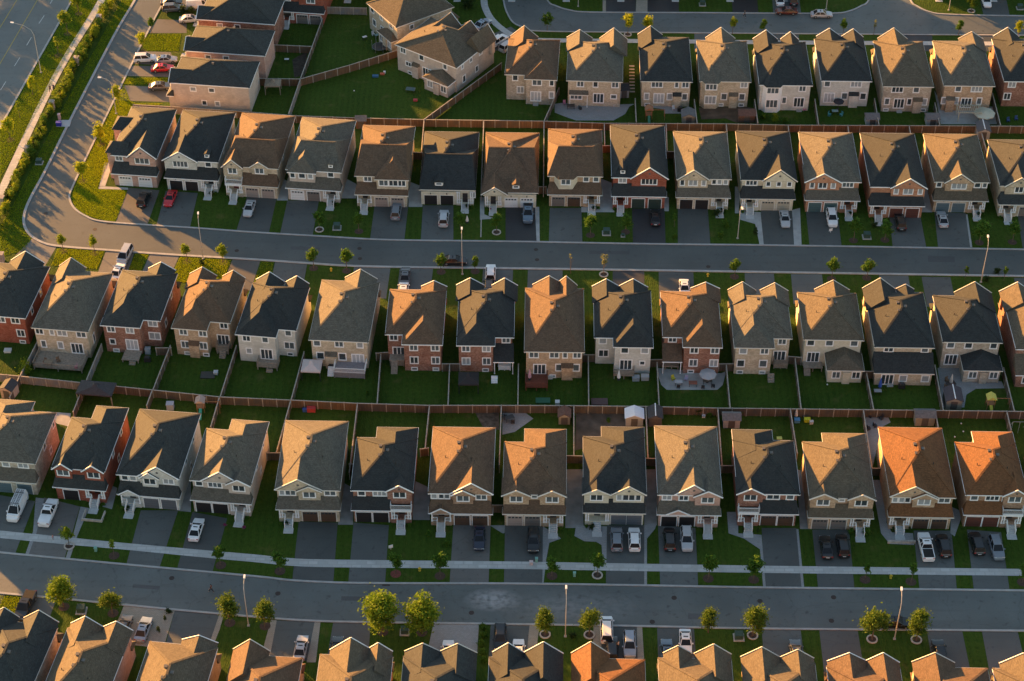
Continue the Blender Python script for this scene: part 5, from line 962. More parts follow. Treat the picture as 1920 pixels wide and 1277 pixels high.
SHD = shrub_mesh(99, .9, 1.3, LEAFD, 12, 40); SHY = shrub_mesh(98, 1.3, 2.6, LEAFY, 18, 60); SHG = shrub_mesh(97, .7, 1.0, LEAFG, 10, 40); SHC = shrub_mesh(96, .5, 2.4, LEAFD, 12, 50, .12); SHP = shrub_mesh(95, .4, .6, leaf('magenta_flowers', (.35, .03, .18), (.2, .06, .1)), 6, 30, .1)
for x, y, me, s, l in ((47, 700, SHY, 1.1, 'bright bushy shrub at the garden fence of the red brick house'), (595, 22, SHC, 1.6, 'dark green evergreen bush beside the top left patio'), (1345, 405, SHD, 1.2, 'dark bushy shrub beside the tan driveway in the second row'), (1360, 425, SHG, 1.3, 'low green shrub on the lawn by the flagpole lamp'), (1350, 442, SHG, 1, 'small shrub near the kerb by the flagpole lamp'),
                       (1415, 445, SHC, 1.1, 'slim dark cedar between paved strips'), (1266, 445, SHG, .8, 'small reddish garden plant at the drive edge'), (1640, 425, SHD, .8, 'dark reddish low shrub between two lawn trees'), (1393, 998, SHC, .55, 'clipped shrub left of the balcony porch steps'), (1420, 1000, SHC, .55, 'clipped shrub right of the balcony porch steps'), (1673, 998, SHC, .6, 'round shrub left of the terrace steps'), (1704, 998, SHC, .6, 'round shrub right of the terrace steps'),
                       (805, 1003, SHG, .9, 'low garden plants left of the gabled porch steps'), (838, 1022, SHG, .9, 'low garden plants right of the porch walk'), (1596, 1000, SHG, .9, 'pot-side plants at the porch of the grey garage house'), (1625, 1002, SHG, 1.2, 'leafy bed right of the porch of the grey garage house'), (423, 988, SHP, 1, 'magenta flowers in a pot left of white steps'), (457, 992, SHP, 1, 'magenta flowers in a pot right of white steps'),
                       (1074, 1196, SHD, .8, 'dark low shrub at the foot of the bottom street lamp'), (1080, 1225, SHG, 1, 'garden shrub beside the rusty-roofed house'), (378, 496, SHD, .8, 'dark plants around the lamp on the sunlit lawn'), (310, 1165, SHC, .6, 'small conifer on the garden strip by the silver car'), (316, 1150, SHD, .7, 'dark plants on the garden strip near the kerb'), (298, 1187, SHC, .7, 'small conifer right of the silver car'),
                       (1390, 778, SHG, 1.1, 'shrubs along the fence behind the white panelled bay house'), (1310, 776, SHD, 1.1, 'dark shrubs by the pergola fence'), (1330, 780, SHG, .8, 'yellowish plant at the back fence'), (1452, 228, SHY, .7, 'bright shrub at the back fence of the bay-windowed grey house'), (1472, 230, SHG, 1.1, 'shrub in the corner of the fenced top garden'), (1432, 222, SHG, 1.3, 'green bush behind the brown gazebo'),
                       (325, 20, SHD, 1.2, 'dark hedge bush beside the grey cars'), (342, 24, SHD, 1.3, 'dark hedge bush beside the white van'), (360, 24, SHD, 1.2, 'dark hedge bush in front of the topmost house'), (880, 14, SHD, 2.0, 'dark shrubs behind the angled house'), (1870, 512, SHD, .9, 'dark shrub at the lamp base on the right lawn'), (1850, 527, SHD, .9, 'dark bush beside the right street lamp'), (668, 880, SHC, .5, 'purple-blue bush at the house corner') , (870, 232, SHG, .6, 'small plant at the cedar fence') , (1140, 790, SHG, .7, 'weeds on the bare earth garden'), (690, 738, SHG, .7, 'young sapling on the back lawn')):
    o = link('shrub', me, None, (*G(x, y), 0), random.uniform(0, 6)); o.scale = (s, s, s); tag(o, l, 'shrub')
for i, (x, y) in enumerate(((905, 1180), (907, 1195), (903, 1210), (906, 1225), (908, 1240))):
    o = link('shrub', SHG, None, (*G(x, y), 0), i); tag(o, 'round green shrub in the strip beside the concrete drive, %s from the street' % ORD[i], 'shrub', 'shrubs beside the concrete drive')

for (row, i), H in sorted(HN.items()):                  # planting beside the porches
    if row not in (2, 4) or not getattr(H, 'S', None) or not H.S.get('P') or (row, i) in ((4, 10), (4, 12), (4, 6)): continue
    S = H.S; yg = OV-S.get('g', 1.15); pw = S.get('pw', 3.3); c, s_n = cos(H.root.rotation_euler.z), sin(H.root.rotation_euler.z)
    for k, off in enumerate((.35, 1.15)):
        lx = OV+off if S['P'] == 'L' else H.W-OV-off; ly = yg-.75-.15*k; o = link('shrub', (SHG, SHD, SHG, SHP)[(i*2+k+row) % 4], None, (H.root.location.x+lx*c-ly*s_n, H.root.location.y+lx*s_n+ly*c, 0), i+k); q = .55+.12*((i*3+k) % 3); o.scale = (q, q, q)
        tag(o, '%s porch plant, %s of two at the %s house of the %s row' % (('leafy', 'dark bushy', 'leafy', 'flowering')[(i*2+k+row) % 4], ('outer', 'inner')[k], ORD[i], ROWN[row]), 'shrub', 'plants beside the porches')

# ------------------------------------------------------------------ vehicles
TYRE = plain('tyre_rubber', (.02, .02, .02), .9); RIM = plain('alloy_rim', (.45, .46, .47), .35, .8, var=.05)
CGLASS = plain('car_glass', (.015, .018, .022), .25, var=.1, spec=.25); HL = plain('headlight_lens', (.75, .78, .8), .1, var=.03); TL = plain('taillight_lens', (.35, .012, .010), .2, var=.1)
PLATE = plain('number_plate', (.6, .6, .62), .4, var=.03)
PAINT = {'white': (.78, .79, .81), 'silver': (.42, .44, .47), 'black': (.012, .013, .015), 'grey': (.09, .10, .115), 'navy': (.018, .025, .05), 'red': (.50, .012, .022), 'blue': (.09, .14, .20), 'palebl': (.26, .33, .42), 'greyblue': (.17, .20, .24), 'maroon': (.10, .02, .015)}
def paint(c):
    n = 'car_paint_'+c
    if n in MATS: return MATS[n]
    m = bpy.data.materials.new(n); t, p = nodes_of(m); v = coords(t); a = tex(t, v, 'Noise', 1.5, 4)
    c_ = PAINT[c]; t.links.new(ramp(t, a.outputs[0], .3, .7, [x*.93 for x in c_], [min(1, x*1.05) for x in c_]), p.inputs['Base Color'])
    p.inputs['Roughness'].default_value = .3; p.inputs['Coat Weight'].default_value = .6; p.inputs['Coat Roughness'].default_value = .06; MATS[n] = m; return m
#        L    W     belt  H    cabin belt y0,y1  roof y0,y1   hood end height, tail height
CT = {'sedan': (4.75, 1.82, .93, 1.44, -1.75, 1.05, -1.05, .25, .74, .88), 'suv': (4.7, 1.9, 1.06, 1.74, -2.22, 1.15, -1.95, .35, .92, 1.06),
      'minivan': (5.05, 1.95, 1.05, 1.76, -2.42, 1.65, -2.2, .75, .86, 1.05), 'pickup': (5.7, 1.98, 1.14, 1.86, -.85, 1.45, -.62, .6, 1.02, 1.14), 'van': (5.7, 2.0, 1.25, 2.2, -2.75, 1.95, -2.65, 1.1, 1.0, 1.25)}
def car_meshes(k):
    def mk():
        L, W, zb, H, c0, c1, r0, r1, zh, zt = CT[k]; w = W/2; y0, y1 = -L/2, L/2
        b = MB(); st = [(y0, zt-.22, w*.86), (y0+.12, zt-.03, w*.95), (y0+.5, zt, w), (c0+.2, zb, w), (c1-.1, zb, w), (c1+.35, zb-.05, w*.99), (y1-.5, zh+.04, w*.96), (y1-.12, zh-.06, w*.88), (y1, zh-.24, w*.74)]
        vs = []; N = 8
        for y, z, h in st:
            vs += [(-h*.9, y, .24), (-h, y, .42), (-h, y, z-.16), (-h*.93, y, z), (h*.93, y, z), (h, y, z-.16), (h, y, .42), (h*.9, y, .24)]
        fs = [(i*N+j, i*N+(j+1) % N, (i+1)*N+(j+1) % N, (i+1)*N+j) for i in range(len(st)-1) for j in range(N)]
        fs += [list(range(N)), [(len(st)-1)*N+j for j in range(N)][::-1]]; b.add(vs, [f[::-1] for f in fs])
        rw = w*.70; bw = w*.91
        roof = [(-rw, r0, H-.03), (rw, r0, H-.03), (rw*.96, r1, H-.02), (-rw*.96, r1, H-.02)]
        b.add([(x, y, z-.03) for x, y, z in roof]+[(x*.93, y+(.12 if i < 2 else -.12), z+.035) for i, (x, y, z) in enumerate(roof)], [(3, 2, 1, 0), (4, 5, 6, 7), (0, 1, 5, 4), (1, 2, 6, 5), (2, 3, 7, 6), (3, 0, 4, 7)])
        for s in (-1, 1):                                # pillars
            for (ya, yb, t) in ((c1, r1, .09), (c0, r0, .12), ((c0+c1)/2-.1, (r0+r1)/2-.05, .1)): b.beam((s*bw*.985, ya, zb-.02), (s*rw*.985, yb, H-.03), .09, t)
        for s in (-1, 1): b.box(s*w-.0 if s > 0 else s*w-.2, s*w+.2 if s > 0 else s*w, c1-.45, c1-.28, zb-.02, zb+.14)
        if k == 'van':
            b.add([(-bw-.03, c0+.02, zb-.1), (bw+.03, c0+.02, zb-.1), (bw+.03, .85, zb-.1), (-bw-.03, .85, zb-.1), (-rw-.06, r0, H), (rw+.06, r0, H), (rw+.06, .6, H), (-rw-.06, .6, H)], [(0, 3, 2, 1), (4, 5, 6, 7), (0, 1, 5, 4), (1, 2, 6, 5), (2, 3, 7, 6), (3, 0, 4, 7)])
        g = MB(); g.add([(-bw, c0, zb-.03), (bw, c0, zb-.03), (bw, c1, zb-.03), (-bw, c1, zb-.03), (-rw, r0, H-.05), (rw, r0, H-.05), (rw, r1, H-.05), (-rw, r1, H-.05)], [(0, 3, 2, 1), (4, 5, 6, 7), (0, 1, 5, 4), (1, 2, 6, 5), (2, 3, 7, 6), (3, 0, 4, 7)])
        if k in ('sedan', 'pickup'): g.box(-rw*.55, rw*.55, (r0+r1)/2, r1-.25, H+.0, H+.012)
        bed = None
        if k == 'pickup': bed = MB().box(-w*.80, w*.80, y0+.14, c0-.12, zb-.02, zb+.012).mesh('cargo_bed', plain('bed_liner', (.02, .02, .022), .9))
        wh = MB().tube([(-.11, 0, 0), (.11, 0, 0)], .34, 14).mesh('tyre', TYRE); ri = MB().tube([(-.118, 0, 0), (.118, 0, 0)], .21, 10).mesh('rim', RIM)
        hl = MB().box(-.2, .2, -.06, .05, -.09, .08).mesh('headlight', HL); tl = MB().box(-.16, .16, -.05, .06, -.13, .13).mesh('taillight', TL)
        pl = MB().box(-.26, .26, -.02, .02, -.07, .07).mesh('number_plate', PLATE)
        return (b.mesh('car_body', paint('white'), False), g.mesh('car_windows', CGLASS), wh, ri, hl, tl, pl, bed)
    return cached(('car', k), mk)
def car(x, y, k, col, rz, lab, name=None, xy=None, bed=None):
    X, Y = xy or G(x, y); L, W, zb, H, c0, c1, r0, r1, zh, zt = CT[k]; M = car_meshes(k)
    nm = {'sedan': 'parked_sedan', 'suv': 'parked_suv', 'minivan': 'parked_minivan', 'pickup': 'pickup_truck', 'van': 'cargo_van'}[k]
    r = thing(nm, lab, {'sedan': 'car', 'suv': 'suv', 'minivan': 'minivan', 'pickup': 'pickup truck', 'van': 'van'}[k], X, Y, rz, .02, 'cars parked on drives and streets')
    b = link('body', M[0], r); b.material_slots[0].link = 'OBJECT'; b.material_slots[0].material = paint(col)
    link('windows', M[1], r)
    for sx in (-1, 1):
        for sy in (-.3, .3):
            w = link('wheel', M[2], r, (sx*(W/2-.1), L*sy, .34)); link('rim', M[3], w)
        link('headlight', M[4], r, (sx*W*.33, L/2-.13, zh-.17)); link('taillight', M[5], r, (sx*W*.37, -L/2+.07, zt-.22))
    link('number_plate', M[6], r, (0, -L/2-.01, .62))
    if M[7]:
        q = link('cargo_bed', M[7], r)
        if bed: q.material_slots[0].link = 'OBJECT'; q.material_slots[0].material = paint(bed)
    return r
def up(t): return -radians(t)                            # nose towards the house on the far side
def dn(t): return pi-radians(t)
car(271, 378, 'suv', 'black', up(8), 'black suv on the sunlit corner driveway, tail to the street')
car(320, 376, 'sedan', 'red', dn(6), 'red sedan nosed out of the driveway beside the corner house')
car(468, 395, 'sedan', 'silver', dn(5), 'silver sedan at the turret house driveway in the second row')
car(743, 401, 'suv', 'greyblue', up(2), 'blue-grey suv close to beige garage doors, second row')
car(832, 414, 'suv', 'silver', up(1), 'silver suv on the driveway of the low black-roofed bungalow')
car(990, 404, 'pickup', 'blue', dn(1), 'dark blue pickup on the fresh black driveway by white garage doors')
car(1228, 412, 'sedan', 'black', up(1), 'black car on the fresh asphalt drive of the red brick house')
car(1471, 415, 'sedan', 'silver', dn(1), 'silver sedan before the cream garage doors')
car(1559, 414, 'suv', 'white', dn(1), 'white suv on the driveway with teal garage doors')
car(1687, 421, 'suv', 'black', up(1), 'black suv before dark red garage doors')
car(1766, 415, 'sedan', 'silver', up(1), 'pale grey sedan before the teal-blue garage doors')
car(235, 483, 'minivan', 'silver', dn(10), 'silver minivan on the sunlit driveway nearest the bend')
car(222, 513, 'sedan', 'white', up(10), 'white car half hidden behind a roof near the bend')
car(760, 521, 'sedan', 'grey', up(1), 'dark grey sedan on a drive across from the bungalow, nose in'); car(757, 547, 'sedan', 'white', up(1), 'white car mostly hidden behind the brown-roofed brick house')
car(920, 517, 'suv', 'white', up(1), 'white suv beside the middle street lamp on a drive'); car(917, 541, 'suv', 'black', up(1), 'dark car tucked between two lit gables behind the white suv')
car(1283, 545, 'sedan', 'white', dn(1), 'white car peeking over the roof ridge of the patio house')
car(852, 493, 'sedan', 'black', -pi/2-radians(1), 'black sedan parked along the kerb of the middle street')
car(34, 957, 'van', 'white', dn(8), 'white cargo van carrying ladders on the leftmost drive'); car(92, 966, 'pickup', 'white', up(7), 'long white pickup with covered bed on the paver-edged drive', bed='white')
car(369, 997, 'sedan', 'white', up(6), 'white sedan alone on a drive beside magenta flower pots')
car(899, 1014, 'sedan', 'navy', dn(1), 'dark navy sedan before brown garage doors'); car(1000, 1019, 'suv', 'black', dn(1), 'black suv on the drive next to the bulb-shaped lawn')
car(1156, 1016, 'suv', 'greyblue', up(1), 'grey suv with roof bars, left of the white suv'); car(1189, 1016, 'suv', 'white', up(1), 'white suv with dark roof beside the grey suv')
car(1255, 1016, 'suv', 'black', up(1), 'black suv with roof rails, left of the silver suv'); car(1287, 1016, 'suv', 'silver', dn(1), 'silver suv under the white panelled bay house')
car(1548, 1030, 'sedan', 'black', up(0), 'small black car, left of two before grey garage doors'); car(1579, 1028, 'suv', 'black', up(0), 'larger black suv, right of two before grey garage doors')
car(1735, 1030, 'pickup', 'white', up(-1), 'white pickup with open black cargo bed'); car(1768, 1028, 'suv', 'black', up(-1), 'black suv beside the white pickup')
car(1830, 1024, 'suv', 'black', up(-2), 'black suv on the rightmost drive, left of two'); car(1867, 1032, 'suv', 'greyblue', dn(-2), 'grey-blue suv on the rightmost drive')
car(49, 1141, 'pickup', 'black', dn(9), 'black pickup on the lower left drive behind lit gables'); car(233, 1180, 'sedan', 'grey', up(8), 'dark grey car at the left of the pale paved drive'); car(270, 1184, 'sedan', 'palebl', up(8), 'silver-blue sedan on the pale paved drive')
car(565, 1219, 'sedan', 'silver', up(4), 'silver car between beige paver strips'); car(632, 1221, 'sedan', 'black', up(2), 'dark car nearly hidden by a grey-brown gable'); car(840, 1228, 'sedan', 'white', up(1), 'white car on the wide concrete drive'); car(938, 1201, 'suv', 'black', dn(1), 'black suv beside the round green shrubs')
car(1137, 1185, 'minivan', 'white', up(1), 'white minivan by the bottom street lamp'); car(1180, 1214, 'suv', 'palebl', dn(1), 'silver-blue suv beside the rusty roof'); car(1147, 1222, 'suv', 'black', up(1), 'black car behind the white minivan with a person near it'); car(1250, 1226, 'sedan', 'blue', up(1), 'blue-grey car left of the white sedan, bottom row')
car(1285, 1208, 'sedan', 'white', dn(1), 'white sedan on a bottom row drive across from the silver suv'); car(972, 1226, 'sedan', 'white', up(1), 'white car hidden beside the black roof of the bottom row'); car(1679, 1172, 'sedan', 'black', -pi/2-radians(1), 'black sedan parked along the bottom street under a tree'); car(1492, 1227, 'sedan', 'grey', up(1), 'dark grey car behind two brown gables'); car(1760, 1228, 'suv', 'black', up(1), 'dark suv behind the right bottom gable')
tl_ = pi/2-radians(98)
car(273, 114, 'suv', 'white', -pi/2+radians(5), 'white suv on the topmost left drive nose in'); car(312, 116, 'sedan', 'silver', -pi/2+radians(5), 'silver sedan close to the garage above the red car'); car(305, 132, 'sedan', 'red', -pi/2+radians(5), 'red sedan beside the sunlit drive at the top left'); car(301, 166, 'sedan', 'grey', -pi/2+radians(5), 'dark grey hatch in the drive nearest the corner house')
car(374, 14, 'van', 'white', -pi/2+radians(6), 'white van at the topmost house'); car(325, 20, 'suv', 'grey', -pi/2+radians(6), 'grey suv at the top edge beside the white van'); car(357, 40, 'sedan', 'silver', -pi/2+radians(6), 'silver car tucked above the middle side-on house'); car(322, 8, 'sedan', 'black', -pi/2+radians(6), 'dark car at the top edge of the side street')
car(936, 80, 'suv', 'white', radians(-40), 'white suv beside the angled grey-roofed house'); car(953, 91, 'suv', 'silver', radians(-40), 'silver suv beside the angled house, behind the white one'); car(905, 49, 'sedan', 'palebl', radians(-40), 'pale blue car partly behind the angled house roof')
car(1474, 25, 'sedan', 'maroon', pi/2, 'dark red car at the kerb of the top street'); car(1540, 31, 'sedan', 'silver', -pi/2, 'silver sedan parked along the top street'); car(1848, 6, 'sedan', 'white', pi, 'white sedan on a drive at the top right'); car(1461, 3, 'sedan', 'white', 0, 'white car at the top edge on a drive'); car(1486, 3, 'suv', 'black', 0, 'dark car at the top edge beside the white one')
# ladders on the van
m = MB(); rt = CT['van'][3]
for x in (-.55, -.2, .15, .5): m.box(x-.03, x+.03, -2.4, 1.2, rt+.1, rt+.16)
for k in range(11):
    y = -2.3+k*.33; m.box(-.55, -.2, y-.02, y+.02, rt+.11, rt+.15); m.box(.15, .5, y-.02, y+.02, rt+.11, rt+.15)
for y in (-1.8, .6): m.box(-.75, .75, y-.03, y+.03, rt+.0, rt+.1)
o = m.obj('ladder_rack', plain('dark_aluminium', (.13, .13, .13), .4, .5)); o.location = (*G(34, 957), .02); o.rotation_euler = (0, 0, dn(8)); tag(o, 'rack of two ladders tied on the white cargo van', 'ladder')

# ------------------------------------------------------------------ street lamps
POLE = plain('lamp_pole', (.42, .40, .37), .55, var=.08); LENS = plain('lamp_lens', (.7, .7, .68), .3, var=.03)
def lamp(x, y, h, hx, hy, lab, arm=2.2):
    """base pixel, height, arm direction in the world"""
    X, Y = G(x, y); r = thing('street_lamp', lab, 'street lamp', X, Y, atan2(hy, hx), 0, 'street lamps'); k = arm
    MB().tube([(0, 0, 0), (0, 0, h*.5), (0, 0, h*.8)], [.095, .075, .06], 8).obj('pole', POLE, r)
    MB().tube([(0, 0, h*.8), (.12*k, 0, h*.9), (.45*k, 0, h*.97), (k, 0, h)], [.06, .055, .05, .04], 7).obj('arm', POLE, r)
    hd = MB().box(k-.1, k+.6, -.14, .14, h-.07, h+.1).obj('lamp_head', WHITE, r); MB().box(k-.0, k+.5, -.11, .11, h-.11, h-.071).obj('lens', LENS, hd)
    MB().box(-.2, .2, -.2, .2, 0, .1).obj('base_plate', CONC, r); return r
lamp(77, 136, 11.5, -1, .25, 'tall street lamp leaning over the wide main road', 4.2); lamp(218, 213, 8.6, -1, .1, 'street lamp beside the curved side street', 2.0)
lamp(381, 485, 9.2, -.1, 1, 'lamp on the sunlit lawn before the third row', 1.6); lamp(867, 514, 9.2, 0, 1, 'lamp beside the black sedan on the middle street', 1.6); lamp(1383, 447, 8.2, .1, -1, 'lamp on the second row lawn at the middle street', 1.2); lamp(1839, 529, 9.2, .1, 1, 'lamp at the right end of the middle street', 1.6)
lamp(466, 1173, 9.0, 0, 1, 'lamp at the left of the bottom street', 1.6); lamp(1060, 1193, 9.0, 0, 1, 'lamp by the white minivan on the bottom street', 1.6); lamp(1677, 1198, 9.0, .1, 1, 'lamp between two lit trees at the bottom street', 1.8)
lamp(1084, 12, 8.5, 0, -1, 'lamp at the top edge near the bend'); lamp(1549, 17, 8.5, 0, -1, 'lamp at the top edge behind the silver sedan'); lamp(1779, 19, 8.5, 0, -1, 'lamp at the top edge right of the junction')

# ------------------------------------------------------------------ kerbside boxes, hydrants
GREENB = plain('utility_green', (.035, .075, .062), .5, var=.1)
def ubox(x, y, s, lab):
    r = thing('utility_box', lab, 'utility box', *G(x, y), 0, 0, 'green utility boxes'); MB().box(-.75*s, .75*s, -.7*s, .7*s, 0, .14).obj('concrete_pad', CONC, r)
    MB().box(-.55*s, .55*s, -.45*s, .5*s, .14, .95*s).add([(-.58*s, -.48*s, .95*s), (.58*s, -.48*s, .95*s), (.58*s, .53*s, .95*s), (-.58*s, .53*s, .95*s), (-.5*s, .4*s, 1.06*s), (.5*s, .4*s, 1.06*s)], [(0, 1, 5, 4), (1, 2, 5), (2, 3, 4, 5), (3, 0, 4)]).obj('cabinet', GREENB, r)
for x, y, s, l in ((632, 428, 1.1, 'by the young trees in front of the pink brick house'), (1137, 438, 1.1, 'between two trees on the lawn of the bay house'), (1168, 443, .55, 'small, at the kerb near the fresh black drive'), (1625, 445, 1.1, 'between two trees before the dark red garage'), (74, 306, 1.0, 'beside the boulevard shrubs'), (153, 1146, 1.1, 'under the bushy lit tree at lower left'), (759, 1186, 1.0, 'between the two biggest trees'), (1385, 1196, 1.1, 'near the stone ring tree in the bottom row'), (1912, 16, 1, 'at the top right corner'), (1317, 9, 1, 'on the top lawn between dark drives')):
    ubox(x, y, s, 'green utility box '+l)
HY = plain('hydrant_yellow', (.55, .42, .04), .5, var=.06)
hm = MB().disc(0, 0, 0, .08, .2).disc(0, 0, .08, .6, .13).disc(0, 0, .6, .68, .18).mesh('hydrant_body', HY); hc = MB().ball((0, 0, .68), .14, .14, .14).mesh('cap', HY); hn = MB().box(-.26, .26, -.06, .06, .42, .54).mesh('nozzle', HY)
for x, y, l in ((621, 508, 'between the two street trees on the middle street'), (1327, 518, 'on the lawn behind the patio house'), (787, 1070, 'near the sidewalk between two young trees'), (1670, 1084, 'on the right sidewalk verge'), (1874, 72, 'on the sunlit strip at the top right')):
    r = thing('fire_hydrant', 'yellow fire hydrant '+l, 'hydrant', *G(x, y), 0, 0, 'yellow fire hydrants'); link('hydrant_body', hm, r); link('cap', hc, r); link('nozzle', hn, r)
PG = plain('pedestal_green', (.20, .42, .36), .5, var=.05)
pm_ = MB().box(-.2, .2, -.2, .2, 0, .75).box(-.23, .23, -.23, .23, .75, .85).mesh('utility_pedestal', PG)
for x, y, l in ((1077, 1080, 'on the verge under the bulb-shaped lawn'), (180, 1033, 'on the left verge between two small trees'), (1006, 1053, 'beside the sidewalk at the black suv drive')): tag(link('utility_pedestal', pm_, None, (*G(x, y), 0)), 'pale green utility pedestal '+l, 'pedestal', 'pale green pedestals')
# lawn signs and odds
for x, y, l in ((733, 1030, 'small white lawn sign on the grass beside a young tree'), (1557, 436, 'small white sign board on the lawn near teal garages')):
    r = thing('lawn_sign', l, 'sign', *G(x, y), .3); MB().box(-.35, .35, -.02, .02, .35, .95).obj('board', WHITE, r); MB().box(-.03, .03, -.03, .03, 0, .36).obj('stake', WHITE, r)

# ------------------------------------------------------------------ garden buildings and furniture
def shed(x, y, w, d, h, wall, roof, rz, lab, ridge='y', white=False, cat='shed'):
    r = thing('garden_shed', lab, cat, *G(x, y), rz, 0); m = MB()
    m.box(-w/2, w/2, 0, d, 0, h); t = MB()
    if ridge == 'y': t.tri(0, w/2+.2, -.2, d+.2, h-.02, .75); m.add([(-w/2, .01, h), (w/2, .01, h), (0, .01, h+.62), (-w/2, .1, h), (w/2, .1, h), (0, .1, h+.62)], [(0, 1, 2)])
    else: t.hipx(-w/2-.2, w/2+.2, -.2, d+.2, h-.02, .75, .02, .02)
    m.obj('shed_wall', wall, r); ro = t.obj('roof', roof, r)
    if ridge == 'y': MB().add([(-w/2, -.21, h), (w/2, -.21, h), (0, -.21, h+.6)], [(0, 1, 2)]).obj('gable_wall', wall, r)
    d_ = MB().box(-.55, .55, -.04, 0, .05, min(1.8, h-.1)).obj('shed_door', plain('shed_door', (.10, .09, .085), .7), r); MB().box(.4, .46, -.08, -.04, .9, 1.05).obj('handle', DARK, d_)
    if white: MB().box(-.08, .08, -.22, d+.22, h+.70, h+.78).obj('ridge_cap', WHITE, ro)
    return r
SW = plain('vinyl_grey', (.34, .35, .36), .6, var=.06); SWH = plain('vinyl_white', (.62, .65, .70), .5, var=.05); SB = plain('vinyl_dark', (.09, .09, .10), .7); SBE = plain('vinyl_beige', (.27, .26, .22), .7, var=.06); SBR = plain('shed_brown', (.15, .085, .06), .8, var=.15); SRW = plain('white_sheet_roof', (.66, .70, .78), .4, var=.04); SRD = plain('dark_felt_roof', (.05, .052, .058), .9, var=.2); SRB = plain('brown_felt_roof', (.12, .07, .055), .9, var=.2); SRG = plain('grey_felt_roof', (.13, .14, .15), .9, var=.2)
shed(1189, 799, 2.9, 2.2, 1.9, SW, SRW, -.02, 'shed with bright white sheet roof on the bare earth', ); shed(1228, 800, 2.2, 2.6, 2.0, SB, SRD, -.02, 'open dark shed with a white dotted roof ridge', white=True); shed(1058, 796, 1.9, 1.9, 1.8, SBE, SRB, -.02, 'small brown roofed shed at the back fence'); shed(1371, 803, 2.8, 1.9, 1.9, SW, SRG, -.02, 'grey shed at the fence behind the balcony house', 'x'); shed(1733, 799, 3.2, 2.0, 2.0, SBE, SRG, -.02, 'grey roofed shed with pale doors by the paved garden', 'x')
shed(1787, 768, 2.7, 3.2, 2.0, SBE, plain('plum_felt_roof', (.075, .065, .075), .9), -.03, 'dark shed with dotted white ridge on the curved patio', white=True); shed(14, 748, 2.2, 2.2, 2.1, plain('vinyl_pink', (.42, .33, .29), .7), SRD, -.3, 'pinkish shed at the weathered fence, far left'); shed(1843, 262, 2.4, 3.0, 2.0, SW, SB, -.03, 'dark shed with white ridge between rows at the right', white=True); shed(677, 242, 2.0, 1.8, 2.0, SBR, SRG, 0, 'small brown shed in the back corner of the second row', 'x')
shed(1291, 232, 2.6, 2.4, 1.7, SBE, SRG, 0, 'grey roofed garden shed behind the fence, top row', 'y'); shed(1400, 230, 3.2, 2.4, 1.7, SBR, SRB, 0, 'brown roofed garden hut in the earth garden', 'x'); shed(1635, 236, 2.5, 2.2, 1.6, SW, SRG, 0, 'grey shed roof at the fence, left of two similar', 'x'); shed(1748, 236, 2.5, 2.2, 1.6, SW, SRG, 0, 'grey shed roof at the fence, right of two similar', 'x'); shed(1170, 184, 2.0, 2.6, 1.9, SW, SRD, .1, 'dark roofed shed beside the bow-windowed house', 'x'); shed(1122, 772, 3.0, 1.6, .6, SBR, SRB, 0, 'low brown wooden box bed at the back fence', 'x', cat='garden box') if False else None
tag(MB().box(-1.4, 1.4, -.8, .8, 0, .45).obj('sand_box', plain('sandbox_brown', (.13, .075, .07), .8, var=.15)), 'low brown covered sandbox on the lawn of the grey siding house', 'sandbox').location = (*G(1124, 756), 0)
def gazebo(x, y, w, d, h, roof, post, rz, lab, rise=.9, name='garden_gazebo'):
    r = thing(name, lab, 'gazebo', *G(x, y), rz, 0)
    for sx in (-1, 1):
        for sy in (-1, 1): link('post', cached(('gp', post.name, h), lambda: MB().box(-.07, .07, -.07, .07, 0, h).mesh('post', post)), r, (sx*(w/2-.12), sy*(d/2-.12), 0))
    t = MB(); t.hip(-w/2, w/2, -d/2, d/2, h, rise, d/2-.3, d/2-.3); t.box(-w/2, w/2, -d/2, d/2, h-.25, h-.003); t.hip(-.5, .5, -.5, .5, h+rise*.88, .45, .45, .45); t.obj('canopy', roof, r)
    return r
gazebo(586, 703, 3.4, 3.2, 2.2, plain('canopy_pale_pink', (.52, .46, .46), .8, var=.06), DARK, -.06, 'garden gazebo with pale pinkish canopy'); gazebo(879, 727, 3.5, 3.2, 2.2, plain('canopy_black', (.025, .025, .028), .8), DARK, 0, 'black gazebo on the shaded lawn'); gazebo(513, 172, 3.3, 2.6, 2.2, plain('canopy_wood', (.24, .20, .15), .9, var=.2), WOODP, 0, 'timber gazebo with tan roof beside the side-on house', .5)
gazebo(184, 747, 6.2, 3.4, 2.4, SRD, SBE, -.12, 'long dark roofed garden shelter at the back fence', .9, 'garden_shelter')
r = thing('pergola', 'pale slatted pergola on the paved top right yard', 'pergola', *G(1814, 222), -.02, 0)
PW = plain('pergola_cream', (.50, .50, .40), .7)
for sx in (-1, 1):
    for sy in (-1, 1): MB().box(sx*2.2-.07, sx*2.2+.07, sy*1.3-.07, sy*1.3+.07, 0, 2.2).obj('post', PW, r)
m = MB(); m.box(-2.5, 2.5, -1.37, -1.27, 2.2, 2.35).box(-2.5, 2.5, 1.27, 1.37, 2.2, 2.35)
for k in range(13): x = -2.35+k*.39; m.box(x-.04, x+.04, -1.6, 1.6, 2.355, 2.48)
m.obj('rafters', PW, r)
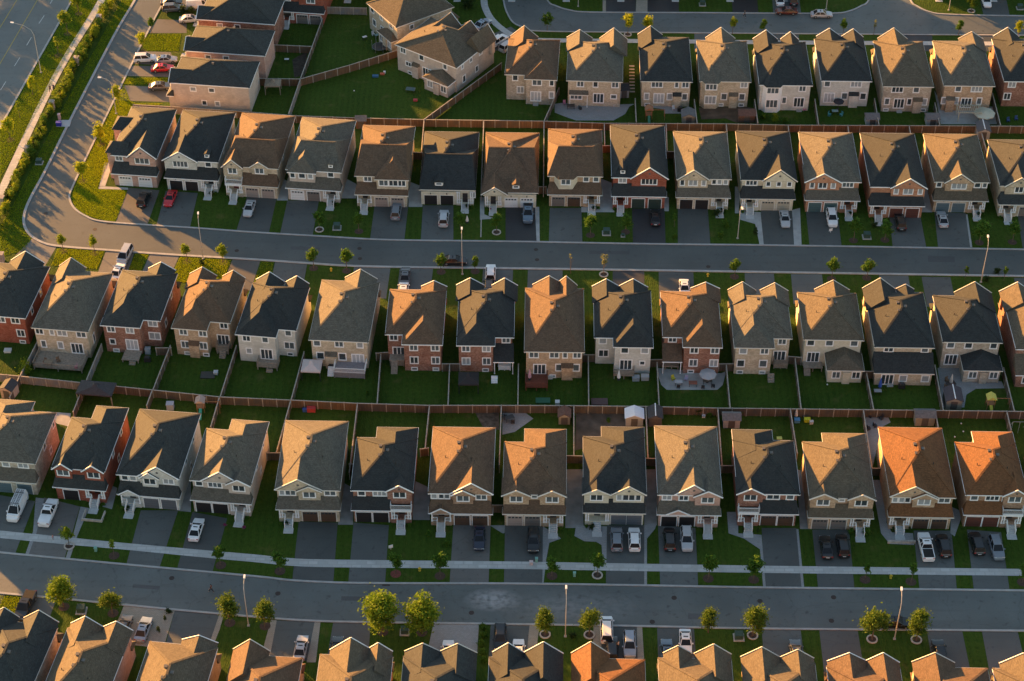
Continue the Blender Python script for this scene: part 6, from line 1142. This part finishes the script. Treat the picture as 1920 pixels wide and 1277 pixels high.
def parasol(x, y, col, R, lab, closed=False, h=2.3, rz=0.0):
    z = .9 if 'deck' in lab else 0.0
    r = thing('parasol', lab, 'parasol', *G(x, y, z), rz, z); c = plain('parasol_'+col, {'cream': (.50, .50, .40), 'white': (.66, .67, .68), 'blue': (.03, .09, .40), 'pale': (.55, .50, .45), 'dark': (.03, .03, .04), 'pink': (.5, .3, .36), 'grey': (.36, .37, .40)}[col], .8, var=.05)
    MB().tube([(0, 0, 0), (0, 0, h)], .03, 6).obj('pole', DARK, r); MB().disc(0, 0, 0, .08, .28).obj('base', DARK, r); m = MB()
    if closed: m.tube([(0, 0, h*.25), (0, 0, h*.5), (0, 0, h)], [.32, .26, .05], 8)
    else:
        n = 8; rim = [(R*cos(2*pi*k/n), R*sin(2*pi*k/n), h-.45) for k in range(n)]
        m.add(rim+[(0, 0, h)], [(k, (k+1) % n, n) for k in range(n)]); m.add([(x_, y_, z-.14) for x_, y_, z in rim]+rim, [(k, (k+1) % n, n+(k+1) % n, n+k) for k in range(n)])
    m.obj('canopy', c, r); return r
parasol(1843, 226, 'cream', 2.2, 'big cream parasol beside the slatted pergola'); parasol(1326, 716, 'grey', 1.5, 'pale grey parasol over the dining set on the patio'); parasol(1649, 730, 'blue', .5, 'closed bright blue parasol at the lean-to house', True, 2.6); parasol(1782, 722, 'pale', .5, 'closed pale parasol in the round table on the pavers', True, 2.6); parasol(1571, 204, 'dark', 1.1, 'dark round parasol behind the grey house'); parasol(876, 417, 'white', .5, 'small closed white parasol on the bungalow lawn', True, 1.6); parasol(1492, 784, 'pale', .5, 'closed pale pink parasol at the toy garden', True, 2.2); parasol(993, 712, 'pink', .5, 'closed violet parasol on the red deck', True, 2.5) ; parasol(1160, 712, 'white', .45, 'closed white parasol on the timber deck of the pale house', True, 2.2)
def table(x, y, rz, lab, top=(.14, .11, .09), n=4, s=1.0, z=0.0):
    r = thing('table_set', lab, 'garden table', *G(x, y, z), rz, z, 'garden table sets'); c = plain('table_%d' % int(top[0]*1000), top, .6)
    MB().box(-.8*s, .8*s, -.5*s, .5*s, .68, .73).obj('table_top', c, r)
    for sx in (-1, 1):
        for sy in (-1, 1): link('leg', cached('tleg', lambda: MB().box(-.03, .03, -.03, .03, 0, .68).mesh('leg', DARK)), r, (sx*.7*s, sy*.4*s, 0))
    return r
def chair(x, y, rz, col, lab, g='garden chairs'):
    z = .75 if 'deck' in lab else 0.0
    r = thing('garden_chair', lab, 'chair', *G(x, y, z), rz, z, g); c = plain('chair_'+col, {'dark': (.04, .04, .045), 'white': (.6, .6, .62), 'pink': (.5, .2, .28), 'yellow': (.5, .45, .05), 'wood': (.22, .13, .08), 'blue': (.05, .09, .22), 'teal': (.06, .25, .28), 'violet': (.4, .36, .5)}[col], .7, var=.05)
    MB().box(-.28, .28, -.28, .28, .38, .46).obj('seat', c, r); MB().box(-.28, .28, .22, .3, .46, .95).obj('backrest', c, r); MB().box(-.26, -.2, -.26, .28, 0, .38).box(.2, .26, -.26, .28, 0, .38).obj('legs', c, r)
table(1326, 718, 0, 'dining table under the pale grey parasol'); table(1272, 721, 0, 'low pale sofa table on the patio', (.45, .45, .47), s=.8); table(1299, 723, 0, 'reddish wood bench table on the patio', (.24, .09, .06), s=.9); table(1782, 724, .3, 'round dark table around the closed pale parasol', (.06, .045, .04)); table(985, 158, .1, 'cluster table beside the back step', (.3, .3, .3)) if False else None
table(92, 683, -.1, 'timber table on the wide deck', (.25, .19, .13), s=.9, z=.75); table(1070, 203, 0, 'dark dining table on the curved grey patio', (.06, .05, .05)); table(1565, 213, 0, 'pale teal table on the lawn behind the grey house', (.2, .3, .3), s=.8); table(955, 788, .4, 'dark table on the angled pavers', (.05, .05, .05)); table(1645, 738, 0, 'grey bench table by the fence of the lean-to house', (.3, .3, .32), s=.8); table(770, 172, -.2, 'teal picnic table on the big lawn', (.07, .12, .13), s=1.2); table(538, 116, 0, 'small white table behind the side-on house', (.5, .52, .55), s=.6); table(684, 74, .5, 'round white table by the angled house', (.6, .62, .64), s=.6); table(708, 70, .5, 'cluttered dark table by the angled house wall', (.2, .18, .17), s=.8)
for x, y, a, c, l in ((1262, 712, .5, 'yellow', 'yellow curved lounge chair on the patio'), (1286, 713, -.4, 'violet', 'pale violet lounge chair on the patio'), (1272, 727, 3, 'dark', 'dark planter chair on the patio edge'), (1318, 728, 3, 'dark', 'dark chair below the grey parasol'), (1337, 726, 2.8, 'dark', 'dark chair right of the grey parasol table'), (1773, 727, 1.2, 'wood', 'brown chair left of the round table'), (1791, 731, 3.4, 'wood', 'brown chair right of the round table'), (1775, 715, .4, 'wood', 'brown chair behind the round table'),
                      (110, 678, .6, 'wood', 'wooden chair at the deck table'), (85, 680, -.5, 'wood', 'wooden chair in the deck corner'), (143, 690, -1.3, 'pink', 'chair with red cushion on the wide deck'), (1058, 196, 0, 'pink', 'pink chair on the curved grey patio'), (1088, 205, 2, 'dark', 'dark chair on the curved grey patio'), (1555, 217, 1, 'teal', 'pale teal chair left of the lawn table'), (1577, 217, -1, 'teal', 'pale teal chair right of the lawn table'),
                      (1905, 225, .2, 'blue', 'blue folding chair at the right top garden'), (1890, 228, .2, 'blue', 'second blue folding chair nearest the fence at the right'), (1508, 207, .5, 'pink', 'pink chair on the step of the bay house'), (948, 783, 1.5, 'dark', 'dark chair left of the angled paver table'), (962, 793, 3, 'dark', 'dark chair below the angled paver table'), (1632, 782, 1, 'dark', 'dark chair upper left on the long pavers'), (1652, 786, -1, 'dark', 'dark chair upper right on the long pavers'), (1640, 800, 2, 'dark', 'dark lounge chair down the long pavers'), (1628, 805, 2, 'dark', 'dark chair against the side fence pavers'), (1152, 199, .3, 'white', 'white chair at the curved patio edge'), (1263, 206, .3, 'white', 'white chair on the square patio, left'), (1276, 209, -.3, 'dark', 'dark chair on the square patio, right'), (700, 66, .5, 'white', 'white chair by the angled house wall')):
    chair(x, y, a, c, l)
def bbq(x, y, rz, lab):
    r = thing('barbecue', lab, 'barbecue', *G(x, y), rz, 0, 'barbecues'); MB().box(-.55, .55, -.28, .28, .1, .85).obj('cart', DARK, r); MB().box(-.38, .38, -.3, .3, .855, 1.15).obj('lid', plain('bbq_steel', (.12, .12, .13), .3, .7), r)
for x, y, z, l in ((1012, 700, 0, 'black barbecue by the tan house back door'), (277, 678, 0, 'black barbecue under the notch window'), (1690, 728, 0, 'black barbecue against the lean-to house wall'), (1783, 205, 0, 'round dark barbecue on the paved top yard'), (622, 692, 0, 'small barbecue beside the white railed stair'), (1275, 209, 0, 'dark barbecue on the square patio')) : bbq(x, y, z, l)
# bins, tubs, toys
def tub(x, y, w, d, h, c, lab, cat, name):
    o = MB().box(-w/2, w/2, -d/2, d/2, 0, h).box(-w/2-.04, w/2+.04, -d/2-.04, d/2+.04, h, h+.07).obj(name, plain('paint_%d_%d_%d' % tuple(int(v*99) for v in c), c, .6, var=.06)); o.location = (*G(x, y), 0); tag(o, lab, cat)
tub(1192, 712, 1.2, .9, .7, (.28, .32, .36), 'grey storage bin beside the deck of the pale house', 'storage bin', 'storage_bin'); tub(1209, 711, 1.3, .9, .8, (.40, .41, .42), 'pale covered bin at the corner of the pale house', 'storage bin', 'storage_bin'); tub(15, 659, 1.2, .9, .35, (.55, .6, .6), 'white garden table top toy on the left lawn', 'water table', 'water_table'); tub(1018, 752, 2.4, 1.2, .15, (.03, .12, .07), 'dark green mat on the lawn by the red deck', 'mat', 'garden_mat'); tub(1045, 757, .7, .7, .5, (.6, .6, .6), 'white tub on the lawn by the red deck', 'tub', 'plastic_tub'); tub(405, 701, .7, .7, .5, (.5, .52, .54), 'white bucket on the lawn of the tan house', 'bucket', 'plastic_bucket'); tub(390, 704, 2.4, 1.6, .12, (.06, .06, .055), 'dark sand bed on the lawn of the tan house', 'sand bed', 'sand_bed'); tub(395, 1, .2, .2, .2, (.3, .3, .3), 'x', 'x', 'x') if False else None
tub(278, 662, .9, .8, 1.1, (.3, .33, .36), 'grey upright air conditioner at the notch wall', 'air conditioner', 'air_conditioner'); tub(1032, 709, .8, .6, .5, (.55, .58, .6), 'white crate at the foot of the red deck', 'crate', 'plastic_crate'); tub(985, 738, .3, .3, .3, (.1, .3, .2), 'small green pail on the lawn', 'pail', 'plastic_pail') if False else None
tub(111, 236, 1.0, .7, .9, (.02, .03, .35), 'blue recycling box on the small concrete pad', 'recycling box', 'recycling_box'); tub(120, 232, 2.6, 2.2, .05, (.4, .42, .44), 'pale concrete pad at the side street kerb', 'concrete pad', 'concrete_pad'); tub(996, 1058, .5, .4, .6, (.6, .5, .5), 'pale bag left on the sidewalk', 'bag', 'rubbish_bag'); tub(112, 224, .5, .5, 1.3, (.5, .35, .35), 'pinkish mailbox at the concrete pad', 'mailbox', 'mailbox'); tub(1494, 791, .9, .7, .6, (.08, .25, .45), 'blue toy tub at the garden corner', 'toy tub', 'toy_tub'); tub(1513, 790, 1.0, .6, .6, (.5, .55, .03), 'bright yellow toy slide box at the garden bed', 'toy slide', 'toy_slide'); tub(1521, 794, .6, .5, .5, (.5, .5, .5), 'white toy at the garden bed', 'toy', 'garden_toy'); tub(1461, 824, .8, .6, .3, (.45, .5, .12), 'yellow-green tub behind the balcony house', 'tub', 'plastic_tub'); tub(1319, 782, .5, .4, .4, (.5, .55, .6), 'pale blue pot near the garden shrubs', 'pot', 'flower_pot')
tub(779, 189, .8, .6, .25, (.45, .05, .06), 'red toy tray on the big lawn', 'toy', 'garden_toy'); tub(704, 144, 1.2, .6, .3, (.03, .12, .25), 'blue toy slide lying on the big lawn', 'toy slide', 'toy_slide'); tub(717, 140, .9, .4, .3, (.5, .12, .06), 'orange toy beside the blue slide', 'toy', 'garden_toy'); tub(721, 137, .4, .4, .35, (.7, .7, .7), 'white ball-like toy beside the orange one', 'toy', 'garden_toy'); tub(573, 771, .9, .5, .5, (.04, .1, .35), 'blue toy ride-on by the cedar fence', 'toy', 'garden_toy'); tub(584, 771, 1.4, .7, .8, (.4, .05, .05), 'red and yellow play car by the cedar fence', 'toy', 'garden_toy')
for x, y, l in ((1551, 722, 'white ball on the lawn of the sunroom house'), (664, 171, 'white ball on the big lawn'), (1802, 795, 'white ball on the rightmost lawn'), (1790, 820, 'white tossed bag on the rightmost lawn'), (1806, 810, 'small white toy on the rightmost lawn')):
    o = MB().ball((0, 0, .13), .14, .14, .13).obj('ball', WHITE); o.location = (*G(x, y), 0); tag(o, l, 'ball')
# trampoline
r = thing('trampoline', 'round black trampoline with net posts on the long lawn', 'trampoline', *G(712, 93), 0, 0); MB().disc(0, 0, .75, .8, 1.5, 18).obj('mat', DARK, r)
MB().tube([(1.55*cos(k*pi/9), 1.55*sin(k*pi/9), .8) for k in range(19)], .05, 6, caps=False).obj('frame', plain('tramp_blue_grey', (.1, .14, .18), .5), r)
for k in range(6):
    a = k*pi/3; MB().tube([(1.6*cos(a), 1.6*sin(a), 0), (1.6*cos(a), 1.6*sin(a), 2.4)], .035, 6).obj('net_post', plain('grey_tube', (.3, .3, .31), .5), r)
# playsets
def playset(x, y, roofc, lab, slide):
    r = thing('playset', lab, 'playset', *G(x, y), 0, 0); wd = plain('play_wood', (.26, .13, .06), .8, var=.2)
    for sx in (-.6, .6):
        for sy in (-.6, .6): MB().box(sx-.05, sx+.05, sy-.05, sy+.05, 0, 2.4).obj('post', wd, r)
    MB().box(-.65, .65, -.65, .65, 1.1, 1.2).obj('platform', wd, r); MB().tri(0, .85, -.8, .8, 2.4, .6).obj('roof', plain('play_'+lab.split()[0], roofc, .7), r)
    MB().beam((.6, 0, 2.1), (3.2, 0, 2.1), .1, .1).beam((3.2, -.7, 0), (3.2, 0, 2.15), .08, .08).beam((3.2, .7, 0), (3.2, 0, 2.15), .08, .08).obj('swing_frame', wd, r); MB().add([(-.25, -.65, 1.15), (.25, -.65, 1.15), (.25, -2.4, .15), (-.25, -2.4, .15), (-.25, -.65, 1.05), (.25, -.65, 1.05), (.25, -2.4, .05), (-.25, -2.4, .05)], [(0, 3, 2, 1), (4, 5, 6, 7), (0, 1, 5, 4), (1, 2, 6, 5), (2, 3, 7, 6), (3, 0, 4, 7)]).obj('slide', plain('slide_'+slide, {'yellow': (.5, .45, .05), 'green': (.05, .2, .12), 'teal': (.03, .28, .26)}[slide], .5), r)
playset(1855, 764, (.52, .48, .10), 'yellow roofed playset on the curved lawn', 'yellow'); playset(1216, 222, (.30, .15, .08), 'brown roofed playset in the top garden', 'green'); playset(378, 770, (.34, .28, .26), 'pinkish roofed playset behind the grey stone house', 'teal'); tub(320, 766, 1.2, 1.0, 1.2, (.3, .33, .4), 'grey-blue plastic playhouse on the shaded lawn', 'playhouse', 'plastic_playhouse')
# goal-like net frame at the right edge
r = thing('net_enclosure', 'tall pale net enclosure at the right fence', 'net', *G(1908, 812), 0, 0); gt = plain('pale_tube', (.32, .42, .42), .5)
for a, b in (((-1.2, 0, 0), (-1.2, 0, 2.6)), ((1.2, 0, 0), (1.2, 0, 2.6)), ((-1.2, 0, 2.6), (1.2, 0, 2.6)), ((-1.2, 0, 2.6), (-1.2, 1.4, 0)), ((1.2, 0, 2.6), (1.2, 1.4, 0)), ((0, 0, 0), (0, 0, 2.6))): MB().tube([a, b], .035, 6).obj('tube', gt, r)
# flagstone steps beside the bow-windowed house
for k in range(9):
    o = MB().box(-.55, .55, -.22, .22, 0, .05).obj('stepping_stone', STONE); o.location = (*G(1184.5+k*.1, 124+k*6), 0); tag(o, 'pale stepping stone in the side yard of the bow-windowed house, %s from the top' % ORD[k], 'stepping stone', 'stepping stones')
# front terrace walls and white kerb of the tan terrace house, raised bed of the red brick house
tag(MB().box(-2.2, 2.2, -.15, .15, 0, .5).obj('terrace_wall', STONE), 'low pale stone terrace wall before the rusty-roofed tan house', 'low wall').location = (*G(1690, 1018), 0)
o = MB().box(-1.7, 1.7, -1.2, -1.0, 0, .45).box(-1.7, -1.5, -1.0, 1, 0, .45).box(1.5, 1.7, -1.0, 1, 0, .45).obj('terrace_wall', STONE); o.location = (*G(176, 968), 0); o.rotation_euler = (0, 0, -.12); tag(o, 'low U-shaped white-capped wall at the porch of the red brick house', 'low wall')
tag(MB().box(-.1, .1, -3.2, 3.2, 0, .02).obj('garden_edging', STONE), 'thin pale edging strip on the lawn beside the bungalow', 'edging').location = (*G(902, 425), 0)

# ------------------------------------------------------------------ people
def skin_obj(name, chains, mat, parent):
    vs = []; es = []; rs = []; idx = {}
    for ch in chains:
        prev = None
        for p, rad in ch:
            key = tuple(round(c, 3) for c in p)
            if key not in idx: idx[key] = len(vs); vs.append(p); rs.append(rad)
            i = idx[key]
            if prev is not None and prev != i: es.append((prev, i))
            prev = i
    me = bpy.data.meshes.new(name); me.from_pydata(vs, es, []); me.materials.append(mat); o = link(name, me, parent)
    s = o.modifiers.new('skin', 'SKIN'); s.use_smooth_shade = True
    for v, rad in zip(me.skin_vertices[0].data, rs): v.radius = (rad, rad)
    me.skin_vertices[0].data[0].use_root = True
    o.modifiers.new('sub', 'SUBSURF').levels = 1; o.modifiers['sub'].render_levels = 1
    return o
SKINM = plain('skin', (.45, .28, .20), .6, var=.05)
def person(x, y, rz, top, bottom, hair, lab, stride=.28, h=1.72, arm=.15):
    r = thing('person', lab, 'person', *G(x, y), rz, 0); k = h/1.72; S = lambda a, b, c: (a*k, b*k, c*k)
    body = [[(S(0, 0, .95), .12), (S(0, .0, 1.15), .11), (S(0, .02, 1.36), .12), (S(0, .02, 1.46), .06), (S(0, .03, 1.53), .055), (S(0, .035, 1.60), .085), (S(0, .03, 1.68), .075)]]
    legs = []; arms = []
    for s in (-1, 1):
        f = stride*s
        legs.append([(S(0, 0, .95), .12), (S(s*.09, f*.1, .88), .085), (S(s*.10, f*.55+.04, .49), .06), (S(s*.10, f, .09), .042)]); body.append(legs[-1]+[(S(s*.10, f+.08, .035), .038), (S(s*.10, f+.16, .03), .03)])
        arms.append([(S(0, .02, 1.36), .12), (S(s*.17, .02, 1.38), .055), (S(s*.22, -f*.35-.02, 1.10), .042)]); hand = [(S(s*.22, -f*.8*.6+arm, .90), .03), (S(s*.215, -f*.5+arm+.03, .84), .028)]
        body.append(arms[-1]+hand); w = hand[-1][0]
        for q, L in ((-.03, .06), (-.01, .075), (.01, .07), (.03, .055)): body.append([hand[-1], ((w[0]+q*.3, w[1]+q, w[2]-.05), .0095), ((w[0]-s*.02, w[1]+q+.01, w[2]-.05-L*.6), .008)])
        body.append([hand[-1], ((w[0]-s*.03, w[1]+.04, w[2]-.02), .01), ((w[0]-s*.035, w[1]+.06, w[2]-.05), .008)])
    b = skin_obj('body', body, SKINM, r)
    cl = lambda n, c: plain('cloth_'+n, c, .85, var=.1)
    shirt = [[(p, q+.022) for p, q in body[0][:3]]]+[[(p, q+.022) for p, q in a] for a in arms]
    skin_obj('shirt', shirt, cl(*top), r); skin_obj('trousers', [[(p, q+.02) for p, q in l] for l in legs], cl(*bottom), r)
    MB().ball((0, .0*k, 1.685*k), .095*k, .105*k, .085*k, 10, 6).obj('hair', plain('hair_'+hair, {'dark': (.02, .015, .012), 'brown': (.08, .045, .025)}[hair], .7), r, True)
    m = MB(); m.ball((0, .125*k, 1.60*k), .014, .018, .018, 6, 4)
    for s in (-1, 1): m.ball((s*.032*k, .11*k, 1.635*k), .011, .008, .008, 6, 4)
    m.ball((0, .115*k, 1.555*k), .026, .008, .007, 6, 4); m.obj('face', plain('face_features', (.2, .09, .07), .6), r)
    return r
person(95, 172, radians(170), ('black', (.02, .02, .022)), ('charcoal', (.03, .03, .033)), 'dark', 'person in black walking on the boulevard walk, nearer the road'); person(101.5, 170, radians(170), ('darkblue', (.03, .05, .14)), ('charcoal', (.03, .03, .033)), 'dark', 'person in dark blue top walking beside the one in black')
person(397, 1110, radians(95), ('maroon', (.10, .02, .02)), ('navy', (.02, .022, .035)), 'dark', 'person in a dark red top jogging on the bottom street', .38); person(1159, 1216, radians(60), ('paleshirt', (.5, .45, .42)), ('charcoal', (.03, .03, .033)), 'brown', 'person in a pale shirt standing beside the black car', .06); person(1396, 32, radians(90), ('black', (.02, .02, .022)), ('charcoal', (.03, .03, .033)), 'dark', 'person in black walking on the top street')
person(100, 1012, radians(80), ('pinktop', (.5, .25, .25)), ('paleblue', (.25, .3, .36)), 'brown', 'small child in a pink top on the sidewalk', .12, 1.15)

# ------------------------------------------------------------------ beyond the frame: what throws the long shadows
def shade_house(x, y, tilt, wall, roof, lab, back=False):
    q = [proj(x+a*cos(radians(tilt))+b*sin(radians(tilt)), y-a*sin(radians(tilt))+b*cos(radians(tilt)), HE) for a, b in ((0, 0), (10.3, 0), (0, 15), (10.3, 15))]
    house('house', lab, 'houses outside the picture', q[0], q[1], q[2], q[3], tilt, wall, roof, **(dict(rear=dict(up=[(.2, 1.2), (.8, 1.2)], lo=[(.2, 1.2)], pd=[(.7, 'dark')]), far_gables=[(.3, 2.5, 2.0)]) if back else dict(front=dict(gd='taupe', P='L', gb=[(.45, .97, 1.5, .4, 'w', 1.6)], up=[(.2, 1.2)]))))
for i, x in enumerate((-14, -2, 10, 22, 34, 46, 58, 92, 104, 116)): shade_house(x, 372.5, 1.3, ('beige', 'red', 'tan', 'grey', 'pink')[i % 5], ('grey', 'black', 'brown')[i % 3], '%s house beyond the top edge, %s along the top street' % (WALL[('beige', 'red', 'tan', 'grey', 'pink')[i % 5]][0], ORD[i]))
tt = [(-126, 368, 6.8), (-126.1, 364.5, 6.4), (-126.2, 361, 6.5), (-126.3, 357.5, 6.2), (-126.5, 354, 6.3), (-126.8, 350.5, 5.8), (-127.2, 347, 5.4), (-127.6, 341, 4.2), (-125.3, 372, 7.2), (-124.8, 375.5, 7.0), (-124.4, 379, 7.4), (-123.6, 383, 7.2), (-123, 387, 7.4), (-122.5, 391, 7.4), (-122, 396, 7.4), (-121, 401, 7.6), (-120.5, 406, 7.6), (-120, 412, 7.4), (-119, 418, 7.8), (-130, 323, 4.6), (-131, 317, 6.0), (-132, 311, 6.6), (-133, 304, 6.0), (-134, 297, 6.4), (-135, 290, 6.4), (-136, 283, 6.4), (-136.5, 277, 6.6)]
for i, (x, y, h) in enumerate(sorted(tt, key=lambda q: -q[1])): tree(0, 0, h, 'round', 'boulevard tree across the main road, outside the picture, %s' % (ORD[i] if i < 20 else 'twenty-'+ORD[i-20]), 'trees across the main road', 1.25, '', 'boulevard_tree', (x, y))

shade_house(-101.5, 223.5, 6.5, 'beige', 'grey', 'beige house off the left end of the fourth row')
for i, (x, y, t, l) in enumerate(((-62.5, 361.5, 7, 'tan house at the top edge behind the white van'), (-50.5, 361.5, 7, 'red brick house cut by the top edge behind the side-on houses'), (-38, 372, 3, 'light grey house beyond the top edge above the long lawn'), (-26.2, 372.5, 2, 'beige house beyond the top edge above the angled houses'))): shade_house(x, y, t, ('tan', 'red', 'grey', 'beige')[i], 'black', l)  # houses added here to keep the long lawn in shade
for row, y, dx, w, rf in ((1, 325.5, 12.4, 'beige', 'grey'), (2, 295.0, 12.4, 'tan', 'brown'), (3, 247.4, 12.2, 'beige', 'black'), (4, 212.0, 12.4, 'red', 'black')):
    H = HN[(row, {1: 8, 2: 14, 3: 15, 4: 13}[row])]; p = H.root.location; shade_house(p.x+dx, p.y-.25, 1.3, w, rf, '%s house just past the picture edge in the %s row' % (WALL[w][0], ROWN[row]), row in (1, 3))

# ------------------------------------------------------------------ standing grass on the sunlit lawns
import numpy as np
TUFTB = leaf('grass_blades_bright', (.30, .37, .010), (.43, .50, .016)); TUFT = leaf('grass_blades', (.19, .29, .010), (.29, .38, .014))  # sunlight painted into the blade colours, most strongly in the first
def lawn(name, poly, dens, seed, lab, mat=None):
    P = np.array(PX(*poly)); rg = np.random.default_rng(seed); lo_, hi_ = P.min(0), P.max(0); n = int((hi_-lo_).prod()*dens)
    q = rg.uniform(lo_, hi_, (n, 2)); inside = np.zeros(n, bool); j = len(P)-1
    for i in range(len(P)):
        c = ((P[i, 1] > q[:, 1]) != (P[j, 1] > q[:, 1])) & (q[:, 0] < (P[j, 0]-P[i, 0])*(q[:, 1]-P[i, 1])/(P[j, 1]-P[i, 1]+1e-9)+P[i, 0]); inside ^= c; j = i
    q = q[inside]; n = len(q); a = rg.uniform(0, np.pi, n); w = rg.uniform(.03, .08, n); h = rg.uniform(.04, .085, n); lx = rg.uniform(-.04, .04, n); ly = rg.uniform(-.04, .04, n)
    V = np.zeros((n, 4, 3)); dx, dy = np.cos(a)*w, np.sin(a)*w
    V[:, 0, 0] = q[:, 0]-dx; V[:, 0, 1] = q[:, 1]-dy; V[:, 1, 0] = q[:, 0]+dx; V[:, 1, 1] = q[:, 1]+dy
    V[:, 2, 0] = q[:, 0]+dx*.8+lx; V[:, 2, 1] = q[:, 1]+dy*.8+ly; V[:, 3, 0] = q[:, 0]-dx*.8+lx; V[:, 3, 1] = q[:, 1]-dy*.8+ly; V[:, 2, 2] = h; V[:, 3, 2] = h*rg.uniform(.7, 1.1, n)
    me = bpy.data.meshes.new(name); me.vertices.add(4*n); me.vertices.foreach_set('co', V.ravel()); me.loops.add(4*n); me.loops.foreach_set('vertex_index', np.arange(4*n, dtype=np.int32))
    me.polygons.add(n); me.polygons.foreach_set('loop_start', np.arange(0, 4*n, 4, dtype=np.int32)); me.polygons.foreach_set('loop_total', np.full(n, 4, dtype=np.int32)); me.materials.append(mat or TUFT); me.update(calc_edges=True)
    tag(link(name, me), lab, 'grass', None, 'stuff')
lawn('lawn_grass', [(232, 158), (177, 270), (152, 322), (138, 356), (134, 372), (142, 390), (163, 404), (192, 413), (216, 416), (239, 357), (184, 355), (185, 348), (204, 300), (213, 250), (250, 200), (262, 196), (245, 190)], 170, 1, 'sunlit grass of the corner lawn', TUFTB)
lawn('lawn_grass', [(139, 0), (183, 0), (10, 318), (0, 335), (0, 243)], 95, 2, 'grass between the main road and the walk')
lawn('lawn_grass', [(228, 0), (250, 0), (82, 320), (54, 372), (42, 400), (43, 425), (56, 446), (58, 450), (45, 470), (10, 480), (0, 470), (0, 425), (22, 390), (92, 250)], 95, 3, 'grass strip between the shrubs and the side street')
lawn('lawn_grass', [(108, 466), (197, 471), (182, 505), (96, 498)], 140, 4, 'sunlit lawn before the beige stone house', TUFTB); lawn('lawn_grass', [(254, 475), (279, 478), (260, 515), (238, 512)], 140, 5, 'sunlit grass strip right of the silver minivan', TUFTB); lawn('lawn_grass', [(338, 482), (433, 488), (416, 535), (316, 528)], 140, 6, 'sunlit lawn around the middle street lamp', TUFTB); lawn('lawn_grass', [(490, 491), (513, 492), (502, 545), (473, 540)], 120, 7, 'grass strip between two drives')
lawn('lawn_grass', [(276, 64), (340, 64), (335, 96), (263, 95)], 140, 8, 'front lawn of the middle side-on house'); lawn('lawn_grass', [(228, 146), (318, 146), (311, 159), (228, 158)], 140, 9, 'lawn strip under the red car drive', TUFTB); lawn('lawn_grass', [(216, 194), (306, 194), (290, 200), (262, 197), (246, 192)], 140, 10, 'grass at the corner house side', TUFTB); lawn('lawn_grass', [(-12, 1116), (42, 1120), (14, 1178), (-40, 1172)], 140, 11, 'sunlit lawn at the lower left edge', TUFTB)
